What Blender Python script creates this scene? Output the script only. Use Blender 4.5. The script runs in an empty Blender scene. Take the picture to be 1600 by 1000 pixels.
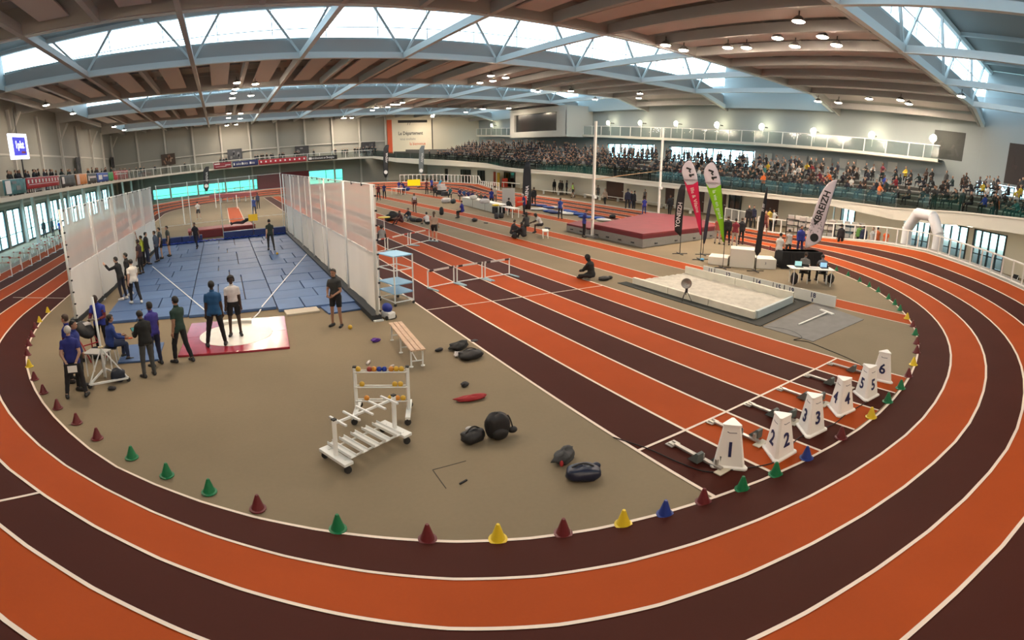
import bpy, bmesh, math, random
from mathutils import Vector, Matrix
R = math.radians
rnd = random.Random(7)
SC = bpy.context.scene
COL = SC.collection

# ---------------------------------------------------------------- camera (cylindrical phone panorama)
CAMF, CAMCY = 874.258, 426.757
CAMP = Vector((-5.953, -6.256, 4.862))
def _rot(p, r, yaw):
    return (Matrix.Rotation(yaw, 3, 'Z') @ Matrix.Rotation(-p, 3, 'X') @ Matrix.Rotation(r, 3, 'Y'))
CAMR = _rot(0.21144, -0.00409, -0.5132)
cam = bpy.data.cameras.new('camera')
cam.type = 'PANO'
cam.panorama_type = 'CENTRAL_CYLINDRICAL'
cam.central_cylindrical_radius = 1.0
cam.central_cylindrical_range_u_min = -800 / CAMF
cam.central_cylindrical_range_u_max = 800 / CAMF
cam.central_cylindrical_range_v_min = (CAMCY - 1000) / CAMF
cam.central_cylindrical_range_v_max = CAMCY / CAMF
cam.clip_start = 0.05
cam_o = bpy.data.objects.new('camera', cam)
COL.objects.link(cam_o)
_m = Matrix((CAMR @ Vector((1, 0, 0)), CAMR @ Vector((0, 0, 1)), -(CAMR @ Vector((0, 1, 0))))).transposed()
cam_o.matrix_world = Matrix.Translation(CAMP) @ _m.to_4x4()
SC.camera = cam_o

def ray(px, py):
    u = (px - 800) / CAMF
    return CAMR @ Vector((math.sin(u), math.cos(u), (CAMCY - py) / CAMF))
def at(px, py, z=0.0):
    """survey helper: the point of the photograph on the level z"""
    d = ray(px, py)
    return CAMP + d * ((z - CAMP.z) / d.z)
def on_x(px, py, x):
    d = ray(px, py); return CAMP + d * ((x - CAMP.x) / d.x)
def on_y(px, py, y):
    d = ray(px, py); return CAMP + d * ((y - CAMP.y) / d.y)

# ---------------------------------------------------------------- view, world
SC.view_settings.view_transform = 'Standard'
SC.view_settings.look = 'None'
SC.view_settings.gamma = 1.0
SC.view_settings.use_curve_mapping = False
SC.view_settings.exposure = 0.1
try:
    SC.cycles.sample_clamp_indirect = 6.0
    SC.cycles.max_bounces = 8
    SC.cycles.diffuse_bounces = 4
    SC.cycles.transparent_max_bounces = 12
except Exception:
    pass
wd = bpy.data.worlds.new('overcast_sky')
SC.world = wd
wd.use_nodes = True
_bg = wd.node_tree.nodes['Background']
_bg.inputs[0].default_value = (0.62, 0.85, 1.0, 1)
_bg.inputs[1].default_value = WORLD_S = 9.0
LAMP_E = 430.0            # radiance of the flood lamps
# skylight openings guide the sampling of the sky (they add no light of their own)
STRIPS = [(-33.6, -19.6), (-6.2, 6.8), (21.9, 36.4), (50.0, 64.4), (78.0, 92.4)]
STX = (-21.5, 45.0)
for (a, b) in STRIPS[1:]:
    for y, rx in ((b + .12, -math.pi / 2), (a - .12, math.pi / 2)):
        L = bpy.data.lights.new('skylight_portal', 'AREA')
        L.shape = 'RECTANGLE'; L.size = STX[1] - STX[0]; L.size_y = 2.5
        try: L.cycles.is_portal = True
        except Exception: L.energy = 0
        o = bpy.data.objects.new('skylight_portal', L); COL.objects.link(o)
        o.location = ((STX[0] + STX[1]) / 2, y, 14.7); o.rotation_euler = (rx, 0, 0); o['kind'] = 'helper'

# ---------------------------------------------------------------- materials
MATS = {}
def mat(name, col, rough=0.6, metal=0.0, var=0.0, scale=8.0, bump=0.0, emit=0.0, ecol=None, trans=0.0, alpha=1.0, spec=0.5, grain=0.0):
    if name in MATS: return MATS[name]
    m = bpy.data.materials.new(name); m.use_nodes = True
    nt = m.node_tree; bs = nt.nodes['Principled BSDF']
    c = (col[0], col[1], col[2], 1)
    bs.inputs['Base Color'].default_value = c
    bs.inputs['Roughness'].default_value = rough
    bs.inputs['Metallic'].default_value = metal
    bs.inputs['Specular IOR Level'].default_value = spec
    if trans: bs.inputs['Transmission Weight'].default_value = trans
    if alpha < 1: bs.inputs['Alpha'].default_value = alpha
    if var or grain or bump:
        tc = nt.nodes.new('ShaderNodeTexCoord')
        n = nt.nodes.new('ShaderNodeTexNoise'); n.inputs['Scale'].default_value = scale
        n.inputs['Detail'].default_value = 4
        nt.links.new(tc.outputs['Object'], n.inputs['Vector'])
        fac = n.outputs['Fac']
        if grain:
            n2 = nt.nodes.new('ShaderNodeTexNoise'); n2.inputs['Scale'].default_value = scale * 40
            nt.links.new(tc.outputs['Object'], n2.inputs['Vector'])
            mx = nt.nodes.new('ShaderNodeMath'); mx.operation = 'MULTIPLY_ADD'
            nt.links.new(n2.outputs['Fac'], mx.inputs[0]); mx.inputs[1].default_value = grain
            nt.links.new(fac, mx.inputs[2]); fac = mx.outputs[0]
        if var:
            cr = nt.nodes.new('ShaderNodeValToRGB')
            e = cr.color_ramp.elements
            e[0].position = 0.3; e[1].position = 0.7 + grain * .5
            e[0].color = (c[0] * (1 - var), c[1] * (1 - var), c[2] * (1 - var), 1)
            e[1].color = (min(1, c[0] * (1 + var)), min(1, c[1] * (1 + var)), min(1, c[2] * (1 + var)), 1)
            nt.links.new(fac, cr.inputs['Fac']); nt.links.new(cr.outputs['Color'], bs.inputs['Base Color'])
        if bump:
            b = nt.nodes.new('ShaderNodeBump'); b.inputs['Strength'].default_value = bump
            b.inputs['Distance'].default_value = 0.02
            nt.links.new(fac, b.inputs['Height']); nt.links.new(b.outputs['Normal'], bs.inputs['Normal'])
    if emit:
        bs.inputs['Emission Color'].default_value = (*(ecol or col), 1)
        bs.inputs['Emission Strength'].default_value = emit
    MATS[name] = m
    return m
def mat_clear(name, col, thru):
    """thin glazing: part clear, part glossy"""
    if name in MATS: return MATS[name]
    m = bpy.data.materials.new(name); m.use_nodes = True
    nt = m.node_tree; nt.nodes.clear()
    out = nt.nodes.new('ShaderNodeOutputMaterial'); mx = nt.nodes.new('ShaderNodeMixShader')
    t = nt.nodes.new('ShaderNodeBsdfTransparent'); t.inputs[0].default_value = (*col, 1)
    g = nt.nodes.new('ShaderNodeBsdfGlossy'); g.inputs['Roughness'].default_value = 0.08
    g.inputs[0].default_value = (0.9, 0.95, 0.95, 1)
    mx.inputs[0].default_value = 1 - thru
    nt.links.new(t.outputs[0], mx.inputs[1]); nt.links.new(g.outputs[0], mx.inputs[2]); nt.links.new(mx.outputs[0], out.inputs[0])
    MATS[name] = m
    return m
def mat_net(name, col, thru):
    """fine woven mesh: fibres plus see-through gaps"""
    if name in MATS: return MATS[name]
    m = bpy.data.materials.new(name); m.use_nodes = True
    nt = m.node_tree; nt.nodes.clear()
    out = nt.nodes.new('ShaderNodeOutputMaterial'); mx = nt.nodes.new('ShaderNodeMixShader')
    t = nt.nodes.new('ShaderNodeBsdfTransparent')
    d = nt.nodes.new('ShaderNodeBsdfDiffuse'); d.inputs[0].default_value = (*col, 1)
    tl = nt.nodes.new('ShaderNodeBsdfTranslucent'); tl.inputs[0].default_value = (*col, 1)
    m2 = nt.nodes.new('ShaderNodeMixShader'); m2.inputs[0].default_value = 0.35
    nt.links.new(d.outputs[0], m2.inputs[1]); nt.links.new(tl.outputs[0], m2.inputs[2])
    mx.inputs[0].default_value = 1 - thru
    nt.links.new(t.outputs[0], mx.inputs[1]); nt.links.new(m2.outputs[0], mx.inputs[2]); nt.links.new(mx.outputs[0], out.inputs[0])
    MATS[name] = m
    return m
WHITE = mat('white_paint', (.86, .84, .79), .45)
LINE = mat('line_paint', (.78, .66, .56), .6)
BLACK = mat('black_fabric', (.012, .012, .014), .8)
DARK = mat('dark_metal', (.03, .03, .035), .4, .3)
STEEL = mat('white_steel', (.80, .82, .80), .35)
RUBBER = mat('black_rubber', (.02, .02, .02), .7)

# ---------------------------------------------------------------- mesh helpers
class MB:
    def __init__(s): s.v = []; s.f = []; s.m = []; s.mi = 0
    def add(s, vs, fs):
        o = len(s.v); s.v += [tuple(p) for p in vs]
        s.f += [tuple(i + o for i in f) for f in fs]; s.m += [s.mi] * len(fs)
    def box(s, c, d, rz=0.0, M=None):
        hx, hy, hz = d[0] / 2, d[1] / 2, d[2] / 2
        vs = [Vector((sx * hx, sy * hy, sz * hz)) for sz in (-1, 1) for sy in (-1, 1) for sx in (-1, 1)]
        if M is not None: vs = [M @ v for v in vs]
        elif rz:
            q = Matrix.Rotation(rz, 3, 'Z'); vs = [q @ v for v in vs]
        c = Vector(c); vs = [v + c for v in vs]
        s.add(vs, [(0, 2, 3, 1), (4, 5, 7, 6), (0, 1, 5, 4), (2, 6, 7, 3), (0, 4, 6, 2), (1, 3, 7, 5)])
    def bar(s, p, q, w, h=None, up=(0, 0, 1)):
        """square bar from p to q"""
        p, q = Vector(p), Vector(q); h = h or w
        d = (q - p); L = d.length; d.normalize()
        u = Vector(up)
        if abs(d.dot(u)) > .98: u = Vector((1, 0, 0))
        a = d.cross(u).normalized(); b = a.cross(d).normalized()
        vs = [p + a * sx * w / 2 + b * sz * h / 2 + d * (L * t) for t in (0, 1) for sz in (-1, 1) for sx in (-1, 1)]
        s.add(vs, [(0, 2, 3, 1), (4, 5, 7, 6), (0, 1, 5, 4), (2, 6, 7, 3), (0, 4, 6, 2), (1, 3, 7, 5)])
    def tube(s, pts, r, n=8, r2=None, caps=True):
        pts = [Vector(p) for p in pts]; N = len(pts); vs = []; fs = []
        ref = None
        for i, p in enumerate(pts):
            d = (pts[min(i + 1, N - 1)] - pts[max(i - 1, 0)])
            d = d.normalized() if d.length > 1e-9 else Vector((0, 0, 1))
            if ref is None: ref = Vector((0, 0, 1)) if abs(d.z) < .9 else Vector((1, 0, 0))
            a = d.cross(ref).normalized(); b = a.cross(d).normalized(); ref = b
            rr = r if r2 is None else r + (r2 - r) * i / max(1, N - 1)
            vs += [p + (a * math.cos(2 * math.pi * k / n) + b * math.sin(2 * math.pi * k / n)) * rr for k in range(n)]
        for i in range(N - 1):
            for k in range(n):
                fs.append((i * n + k, i * n + (k + 1) % n, (i + 1) * n + (k + 1) % n, (i + 1) * n + k))
        if caps: fs += [tuple(range(n))[::-1], tuple((N - 1) * n + k for k in range(n))]
        s.add(vs, fs)
    def lathe(s, prof, c=(0, 0, 0), n=16, M=None):
        vs = []; fs = []; c = Vector(c)
        for r, z in prof:
            for k in range(n):
                p = Vector((r * math.cos(2 * math.pi * k / n), r * math.sin(2 * math.pi * k / n), z))
                vs.append((M @ p if M is not None else p) + c)
        for i in range(len(prof) - 1):
            for k in range(n):
                fs.append((i * n + k, i * n + (k + 1) % n, (i + 1) * n + (k + 1) % n, (i + 1) * n + k))
        fs += [tuple(range(n))[::-1], tuple((len(prof) - 1) * n + k for k in range(n))]
        s.add(vs, fs)
    def prism(s, poly, z0, z1, M=None):
        n = len(poly)
        vs = [Vector((x, y, z0)) for x, y in poly] + [Vector((x, y, z1)) for x, y in poly]
        if M is not None: vs = [M @ v for v in vs]
        s.add(vs, [tuple(range(n))[::-1], tuple(range(n, 2 * n))] + [(i, (i + 1) % n, n + (i + 1) % n, n + i) for i in range(n)])
    def quad(s, a, b, c, d): s.add([a, b, c, d], [(0, 1, 2, 3)])
    def grid(s, rows):
        n = len(rows[0]); vs = [p for r in rows for p in r]
        s.add(vs, [(i * n + k, i * n + k + 1, (i + 1) * n + k + 1, (i + 1) * n + k) for i in range(len(rows) - 1) for k in range(n - 1)])
    def ell(s, c, rad, n=10, m=7, M=None):
        vs = []; fs = []; c = Vector(c)
        for i in range(m + 1):
            t = math.pi * i / m
            for k in range(n):
                a = 2 * math.pi * k / n
                p = Vector((rad[0] * math.sin(t) * math.cos(a), rad[1] * math.sin(t) * math.sin(a), rad[2] * math.cos(t)))
                vs.append((M @ p if M is not None else p) + c)
        for i in range(m):
            for k in range(n): fs.append((i * n + k, (i + 1) * n + k, (i + 1) * n + (k + 1) % n, i * n + (k + 1) % n))
        s.add(vs, fs)
    def build(s, name, m, parent=None, smooth=False, loc=None, bevel=0.0):
        me = bpy.data.meshes.new(name); me.from_pydata(s.v, [], s.f)
        for x in (m if isinstance(m, (list, tuple)) else [m]): me.materials.append(x)
        if s.mi: me.polygons.foreach_set('material_index', s.m)
        if smooth: me.polygons.foreach_set('use_smooth', [True] * len(me.polygons))
        me.update()
        o = bpy.data.objects.new(name, me); COL.objects.link(o)
        if parent is not None: o.parent = parent
        if loc is not None: o.location = loc
        if bevel:
            b = o.modifiers.new('bevel', 'BEVEL'); b.width = bevel; b.segments = 2; b.limit_method = 'ANGLE'
        return o
def tag(o, label=None, cat=None, group=None, kind=None):
    if label: o['label'] = label
    if cat: o['category'] = cat
    if group: o['group'] = group
    if kind: o['kind'] = kind
    return o
def thing(name, loc, label, cat, rz=0.0, group=None):
    o = bpy.data.objects.new(name, None); COL.objects.link(o)
    o.location = loc; o.rotation_euler = (0, 0, rz); o.empty_display_size = .2
    return tag(o, label, cat, group)
def struct(name, mb, m, parent=None, **k):
    o = mb.build(name, m, parent, **k)
    if parent is None: o['kind'] = 'structure'
    return o
def inst(src, name, parent, loc=(0, 0, 0), rot=(0, 0, 0), scale=None):
    o = src.copy(); o.name = name; COL.objects.link(o); o.parent = parent
    o.location = loc; o.rotation_euler = rot
    if scale: o.scale = scale
    return o
def dup(root, loc, rz=None, label=None, group=None):
    r = root.copy(); COL.objects.link(r); r.location = loc
    if rz is not None: r.rotation_euler = (0, 0, rz)
    if label: r['label'] = label
    if group: r['group'] = group
    for ch in root.children:
        c = ch.copy(); COL.objects.link(c); c.parent = r
        for g in ch.children:
            d = g.copy(); COL.objects.link(d); d.parent = c
    return r
FONT = None
def text_mesh(body, size, m, name, parent, M, extrude=0.002, align='CENTER', weight=0.0, sx=1.0):
    """flat lettering as real (thin) geometry, placed with matrix M"""
    cu = bpy.data.curves.new(name, 'FONT'); cu.body = body; cu.size = size; cu.extrude = extrude
    cu.align_x = align; cu.align_y = 'CENTER'; cu.offset = weight; cu.resolution_u = 2
    o = bpy.data.objects.new(name, cu); COL.objects.link(o)
    bpy.context.view_layer.update()
    me = bpy.data.meshes.new_from_object(o.evaluated_get(bpy.context.evaluated_depsgraph_get()))
    bpy.data.objects.remove(o); bpy.data.curves.remove(cu)
    me.materials.clear(); me.materials.append(m)
    o = bpy.data.objects.new(name, me); COL.objects.link(o)
    if parent is not None: o.parent = parent
    o.matrix_local = M @ Matrix.Diagonal((sx, 1, 1, 1))
    return o
def frame_m(origin, xdir, ydir):
    x = Vector(xdir).normalized(); y = Vector(ydir).normalized(); z = x.cross(y).normalized(); y = z.cross(x)
    m = Matrix((x, y, z)).transposed().to_4x4(); m.translation = Vector(origin); return m
# ================================================================ SETTING
# ---- floor
TAN = mat('infield_carpet', (.215, .172, .112), .85, var=.10, scale=.35, grain=.25, spec=.25)
ORANGE = mat('track_orange', (.355, .062, .0112), .72, var=.07, scale=.8, grain=.3, spec=.08)
BROWN = mat('track_brown', (.055, .0128, .0082), .70, var=.08, scale=.8, grain=.3, spec=.08)
mb = MB(); mb.quad((-26, -18, 0), (46, -18, 0), (46, 100, 0), (-26, 100, 0))
FLOOR = struct('floor', mb, TAN)
LW = 1.18                     # sprint lane width
# ---- banked oval: s in degrees round the near bend, straights and far bend beyond
CX, CYN, CYF, RIN, WL = 4.095, 15.129, 62.4, 17.456, .965
KN = [-156, -130, -14, 0, 20, 30, 60, 90, 105, 120, 135, 150, 170, 200, 260, 600]
KA = [.12, .0, .0, .03, .11, .129, .124, .143, .236, .33, .30, .207, .113, .08, .10, .12]
KB = [.1, .1, .1, .3, .45, .523, .282, -.3, .15, .10, -.7, -.498, -.333, -.105, -.05, .1]
KD = [0, 0, 0, 0, -.15, -.194, -.02, .029, -.125, -.079, .225, .062, -.107, -.016, 0, 0]
def _interp(s, ks, vs):
    for i in range(len(ks) - 1):
        if s <= ks[i + 1]:
            t = (s - ks[i]) / (ks[i + 1] - ks[i]); t = max(0, min(1, t))
            return vs[i] + (vs[i + 1] - vs[i]) * t
    return vs[-1]
LSTR = math.degrees((CYF - CYN) / 17.4)       # length of a straight in the same degrees
def ovalz(s, k):
    A, B = _interp(s, KN, KA), _interp(s, KN, KB)
    z = 0; kk = 0
    f = lambda q: A * q * (1 + B * (q - 3) / 3)
    prev = 0; q = 0
    while q < k - 1e-6:
        q2 = min(q + .5, k); prev = max(f(q2), prev + .03 * (q2 - q)); q = q2
    return prev
def oval(s, k, dz=0.0):
    r = RIN + _interp(s, KN, KD) + WL * k
    z = ovalz(s, k) + dz
    if s < 0: return (CX + r, CYN - math.radians(s) * 17.4, z)
    if s <= 180:
        a = -math.radians(s); return (CX + r * math.cos(a), CYN + r * math.sin(a), z)
    if s <= 180 + LSTR: return (CX - r, CYN + math.radians(s - 180) * 17.4, z)
    a = math.pi - math.radians(s - 180 - LSTR); return (CX + r * math.cos(a), CYF + r * math.sin(a), z)
S0 = -LSTR; S1 = 360 + LSTR
SS = [S0 + (S1 - S0) * i / 220 for i in range(221)]
for k in range(6):
    mb = MB(); mb.grid([[oval(s, k, .006), oval(s, k + .5, .006), oval(s, k + 1, .006)] for s in SS])
    o = struct('oval_lane', mb, BROWN if k % 2 == 0 else ORANGE, FLOOR, smooth=True)
    o['label'] = ['inner brown lane of the banked oval', 'second lane of the oval, orange', 'third lane of the oval, brown', 'fourth lane of the oval, orange', 'fifth lane of the oval, brown', 'outer orange lane of the oval'][k]
for k in range(7):
    mb = MB(); mb.grid([[oval(s, k - .03, .014), oval(s, k + .03, .014)] for s in SS])
    struct('lane_line', mb, LINE, FLOOR)
mb = MB(); mb.grid([[oval(s, 6.02, .005), oval(s, 6.55, .03)] for s in SS])
struct('track_apron', mb, mat('apron_grey', (.30, .28, .25), .7), FLOOR)
mb = MB(); mb.grid([[oval(s, 6.55, .03), (lambda p: (p[0], p[1], 0))(oval(s, 6.6))] for s in SS])
struct('track_bank_side', mb, mat('bank_side', (.35, .34, .32), .7), FLOOR)
# ---- six sprint lanes down the infield
def ring_y(x):                # where the sprint lanes run out into the near bend
    return CYN - math.sqrt(max(0, (RIN - .05) ** 2 - (x - CX) ** 2))
YEND = 78.0
for k in range(6):
    mb = MB(); xs = [k * LW + LW * i / 4 for i in range(5)]
    mb.grid([[(x, ring_y(x), .004) for x in xs], [(x, 0, .004) for x in xs], [(x, YEND - 2, .004) for x in xs]])
    struct('sprint_lane', mb, BROWN if k % 2 == 0 else ORANGE, FLOOR)
for k in range(7):
    mb = MB(); x = k * LW; mb.quad((x - .03, ring_y(x), .010), (x + .03, ring_y(x), .010), (x + .03, YEND - 2, .010), (x - .03, YEND - 2, .010))
    struct('lane_line', mb, LINE, FLOOR)
for y in (0, 9.85):
    mb = MB(); mb.box((3 * LW, y, .012), (6 * LW, .055 if y == 0 else .04, .002)); struct('start_line', mb, LINE, FLOOR)
mb = MB(); a, b = Vector(oval(131.5, 2.03, .02)), Vector(oval(131.5, 3, .02)); mb.bar(a, b, .05, .003); struct('start_line', mb, LINE, FLOOR)
mb = MB(); mb.bar(oval(187, 0, .02), oval(187, 2.6, .02), .05, .003); struct('start_line', mb, LINE, FLOOR)
# ---- jump runways across the infield: orange strips with white edges
def runway(x0, x1, y0, y1):
    m_ = MB(); m_.quad((x0, y0, .003), (x1, y0, .003), (x1, y1, .003), (x0, y1, .003)); struct('runway', m_, ORANGE, FLOOR)
    for x in (x0, x1):
        m_ = MB(); m_.quad((x - .025, y0, .006), (x + .025, y0, .006), (x + .025, y1, .006), (x - .025, y1, .006)); struct('lane_line', m_, LINE, FLOOR)
runway(8.95, 10.15, 9.6, YEND - 4)
runway(12.25, 13.5, -.6, YEND - 4)
runway(17.1, 18.5, 26.5, YEND - 6)
# ---- roof: gently arched, bays of deck between long skylight lanterns
def zr(x):
    return _interp(x, [-26, -19, -8, 5, 20, 41, 46], [13.05, 12.85, 12.35, 12.05, 12.0, 11.9, 10.7])
CEILM = mat('roof_deck', (.30,.29,.28), .8, var=.08, scale=.3)
BEAMB = mat('beam_brown_grey', (.40,.395,.385), .6)
PANELM = mat('acoustic_panel', (.50,.455,.44), .8)
BLUEW = mat('beam_white_daylit', (.62, .70, .72), .45)  # white steel with the blue tint of daylight put into its colour
UPST = mat('lantern_lining', (.40, .48, .50), .5)
XR = [-26, -19, -12, -8, -2, 5, 12, 20, 28, 36, 41, 46]
BAYS = [(-18, -6.2), (6.8, 21.9), (36.4, 50.0), (64.4, 78.0), (92.4, 100)]
mb = MB()
for a, b in BAYS:
    mb.grid([[(x, a, zr(x) + 1.3), (x, b, zr(x) + 1.3)] for x in XR])
for a, b in STRIPS[1:]:                              # ends of the strips beside the lanterns
    for x0, x1 in ((-26, STX[0]), (STX[1], 46)):
        mb.grid([[(x0, a, zr(x0) + 1.3), (x0, b, zr(x0) + 1.3)], [(x1, a, zr(x1) + 1.3), (x1, b, zr(x1) + 1.3)]])
CEIL = struct('ceiling', mb, CEILM)
BX = [-26.76 + 3.925 * i for i in range(1, 19)]
def along_roof(x0, x1, y, dz0, dz1, w, name, m, parent):
    """a plate following the roof arch, from dz0 to dz1 over the ceiling line"""
    xs = [x0] + [x for x in XR if x0 < x < x1] + [x1]
    m_ = MB()
    for i in range(len(xs) - 1):
        p, q = xs[i], xs[i + 1]
        v = [(p, y - w / 2, zr(p) + dz0), (q, y - w / 2, zr(q) + dz0), (q, y + w / 2, zr(q) + dz0), (p, y + w / 2, zr(p) + dz0)]
        u = [(a, b, (zr(a) + dz1)) for a, b, c in v]
        m_.add(v + u, [(0, 3, 2, 1), (4, 5, 6, 7), (0, 1, 5, 4), (2, 3, 7, 6), (1, 2, 6, 5), (3, 0, 4, 7)])
    return struct(name, m_, m, parent)
for bi, (a, b) in enumerate(BAYS):
    yc, L = (a + b) / 2, b - a
    mb = MB(); mb.box((0, 0, 0), (.28, L, .55)); beam0 = mb.build('roof_beam', BEAMB, CEIL)
    mb = MB(); mb.box((0, 0, 0), (1.55, L - 1.2, .09)); pan0 = mb.build('acoustic_panel', PANELM, CEIL)
    mb = MB(); mb.box((0, 0, 0), (3.6, .12, .3)); pur0 = mb.build('roof_purlin', BEAMB, CEIL)
    for i, x in enumerate(BX):
        if x > 45: continue
        o = beam0 if i == 0 else inst(beam0, 'roof_beam', CEIL)
        o.location = (x, yc, zr(x) + .22)
        xm = x + 1.96
        if xm < 45:
            sl = math.atan2(zr(xm + .5) - zr(xm - .5), 1)
            o = pan0 if i == 0 else inst(pan0, 'acoustic_panel', CEIL)
            o.location = (xm, yc, zr(xm) + .35); o.rotation_euler = (0, -sl, 0)
            for q in range(3):
                o = pur0 if (i == 0 and q == 0) else inst(pur0, 'roof_purlin', CEIL)
                o.location = (xm, a + L * (q + .5) / 3, zr(xm) + 1.1); o.rotation_euler = (0, -sl, 0)
    along_roof(-26, 46, a + .1, -.02, 1.3, .2, 'edge_beam', BEAMB, CEIL)
    if bi < 4: along_roof(-26, 46, b - .1, -.02, 1.3, .2, 'edge_beam', BEAMB, CEIL)
# lanterns
GLZ = mat_clear('roof_glazing', (.62, .62, .62), .97)
ZTOP = 15.9
for si, (a, b) in enumerate(STRIPS[1:]):
    LAN = MB()
    x0, x1 = STX
    LAN.grid([[(x, b + .02, zr(x)), (x, b + .02, zr(x) + 1.45)] for x in [x0] + [q for q in XR if x0 < q < x1] + [x1]])
    LAN = struct('lantern_upstand', LAN, UPST, CEIL)
    m_ = MB(); m_.grid([[(x, a - .02, zr(x)), (x, a - .02, zr(x) + 1.45)] for x in [x0] + [q for q in XR if x0 < q < x1] + [x1]])
    struct('lantern_upstand', m_, UPST, CEIL)
    for x in (x0, x1):
        m_ = MB(); m_.quad((x, a, zr(x)), (x, b, zr(x)), (x, b, ZTOP), (x, a, ZTOP)); struct('lantern_end', m_, UPST, CEIL)
    m_ = MB(); m_.box(((x0 + x1) / 2, (a + b) / 2, ZTOP + .1), (x1 - x0 + .4, b - a + .5, .16)); struct('lantern_roof', m_, mat('lantern_roof', (.20, .235, .24), .6), CEIL)
    for i in range(9):
        m_ = MB(); xx = x0 + (x1 - x0) * (i + .5) / 9; m_.bar((xx, a, ZTOP - .1), (xx, b, ZTOP - .1), .22, .3); struct('lantern_rafter', m_, UPST, CEIL)
    # glazing in panes on both long sides
    nb = 16
    for i in range(nb):
        p, q = x0 + (x1 - x0) * i / nb, x0 + (x1 - x0) * (i + 1) / nb
        for yy in (a - .05, b + .05):
            m_ = MB(); m_.quad((p + .02, yy, zr(p) + 1.45), (q - .02, yy, zr(q) + 1.45), (q - .02, yy, ZTOP), (p + .02, yy, ZTOP)); struct('roof_pane', m_, GLZ, CEIL)
    # far truss: chords, posts and V diagonals; near truss: chord only
    along_roof(x0, x1, b - .25, -.05, .38, .35, 'truss_bottom_chord', BLUEW, CEIL)
    m_ = MB(); m_.bar((x0, b - .25, ZTOP - .2), (x1, b - .25, ZTOP - .2), .3, .3); struct('truss_top_chord', m_, BLUEW, CEIL)
    m_ = MB(); m_.bar((x0, a + .3, ZTOP - .3), (x1, a + .3, ZTOP - .3), .25, .25); struct('truss_top_chord', m_, BLUEW, CEIL)
    along_roof(x0, x1, a + .25, -.05, .38, .35, 'truss_bottom_chord', BLUEW, CEIL)
    m_ = MB(); m_.bar((x0, b - .2, zr(0) + 2.0), (x1, b - .2, zr(0) + 2.0), .05); struct('glazing_rail', m_, BLUEW, CEIL)
    for i, x in enumerate(BX):
        if i % 2 or x < x0 or x > x1 - .5: continue
        for dx in (-2.3, 2.3):
            if x0 < x + dx < x1:
                m_ = MB(); m_.bar((x, b - .25, zr(x) + .2), (x + dx, b - .25, ZTOP - .2), .16); struct('truss_diagonal', m_, BLUEW, CEIL)
        for dx in (-2.3, 2.3):
            if x0 < x + dx < x1: m_ = MB(); m_.bar((x, a + .25, zr(x) + .2), (x + dx, a + .25, ZTOP - .2), .16); struct('truss_diagonal', m_, BLUEW, CEIL)
        m_ = MB(); m_.bar((x, a, zr(x) + .15), (x, b, zr(x) + .15), .3, .42); struct('cross_beam', m_, BLUEW if x > 0 else BEAMB, CEIL)  # same beams: daylight blue painted on the right, brown-lit tone on the left
        for dx in (1.96, 5.9):
            if x + dx < x1:
                m_ = MB(); m_.bar((x + dx, b - .1, zr(x) + 1.4), (x + dx, b - .1, ZTOP), .06); struct('glazing_bar', m_, BLUEW, CEIL)
# ---- left wall, back wall, right walls
WALLG = mat('wall_cladding', (.275, .275, .25), .7, var=.04, scale=.2)
WALLC = mat('wall_cream', (.74, .70, .60), .7)
WALLU = mat('wall_upper', (.31, .355, .37), .7)
POST = mat('wall_post', (.46, .45, .42), .6)
FRAME = mat('window_frame_dark', (.02, .03, .032), .4)
def wall_with_holes(name, P, Q, z0, z1, holes, m, th=.25, parent=None):
    """a wall from P to Q (plan) with rectangular openings [(d0, d1, za, zb)] along it"""
    P, Q = Vector((*P, 0)), Vector((*Q, 0)); L = (Q - P).length; d = (Q - P) / L; n = Vector((-d.y, d.x, 0))
    m_ = MB(); ds = sorted({0, L, *[h[0] for h in holes], *[h[1] for h in holes]}); zs = sorted({z0, z1, *[h[2] for h in holes], *[h[3] for h in holes]})
    for i in range(len(ds) - 1):
        for j in range(len(zs) - 1):
            c, e = (ds[i] + ds[i + 1]) / 2, (zs[j] + zs[j + 1]) / 2
            if any(h[0] < c < h[1] and h[2] < e < h[3] for h in holes): continue
            m_.box(P + d * c - n * th / 2 + Vector((0, 0, e)), (ds[i + 1] - ds[i], th, zs[j + 1] - zs[j]), math.atan2(d.y, d.x))
    return struct(name, m_, m, parent), P, d, n
WGLASS = mat_clear('window_glass', (.80, .98, 1.0), .94)
GRGLASS = mat_clear('green_glass', (.085, .34, .235), .95)
WINN = [0]
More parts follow.
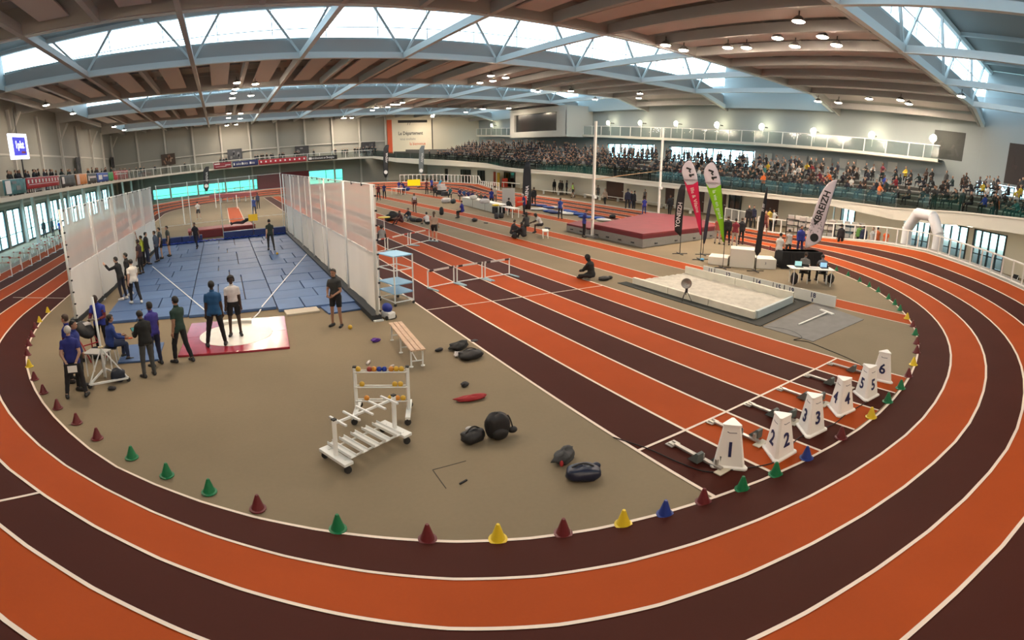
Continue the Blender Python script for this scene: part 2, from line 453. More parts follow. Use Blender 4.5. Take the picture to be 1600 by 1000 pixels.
def window(P, d, d0, d1, za, zb, mull, glass=None, kind='window', handle=False, fw=.09):
    glass = glass or WGLASS
    WINN[0] += 1
    n = Vector((-d.y, d.x, 0)); rz = math.atan2(d.y, d.x)
    m_ = MB(); zc = (za + zb) / 2
    for q in (d0 + fw / 2, d1 - fw / 2): m_.box(P + d * q + Vector((0, 0, zc)) - n * .12, (fw, .12, zb - za), rz)
    for z in (za + fw / 2, zb - fw / 2): m_.box(P + d * (d0 + d1) / 2 + Vector((0, 0, z)) - n * .12, (d1 - d0, .12, fw), rz)
    o = struct('%s_%d' % (kind, WINN[0]), m_, FRAME)
    xs = [d0] + [d0 + (d1 - d0) * t for t in mull] + [d1]
    for i in range(len(xs) - 1):
        m_ = MB(); a, b = P + d * (xs[i] + .04) - n * .12, P + d * (xs[i + 1] - .04) - n * .12
        m_.quad(a + Vector((0, 0, za + .05)), b + Vector((0, 0, za + .05)), b + Vector((0, 0, zb - .05)), a + Vector((0, 0, zb - .05)))
        struct('pane', m_, glass, o)
        if i:
            m_ = MB(); m_.box(P + d * xs[i] + Vector((0, 0, zc)) - n * .12, (fw, .13, zb - za), rz); struct('mullion', m_, FRAME, o)
    m_ = MB(); m_.box(P + d * (d0 + d1) / 2 + Vector((0, 0, za + (zb - za) * .33)) - n * .12, (d1 - d0, .1, .07), rz); struct('transom', m_, FRAME, o)
    return o
# left wall x=-26: floor-length windows between posts every 5.3 m
lp = [29.2 + 8.8 * i for i in range(9)]
hol = [(y + .6 + k * 4.2 + 18, y + .6 + 3.7 + k * 4.2 + 18, .05, 3.7) for y in lp if y < 88 for k in (0, 1)]
_, P, d, n = wall_with_holes('wall_left', (-26, -18), (-26, 100), 0, 14.4, hol, WALLG)
WL_O = bpy.data.objects['wall_left']
for h in hol: window(P, d, h[0], h[1], h[2], h[3], (.5,), fw=.16)
for yi, y in enumerate(lp + [20.4, 11.6]):
    if yi % 2 == 0 and y > 30:
        m_ = MB(); m_.bar((-25.5, y, 10.9), (-24.3, y, 12.8), .2); struct('knee_brace', m_, POST, WL_O)
    m_ = MB(); m_.box((-25.65, y, 6.6), (.42, .3, 13.2)); struct('wall_post', m_, POST, WL_O)
for z in (8.85, 4.1):
    m_ = MB(); m_.box((-25.8, 60, z), (.2, 80, .2)); struct('wall_girt', m_, POST, WL_O)
# back wall y=100
bh = [(7, 26.8, .25, 2.2), (36.6, 43.2, .25, 2.85)]
hol = [(a, b, z0, z1) for a, b, z0, z1 in bh]
_, P, d, n = wall_with_holes('wall_back', (-26, 100), (26.2, 100), 0, 14.4, hol, WALLG, th=-.25)
WB_O = bpy.data.objects['wall_back']
for h in hol: window(P, d, h[0], h[1], h[2], h[3], [i / 6 for i in range(1, 6)] if h[0] < 20 else (.5,), GRGLASS)
for x in [-26 + 5.2 * i for i in range(1, 11)]:
    m_ = MB(); m_.box((x, 99.75, 6.6), (.3, .42, 13.2)); struct('wall_post', m_, POST, WB_O)
m_ = MB(); m_.box((0, 99.8, 7.6), (52, .2, .18)); struct('wall_girt', m_, POST, WB_O)
_, P2, d2, n2 = wall_with_holes('wall_back_cream', (26.2, 100), (46, 100), 0, 14.4, [], mat('wall_cream_lit', (.66, .62, .50), .7), th=-.25)
# right: ground floor rooms under the stand, then the bend of the stand
ARC = [-a for a in range(0, 66, 6)]
def arcp(r, a): return (CX + r * math.cos(R(a)), CYN + r * math.sin(R(a)))
# ground floor wall under the stand (straight part), seen from the hall
DOORB = mat('door_brown', (.09, .035, .02), .5)
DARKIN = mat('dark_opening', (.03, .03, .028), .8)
segs = [(0, 8.8, 'w'), (8.8, 10.5, 'd'), (10.5, 16.5, 'w'), (16.5, 20.4, 'g'), (20.4, 23.2, 'w'), (23.2, 25.6, 'g'), (25.6, 32.2, 'w'), (32.2, 35.4, 'g'), (35.4, 56.1, 'w'), (56.1, 59.2, 'd'), (59.2, 65.7, 'w'),
        (65.7, 67, 'd'), (67, 69.7, 'w'), (69.7, 71, 'd'), (71, 73.2, 'w'), (73.2, 73.7, 'd'), (73.7, 74.1, 'w'), (74.1, 75.5, 'g'), (75.5, 78, 'w'), (78, 79.5, 'd'), (79.5, 84.9, 'w')]
hol = [(a, b, .02, 2.15) for a, b, t in segs if t != 'w']
_, P, d, n = wall_with_holes('wall_right', (34.5, 100), (34.5, 15.13), 0, 2.9, hol, WALLC, th=-.2)
dn = 0
for a, b, t in segs:
    if t == 'g': window(P, d, a, b, .02, 2.15, (.5,), mat_clear('dark_glass', (.25, .33, .33), .85))
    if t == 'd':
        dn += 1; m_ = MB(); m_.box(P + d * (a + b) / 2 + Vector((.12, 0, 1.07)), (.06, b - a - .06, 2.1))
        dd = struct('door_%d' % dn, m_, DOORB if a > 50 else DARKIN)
        m_ = MB(); m_.box(P + d * (b - .2) + Vector((.06, 0, 1.0)), (.05, .16, .05)); struct('door_handle', m_, STEEL, dd)
# room behind the open doors
m_ = MB(); m_.quad((36.2, 100, 0), (36.2, 15, 0), (36.2, 15, 2.9), (36.2, 100, 2.9)); struct('wall_corridor', m_, mat('corridor_wall', (.30, .29, .26), .8))
# the bend: wall pieces and glazed doors
aw = [(-.5, -1.5, 'w'), (-1.5, -4, 'd'), (-4, -10.3, 'w'), (-10.3, -12.3, 'w'), (-12.8, -17, 'g'), (-17, -17.8, 'w'), (-17.8, -23.4, 'g'), (-23.4, -24.4, 'w'), (-24.4, -29.8, 'g'), (-29.8, -36, 'w'), (-36, -44, 'w'), (-44, -54, 'w'), (-54, -64, 'w')]
m_ = MB()
for a0, a1, t in aw:
    p, q = arcp(30.4, a0), arcp(30.4, a1); v = Vector((q[0] - p[0], q[1] - p[1], 0)); rz = math.atan2(v.y, v.x)
    c = Vector(((p[0] + q[0]) / 2, (p[1] + q[1]) / 2, 0))
    if t == 'w': m_.box(c + Vector((0, 0, 1.5)), (v.length + .1, .2, 3.0), rz)
    else:
        m_.box(c + Vector((0, 0, 2.75)), (v.length + .1, .2, .5), rz)
        window(Vector((*p, 0)), v.normalized(), 0, v.length, .02, 2.5, (.25, .5, .75) if t == 'g' else (.5,), kind='door')
struct('wall_right_bend', m_, WALLC)
# ---- stand: front fascia, treads, back wall
FRONT = [((21.5, 93.4), 4.5, 4.85), ((26, 93.6), 3.6, 4.3), ((30.5, 91), 3.0, 3.95), ((30.5, 80), 2.9, 3.75), ((30.5, 66), 2.77, 3.40), ((30.5, 61), 2.6, 2.98), ((30.5, 57), 2.5, 2.86), ((30.5, 44), 2.4, 2.8), ((30.5, 34), 2.2, 2.62), ((30.5, 25), 2.25, 2.65), ((30.5, 16), 2.45, 2.78)]
for a, zb, zt in ((-4, 2.52, 2.95), (-10, 2.40, 3.0), (-16, 2.32, 3.09), (-22, 2.5, 3.34), (-28, 2.8, 3.59), (-34, 2.95, 3.77), (-40, 3.1, 3.95), (-50, 3.2, 4.0), (-62, 3.2, 4.0)):
    FRONT.append((arcp(26.4, a), zb, zt))
def outw(i):
    p = FRONT[i][0]
    if i < 2: return Vector((0.15, 1, 0)).normalized()
    if i == 2: return Vector((1, .35, 0)).normalized()
    if p[1] > CYN: return Vector((1, 0, 0))
    return Vector((p[0] - CX, p[1] - CYN, 0)).normalized()
SLAB = mat('stand_fascia', (.66, .63, .55), .6)
CONC = mat('stand_concrete', (.11, .108, .10), .85, var=.1, scale=.6)
m_ = MB(); m_.grid([[(*p, zb), (*p, zb + (zt - zb) * .55), (*p, zt)] for p, zb, zt in FRONT])
FASC = struct('trim_1', m_, SLAB)
m_ = MB(); m_.grid([[Vector((*FRONT[i][0], FRONT[i][1])), Vector((*FRONT[i][0], FRONT[i][1])) + outw(i) * 4.4] for i in range(len(FRONT))]); struct('stand_soffit', m_, SLAB, FASC)
m_ = MB()
for i in range(len(FRONT)): pass
m_.grid([[Vector((*FRONT[i][0], FRONT[i][2] + .05)) - outw(i) * .06, Vector((*FRONT[i][0], FRONT[i][2] + .05)) + outw(i) * .22] for i in range(len(FRONT))])
m_.grid([[Vector((*FRONT[i][0], FRONT[i][2] - .05)) - outw(i) * .06, Vector((*FRONT[i][0], FRONT[i][2] + .05)) - outw(i) * .06] for i in range(len(FRONT))])
struct('fascia_coping', m_, mat('coping_white', (.74, .71, .62), .5), FASC)
NSTEP, SD, SH, ZW = 5, 1.6, .35, 1.5     # walkway then seating steps, then the concourse
def tread(i, w):                          # height over the slab at distance w behind the front edge
    q = 0 if w < ZW else min(NSTEP, int((w - ZW) / SD) + 1)
    return q * SH
prof = [(0, 0), (ZW, 0)]
for q in range(NSTEP):
    prof += [(ZW + q * SD, (q + 1) * SH), (ZW + (q + 1) * SD, (q + 1) * SH)]
prof.append((15.5, NSTEP * SH))
def stand_z(i): return min(FRONT[i][2] - .12, 3.3 if i > 4 else 9)
m_ = MB(); m_.grid([[Vector((*FRONT[i][0], stand_z(i) + h)) + outw(i) * w for w, h in prof] for i in range(len(FRONT))])
STAND = struct('floor_stand', m_, CONC)
BENCH = mat('stand_bench', (.34, .35, .33), .6)
for q in range(1, NSTEP + 1):             # white bench boards on each step
    for i in range(2, len(FRONT) - 1):
        a0 = Vector((*FRONT[i][0], 0)) + outw(i) * (ZW + (q - 1) * SD + .75); a1 = Vector((*FRONT[i + 1][0], 0)) + outw(i + 1) * (ZW + (q - 1) * SD + .75)
        z0, z1 = stand_z(i) + q * SH + .38, stand_z(i + 1) + q * SH + .38
        m_ = MB(); t0, t1 = (.02, .98)
        m_.bar(a0.lerp(a1, t0) + Vector((0, 0, z0)), a0.lerp(a1, t1) + Vector((0, 0, z1)), .42, .08); struct('bench_board', m_, BENCH, STAND)
SOFL = mat('added_soffit_glow', (1, .9, .7), .5, emit=14.0, ecol=(1.0, .86, .64))
for i in range(3, len(FRONT) - 3):       # round lights added under the stand to brighten the wall below
    for u_ in (.25, .75):
        c = Vector((*FRONT[i][0], 0)).lerp(Vector((*FRONT[i + 1][0], 0)), u_) + outw(i) * 2.2; c.z = FRONT[i][1] + (FRONT[i + 1][1] - FRONT[i][1]) * u_ - .012
        m_ = MB(); m_.lathe([(.24, .01), (.24, -.02), (.2, -.03)], c, 14); struct('added_soffit_light', m_, SOFL, FASC)
# glass balustrade on the front edge, in panes
BGL = mat_clear('balustrade_glass', (.44, .52, .48), .97)
for i in range(len(FRONT) - 1):
    a0, a1 = Vector((*FRONT[i][0], FRONT[i][2])) + outw(i) * .12, Vector((*FRONT[i + 1][0], FRONT[i + 1][2])) + outw(i + 1) * .12
    nn = max(1, round((a1 - a0).length / 2.2))
    for k in range(nn):
        p, q = a0.lerp(a1, (k + .02) / nn), a0.lerp(a1, (k + .98) / nn)
        m_ = MB(); u = Vector((0, 0, 1)); m_.quad(p + u * .03, q + u * .03, q + u * 1.05, p + u * 1.05); struct('balustrade_pane', m_, BGL, STAND)
# upper right wall x=46 with concourse windows, dark press windows
uh = [(42.0, 51.6, 4.55, 6.5), (54.5, 68.0, 4.5, 6.4)]
_, P, d, n = wall_with_holes('wall_right_upper', (46, 100), (46, 15.13), 2.5, 13.5, uh, WALLU, th=-.25)
BRIGHT = mat_clear('concourse_glass', (.62, .90, .88), .9)
for h in uh: window(P, d, h[0], h[1], h[2], h[3], (.17, .3, .48, .55, .75, .88), BRIGHT)
m_ = MB()
for a0, a1 in zip(range(0, -72, -6), range(-6, -78, -6)):
    p, q = arcp(41.9, a0), arcp(41.9, a1); v = Vector((q[0] - p[0], q[1] - p[1], 0)); rz = math.atan2(v.y, v.x)
    c = Vector(((p[0] + q[0]) / 2, (p[1] + q[1]) / 2, 0))
    m_.box(c + Vector((0, 0, 9.8)), (v.length + .1, .25, 7.6), rz)
    if a0 < -6 and a0 > -24: window(Vector((*p, 0)), v.normalized(), .1, v.length - .25, 4.0, 5.95, (.5,), mat_clear('dark_glass', (.25, .33, .33), .85) if a0 > -18 else BRIGHT)
    else: m_.box(c + Vector((0, 0, 4.9)), (v.length + .1, .25, 2.4), rz)
struct('wall_right_upper_bend', m_, WALLU)
# concourse ceiling edge / gallery: slab, glass front with posts
GAL = [(44, 97, 8.1), (44, 78.5, 7.55)], [(44, 61.5, 7.4), (44, 49, 7.1), (44, 38, 6.95), (44, 29, 7.0), (44, 20, 7.05), (*arcp(39.9, -3), 7.1), (*arcp(39.9, -7.5), 7.15)]
GGL = mat_clear('gallery_glass', (.62, .70, .72), .72)
for run in GAL:
    m_ = MB()
    m_.grid([[Vector((x, y, z)) + Vector((2.1, 0, 0)), Vector((x, y, z)), Vector((x, y, z + .28)), Vector((x, y, z + .28)) + Vector((2.1, 0, 0))] for x, y, z in run])
    g = struct('trim_2' if run is GAL[0] else 'trim_3', m_, SLAB)
    for (x0, y0, z0), (x1, y1, z1) in zip(run, run[1:]):
        a0, a1 = Vector((x0 + .08, y0, z0 + .3)), Vector((x1 + .08, y1, z1 + .3)); nn = max(1, round((a1 - a0).length / 2.0)); u = Vector((0, 0, 1))
        for k in range(nn):
            p, q = a0.lerp(a1, (k + .04) / nn), a0.lerp(a1, (k + .96) / nn)
            m_ = MB(); m_.quad(p, q, q + u * 1.15, p + u * 1.15); struct('gallery_pane', m_, GGL, g)
            m_ = MB(); m_.bar(a0.lerp(a1, k / nn), a0.lerp(a1, k / nn) + u * 1.2, .06); struct('gallery_post', m_, STEEL, g)
        m_ = MB(); m_.bar(a0 + u * 1.2, a1 + u * 1.2, .06); struct('gallery_handrail', m_, STEEL, g)
# press box, boxed out of the wall
m_ = MB(); m_.box((43.5, 70, 7.75), (4.6, 16.6, .9)); m_.box((43.5, 70, 11.3), (4.6, 16.6, .8)); m_.box((41.45, 63.05, 9.55), (.5, 2.5, 2.7)); m_.box((41.4, 77.6, 9.55), (.38, 1.38, 2.7))
PB = struct('wall_press_box', m_, mat('wall_press', (.50, .50, .47), .7))
m_ = MB(); m_.box((43.5, 61.8, 9.3), (4.6, .3, 3.4)); struct('press_box_side', m_, MATS['wall_press'], PB)
m_ = MB(); m_.quad((41.6, 64.2, 8.2), (41.6, 76.9, 8.2), (41.6, 76.9, 10.9), (41.6, 64.2, 10.9)); struct('press_window_pane', m_, mat('press_glass_dark', (.02, .02, .022), .15), PB)
# ---- balcony along the left and the back, at 4.6 m
BF = [(-19.6, -16), (-19.6, 60), (-19.4, 70), (-18.4, 79), (-15.6, 86.5), (-11, 91), (-5, 93), (3, 93.3), (14, 93.4), (21.5, 93.4)]
m_ = MB(); rows = []
for i, (x, y) in enumerate(BF):
    bx, by = (-26, y) if i < 4 else ((-26, 100) if i == 4 else (x, 100))
    rows.append([(bx, by, 4.55), (x, y, 4.55), (x, y, 4.85), (bx, by, 4.85)])
m_.grid(rows); BALC = struct('floor_balcony', m_, SLAB)
RAILP = []
for i in range(len(BF) - 1):
    a0, a1 = Vector((*BF[i], 4.85)), Vector((*BF[i + 1], 4.85)); nn = max(1, round((a1 - a0).length / 2.4))
    for k in range(nn): RAILP.append(a0.lerp(a1, k / nn))
RAILP.append(Vector((*BF[-1], 4.85)))
u = Vector((0, 0, 1))
RGL = mat_clear('balcony_glass', (.72, .78, .74), .75)
for p, q in zip(RAILP, RAILP[1:]):
    if p.y < 22: continue
    m_ = MB(); m_.bar(p, p + u * 1.1, .07); struct('balcony_post', m_, STEEL, BALC)
    m_ = MB(); m_.bar(p + u * 1.1, q + u * 1.1, .07); struct('balcony_handrail', m_, STEEL, BALC)
    m_ = MB(); a, b = p.lerp(q, .05), p.lerp(q, .95); m_.quad(a + u * .1, b + u * .1, b + u * 1.0, a + u * 1.0); struct('balcony_pane', m_, RGL, BALC)
# columns carrying the left balcony
for y in lp[1:]:
    m_ = MB(); m_.bar((-21.5, y + .4, 0), (-21.5, y + .4, 4.55), .28); struct('balcony_column', m_, POST, BALC)
# ---- outside: lawn and paving seen through the windows
m_ = MB(); m_.quad((-400, -200, -.1), (-26.3, -200, -.1), (-26.3, 400, -.1), (-400, 400, -.1)); m_.quad((-26.3, 100.4, -.1), (500, 100.4, -.1), (500, 400, -.1), (-26.3, 400, -.1)); m_.quad((46.5, -200, -.1), (500, -200, -.1), (500, 100.4, -.1), (46.5, 100.4, -.1))
struct('lawn_ground', m_, mat('outside_paving', (.46, .60, .50), .9, var=.15, scale=.05))
# walls closing the hall behind the viewer
m_ = MB(); m_.box((10, -18.2, 7), (72, .3, 14.5)); struct('wall_front', m_, WALLG)
# ---------------------------------------------------------------- flood lamps under the roof
LAMPM = mat('lamp_glow', (1, .86, .68), .5, emit=LAMP_E, ecol=(1.0, .80, .60))
HOUS = mat('lamp_housing', (.10, .09, .085), .5)
_lamp = None
def lamp(x, y, z, label, group, r=.26):
    global _lamp
    if _lamp is None:
        t = thing('flood_lamp', (0, 0, 0), label, 'lamp', group=group)
        m_ = MB(); m_.lathe([(.08, .24), (.14, .22), (.22, .15), (.34, .02), (.35, -.02)], n=14); m_.build('lamp_shade', HOUS, t, smooth=True)
        m_ = MB(); m_.lathe([(.31, -.025), (.30, -.04), (.22, -.07)], n=14); m_.build('lamp_glass', LAMPM, t)
        m_ = MB(); m_.bar((0, 0, .2), (0, 0, .5), .05); m_.build('lamp_hanger', HOUS, t)
        _lamp = t; o = t; o.location = (x, y, z)
    else:
        o = dup(_lamp, (x, y, z), 0, label, group)
    return o
G1 = 'flood lamps under the roof'
near = [(1040, 70), (1068, 78), (1137, 74), (1166, 74), (1215, 59), (1242, 72), (1285, 57), (1307, 70), (1278, 158), (1358, 154), (1407, 156), (1420, 162), (1502, 150), (1310, 160)]
left = [(370, 129), (368, 139), (365, 145), (363, 153), (399, 131), (392, 149), (358, 177), (357, 184), (376, 177), (375, 185), (72, 164), (114, 177), (178, 198), (194, 203), (353, 203), (367, 200)]
mid = [(767, 118), (770, 126), (790, 121), (750, 129), (582, 172), (588, 168), (606, 167), (614, 163), (622, 163), (629, 160), (676, 180), (655, 186), (728, 175), (524, 189), (534, 186), (538, 188), (840, 143), (892, 142), (930, 155), (998, 153), (1000, 146), (755, 170), (795, 169), (842, 179)]
ORD = ['first', 'second', 'third', 'fourth', 'fifth', 'sixth', 'seventh', 'eighth', 'ninth', 'tenth', 'eleventh', 'twelfth', 'thirteenth', 'fourteenth', 'fifteenth', 'sixteenth', 'seventeenth', 'eighteenth']
mid.sort()
for lst, lab in ((sorted(near), 'flood lamp under the brown roof on the stand side'), (sorted(left), 'flood lamp along the roof beams on the left'), (mid[:12], 'small flood lamp far down the roof, left half'), (mid[12:], 'small flood lamp far down the roof, right half')):
    for i, (px, py) in enumerate(lst):
        p = at(px, py, 11.7)
        z = zr(max(-25, min(45, p.x))) - .16; p = at(px, py, z)
        if p.y > 95.5: p.y = 95.5
        lamp(p.x, p.y, p.z, 'round %s, %s from the left' % (lab, ORD[i]), lab.replace('lamp', 'lamps'))
# unseen lamps added over the near half to brighten the floor
for yi, y in enumerate((9.5, 13.5)):
    for xi, x in enumerate((-20, -12, -6, 0, 8, 18)):
        if yi and x > 2: continue
        if not yi and x in (-20, -6): continue
        lamp(x, y, zr(x) - .16, 'added unseen flood lamp over the near bend, %s in its row from the left' % ORD[xi], 'added flood lamps out of view')
for xi, x in enumerate((-20, -15, -10, -5, 0, 5, 10, 15, 20, 25)):  # unseen row added for frontal light on surfaces facing the viewpoint
    lamp(x, -13.5, zr(x) - .16, 'added unseen flood lamp behind the viewpoint, %s in its row from the left' % ORD[xi], 'added flood lamps out of view')
# wall lamps along the upper gallery: bright globes on short brackets
WLM = mat('wall_lamp_glow', (1, .9, .66), .5, emit=34.0, ecol=(1.0, .86, .55))
for i, (px, py) in enumerate(((768, 196), (818, 196), (908, 192), (950, 192), (1000, 192), (1056, 193), (1120, 195), (1190, 198), (1271, 205), (1362, 211), (1458, 216))):
    p = on_x(px, py, 44.9)
    if p.y < CYN - 1: p = on_x(px, py, 43.9)
    t = thing('wall_lamp', p, 'round glowing wall lamp above the gallery railing, %s from the far end' % ('first', 'second', 'third', 'fourth', 'fifth', 'sixth', 'seventh', 'eighth', 'ninth', 'tenth', 'eleventh')[i], 'lamp', 0, 'wall lamps along the upper gallery')
    g = MB(); r_ = .34 if i > 5 else .30; g.ell((0, 0, 0), (.16, r_, r_), 12, 9); g.build('globe', WLM, t, smooth=True)
    g = MB(); g.bar((.1, 0, 0), (1.2, 0, 0), .10); g.build('bracket', HOUS, t); g = MB(); g.bar((.3, 0, 0), (.3, 0, -1.1), .06); g.build('mast', STEEL, t)
# ================================================================ PEOPLE
import numpy as np
TMPS = bpy.data.scenes.new('workbench')
def evaluated(me, mods):
    o = bpy.data.objects.new('tmp', me); TMPS.collection.objects.link(o)
    for t, kw in mods:
        m_ = o.modifiers.new(t, t)
        for k, v in kw.items(): setattr(m_, k, v)
    vl = TMPS.view_layers[0]; vl.update()
    r = bpy.data.meshes.new_from_object(o.evaluated_get(vl.depsgraph), depsgraph=vl.depsgraph)
    bpy.data.objects.remove(o); return r
SKINS = {k: mat('skin_' + k, c, .55) for k, c in dict(light=(.50, .30, .21), tan=(.36, .19, .12), brown=(.16, .075, .045), dark=(.055, .028, .019)).items()}
def cloth(c):
    return mat('cloth_%02x%02x%02x' % tuple(int(255 * q) for q in c), c, .85, var=.12, scale=6, bump=.15)
HAIRC = {k: mat('hair_' + k, c, .6) for k, c in dict(black=(.012, .010, .009), brown=(.05, .028, .016), blond=(.30, .19, .09), white=(.50, .49, .46), bald=(.03, .018, .012)).items()}
SHOE_D, SHOE_W = mat('shoe_dark', (.02, .02, .022), .5), mat('shoe_white', (.62, .62, .60), .5)
def vdir(pitch, out, s):
    """unit vector: pitch 0 down, 90 forward, 180 up; out = degrees away from the body on side s"""
    p, o = R(pitch), R(out)
    return Vector((s * math.sin(o), math.sin(p) * math.cos(o), -math.cos(p) * math.cos(o)))
BASE = dict(lean=2, side=0, twist=0, hy=0, hp=0, seat=None,
            la=(2, 8, 12, 4), ra=(2, 8, 12, 4),     # arm: upper pitch, upper out, forearm pitch, forearm out
            ll=(3, 4, -3, 3), rl=(3, 4, -3, 3),     # leg: thigh pitch, out, shin pitch, out
            foot=12, grip=.5, stout=1.0)
POSES = dict(
    stand={}, apart=dict(ll=(4, 11, -2, 10), rl=(4, 9, -2, 8)),
    step=dict(ll=(16, 3, 2, 2), rl=(-8, 4, -22, 3), la=(-10, 8, 10, 4), ra=(14, 8, 34, 2)),
    walk=dict(ll=(24, 3, 6, 2), rl=(-14, 3, -34, 3), la=(-22, 8, 2, 4), ra=(22, 8, 44, 0), lean=5),
    hips=dict(la=(-18, 42, 20, -38), ra=(-18, 42, 20, -38)),
    tablet=dict(la=(18, 10, 88, -18), ra=(18, 10, 88, -14), hp=22, lean=5),
    hands=dict(la=(10, 12, 66, -28), ra=(10, 12, 66, -28), hp=4),
    behind=dict(la=(-20, 12, -18, -26), ra=(-20, 12, -18, -26), ll=(3, 10, -4, 9), rl=(5, 10, -2, 8)),
    up1=dict(la=(150, 22, 172, 6), ra=(2, 8, 12, 4)),
    onnet=dict(la=(70, 15, 140, 0), ra=(4, 8, 20, 0), lean=10, ll=(6, 3, -8, 3), rl=(-4, 4, -6, 3)),
    fold=dict(la=(18, 14, 74, -62), ra=(22, 14, 80, -62)),
    bend=dict(lean=28, la=(50, 6, 70, -4), ra=(46, 6, 62, -6), hp=20, ll=(20, 6, -10, 4), rl=(-2, 5, -14, 4)),
    sit=dict(seat=.48, lean=8, ll=(84, 6, -4, 3), rl=(82, 8, 2, 3), la=(22, 8, 74, -8), ra=(22, 8, 74, -8)),
    sitfwd=dict(seat=.46, lean=30, ll=(86, 8, 4, 5), rl=(84, 10, -6, 5), la=(48, 8, 70, -14), ra=(48, 8, 70, -14), hp=15),
    floor=dict(seat=.13, lean=16, ll=(128, 10, 42, 6), rl=(120, 14, 34, 6), la=(58, 8, 82, -10), ra=(58, 8, 82, -10)),
    cross=dict(seat=.13, lean=12, ll=(92, 46, 58, -62), rl=(92, 46, 58, -58), la=(34, 12, 70, -25), ra=(34, 12, 70, -25), hp=18),
    lie=dict(seat=.13, lean=-62, ll=(92, 5, 88, 3), rl=(96, 6, 84, 3), la=(-60, 16, -30, 0), ra=(-60, 16, -30, 0)),
    squat=dict(seat=.40, lean=16, ll=(88, 8, 44, 5), rl=(96, 9, 30, 5), la=(60, 6, 84, -6), ra=(52, 6, 84, -6)))
def skeleton(pose, h=1.75):
    q = dict(BASE); q.update(POSES[pose] if isinstance(pose, str) else pose)
    k = h / 1.75; st = q['stout']
    up = Vector((math.sin(R(q['side'])), math.sin(R(q['lean'])), math.cos(R(q['lean']))))
    tw = Matrix.Rotation(R(q['twist']), 3, 'Z')
    lat = tw @ Vector((1, 0, 0))
    fw = up.cross(Vector((1, 0, 0))) * -1
    fw = tw @ Vector((0, math.cos(R(q['lean'])), -math.sin(R(q['lean']))))
    P = {}; pel = Vector((0, 0, 0))
    P['pel'] = pel; P['waist'] = pel + up * .17; P['chest'] = pel + up * .34; P['sh'] = pel + up * .465; P['neck'] = pel + up * .52 + fw * .005
    hm = Matrix.Rotation(R(q['hy']), 3, 'Z')
    hup = (up * math.cos(R(q['hp'])) + fw * math.sin(R(q['hp']))).normalized() if q['hp'] else (up + Vector((0, 0, .7))).normalized()
    hf = hm @ (fw - hup * fw.dot(hup)).normalized()
    P['hb'] = P['neck'] + hup * .085; P['hc'] = P['hb'] + hup * .075 + hf * .015; P['hup'] = hup; P['hf'] = hf
    for s, n_, arm, leg in ((-1, 'L', q['la'], q['ll']), (1, 'R', q['ra'], q['rl'])):
        P['s' + n_] = P['sh'] + lat * (s * .163) - up * .040
        tv = lambda v: tw @ v
        P['e' + n_] = P['s' + n_] + tv(vdir(arm[0], arm[1], s)) * .285
        P['w' + n_] = P['e' + n_] + tv(vdir(arm[2], arm[3], s)) * .255
        P['hd' + n_] = tv(vdir(arm[2], arm[3], s))
        P['h' + n_] = pel + Vector((s * .095, 0, -.03))
        P['k' + n_] = P['h' + n_] + vdir(leg[0], leg[1], s) * .43
        P['a' + n_] = P['k' + n_] + vdir(leg[2], leg[3], s) * .415
        sh = vdir(leg[2], leg[3], s)
        fd = Vector((s * math.sin(R(q['foot'])), math.cos(R(q['foot'])), 0))
        if abs(leg[2]) > 60: fd = (fd * .5 + Vector((0, 0, .9))).normalized()
        P['t' + n_] = P['a' + n_] + fd * .135 + Vector((0, 0, -.055)); P['q' + n_] = P['a' + n_] - fd * .05 + Vector((0, 0, -.045))
    low = min(min(P['t' + n_].z - .035, P['q' + n_].z - .04) for n_ in 'LR')
    dz = -low if q['seat'] is None else q['seat'] / k - (pel.z - .10)
    for n_ in P:
        if n_ not in ('hup', 'hf', 'hdL', 'hdR'): P[n_] = (P[n_] + Vector((0, 0, dz))) * k
    P['k'] = k; P['st'] = st; P['lat'] = lat; P['fw'] = fw; P['up'] = up; P['grip'] = q['grip']
    return P
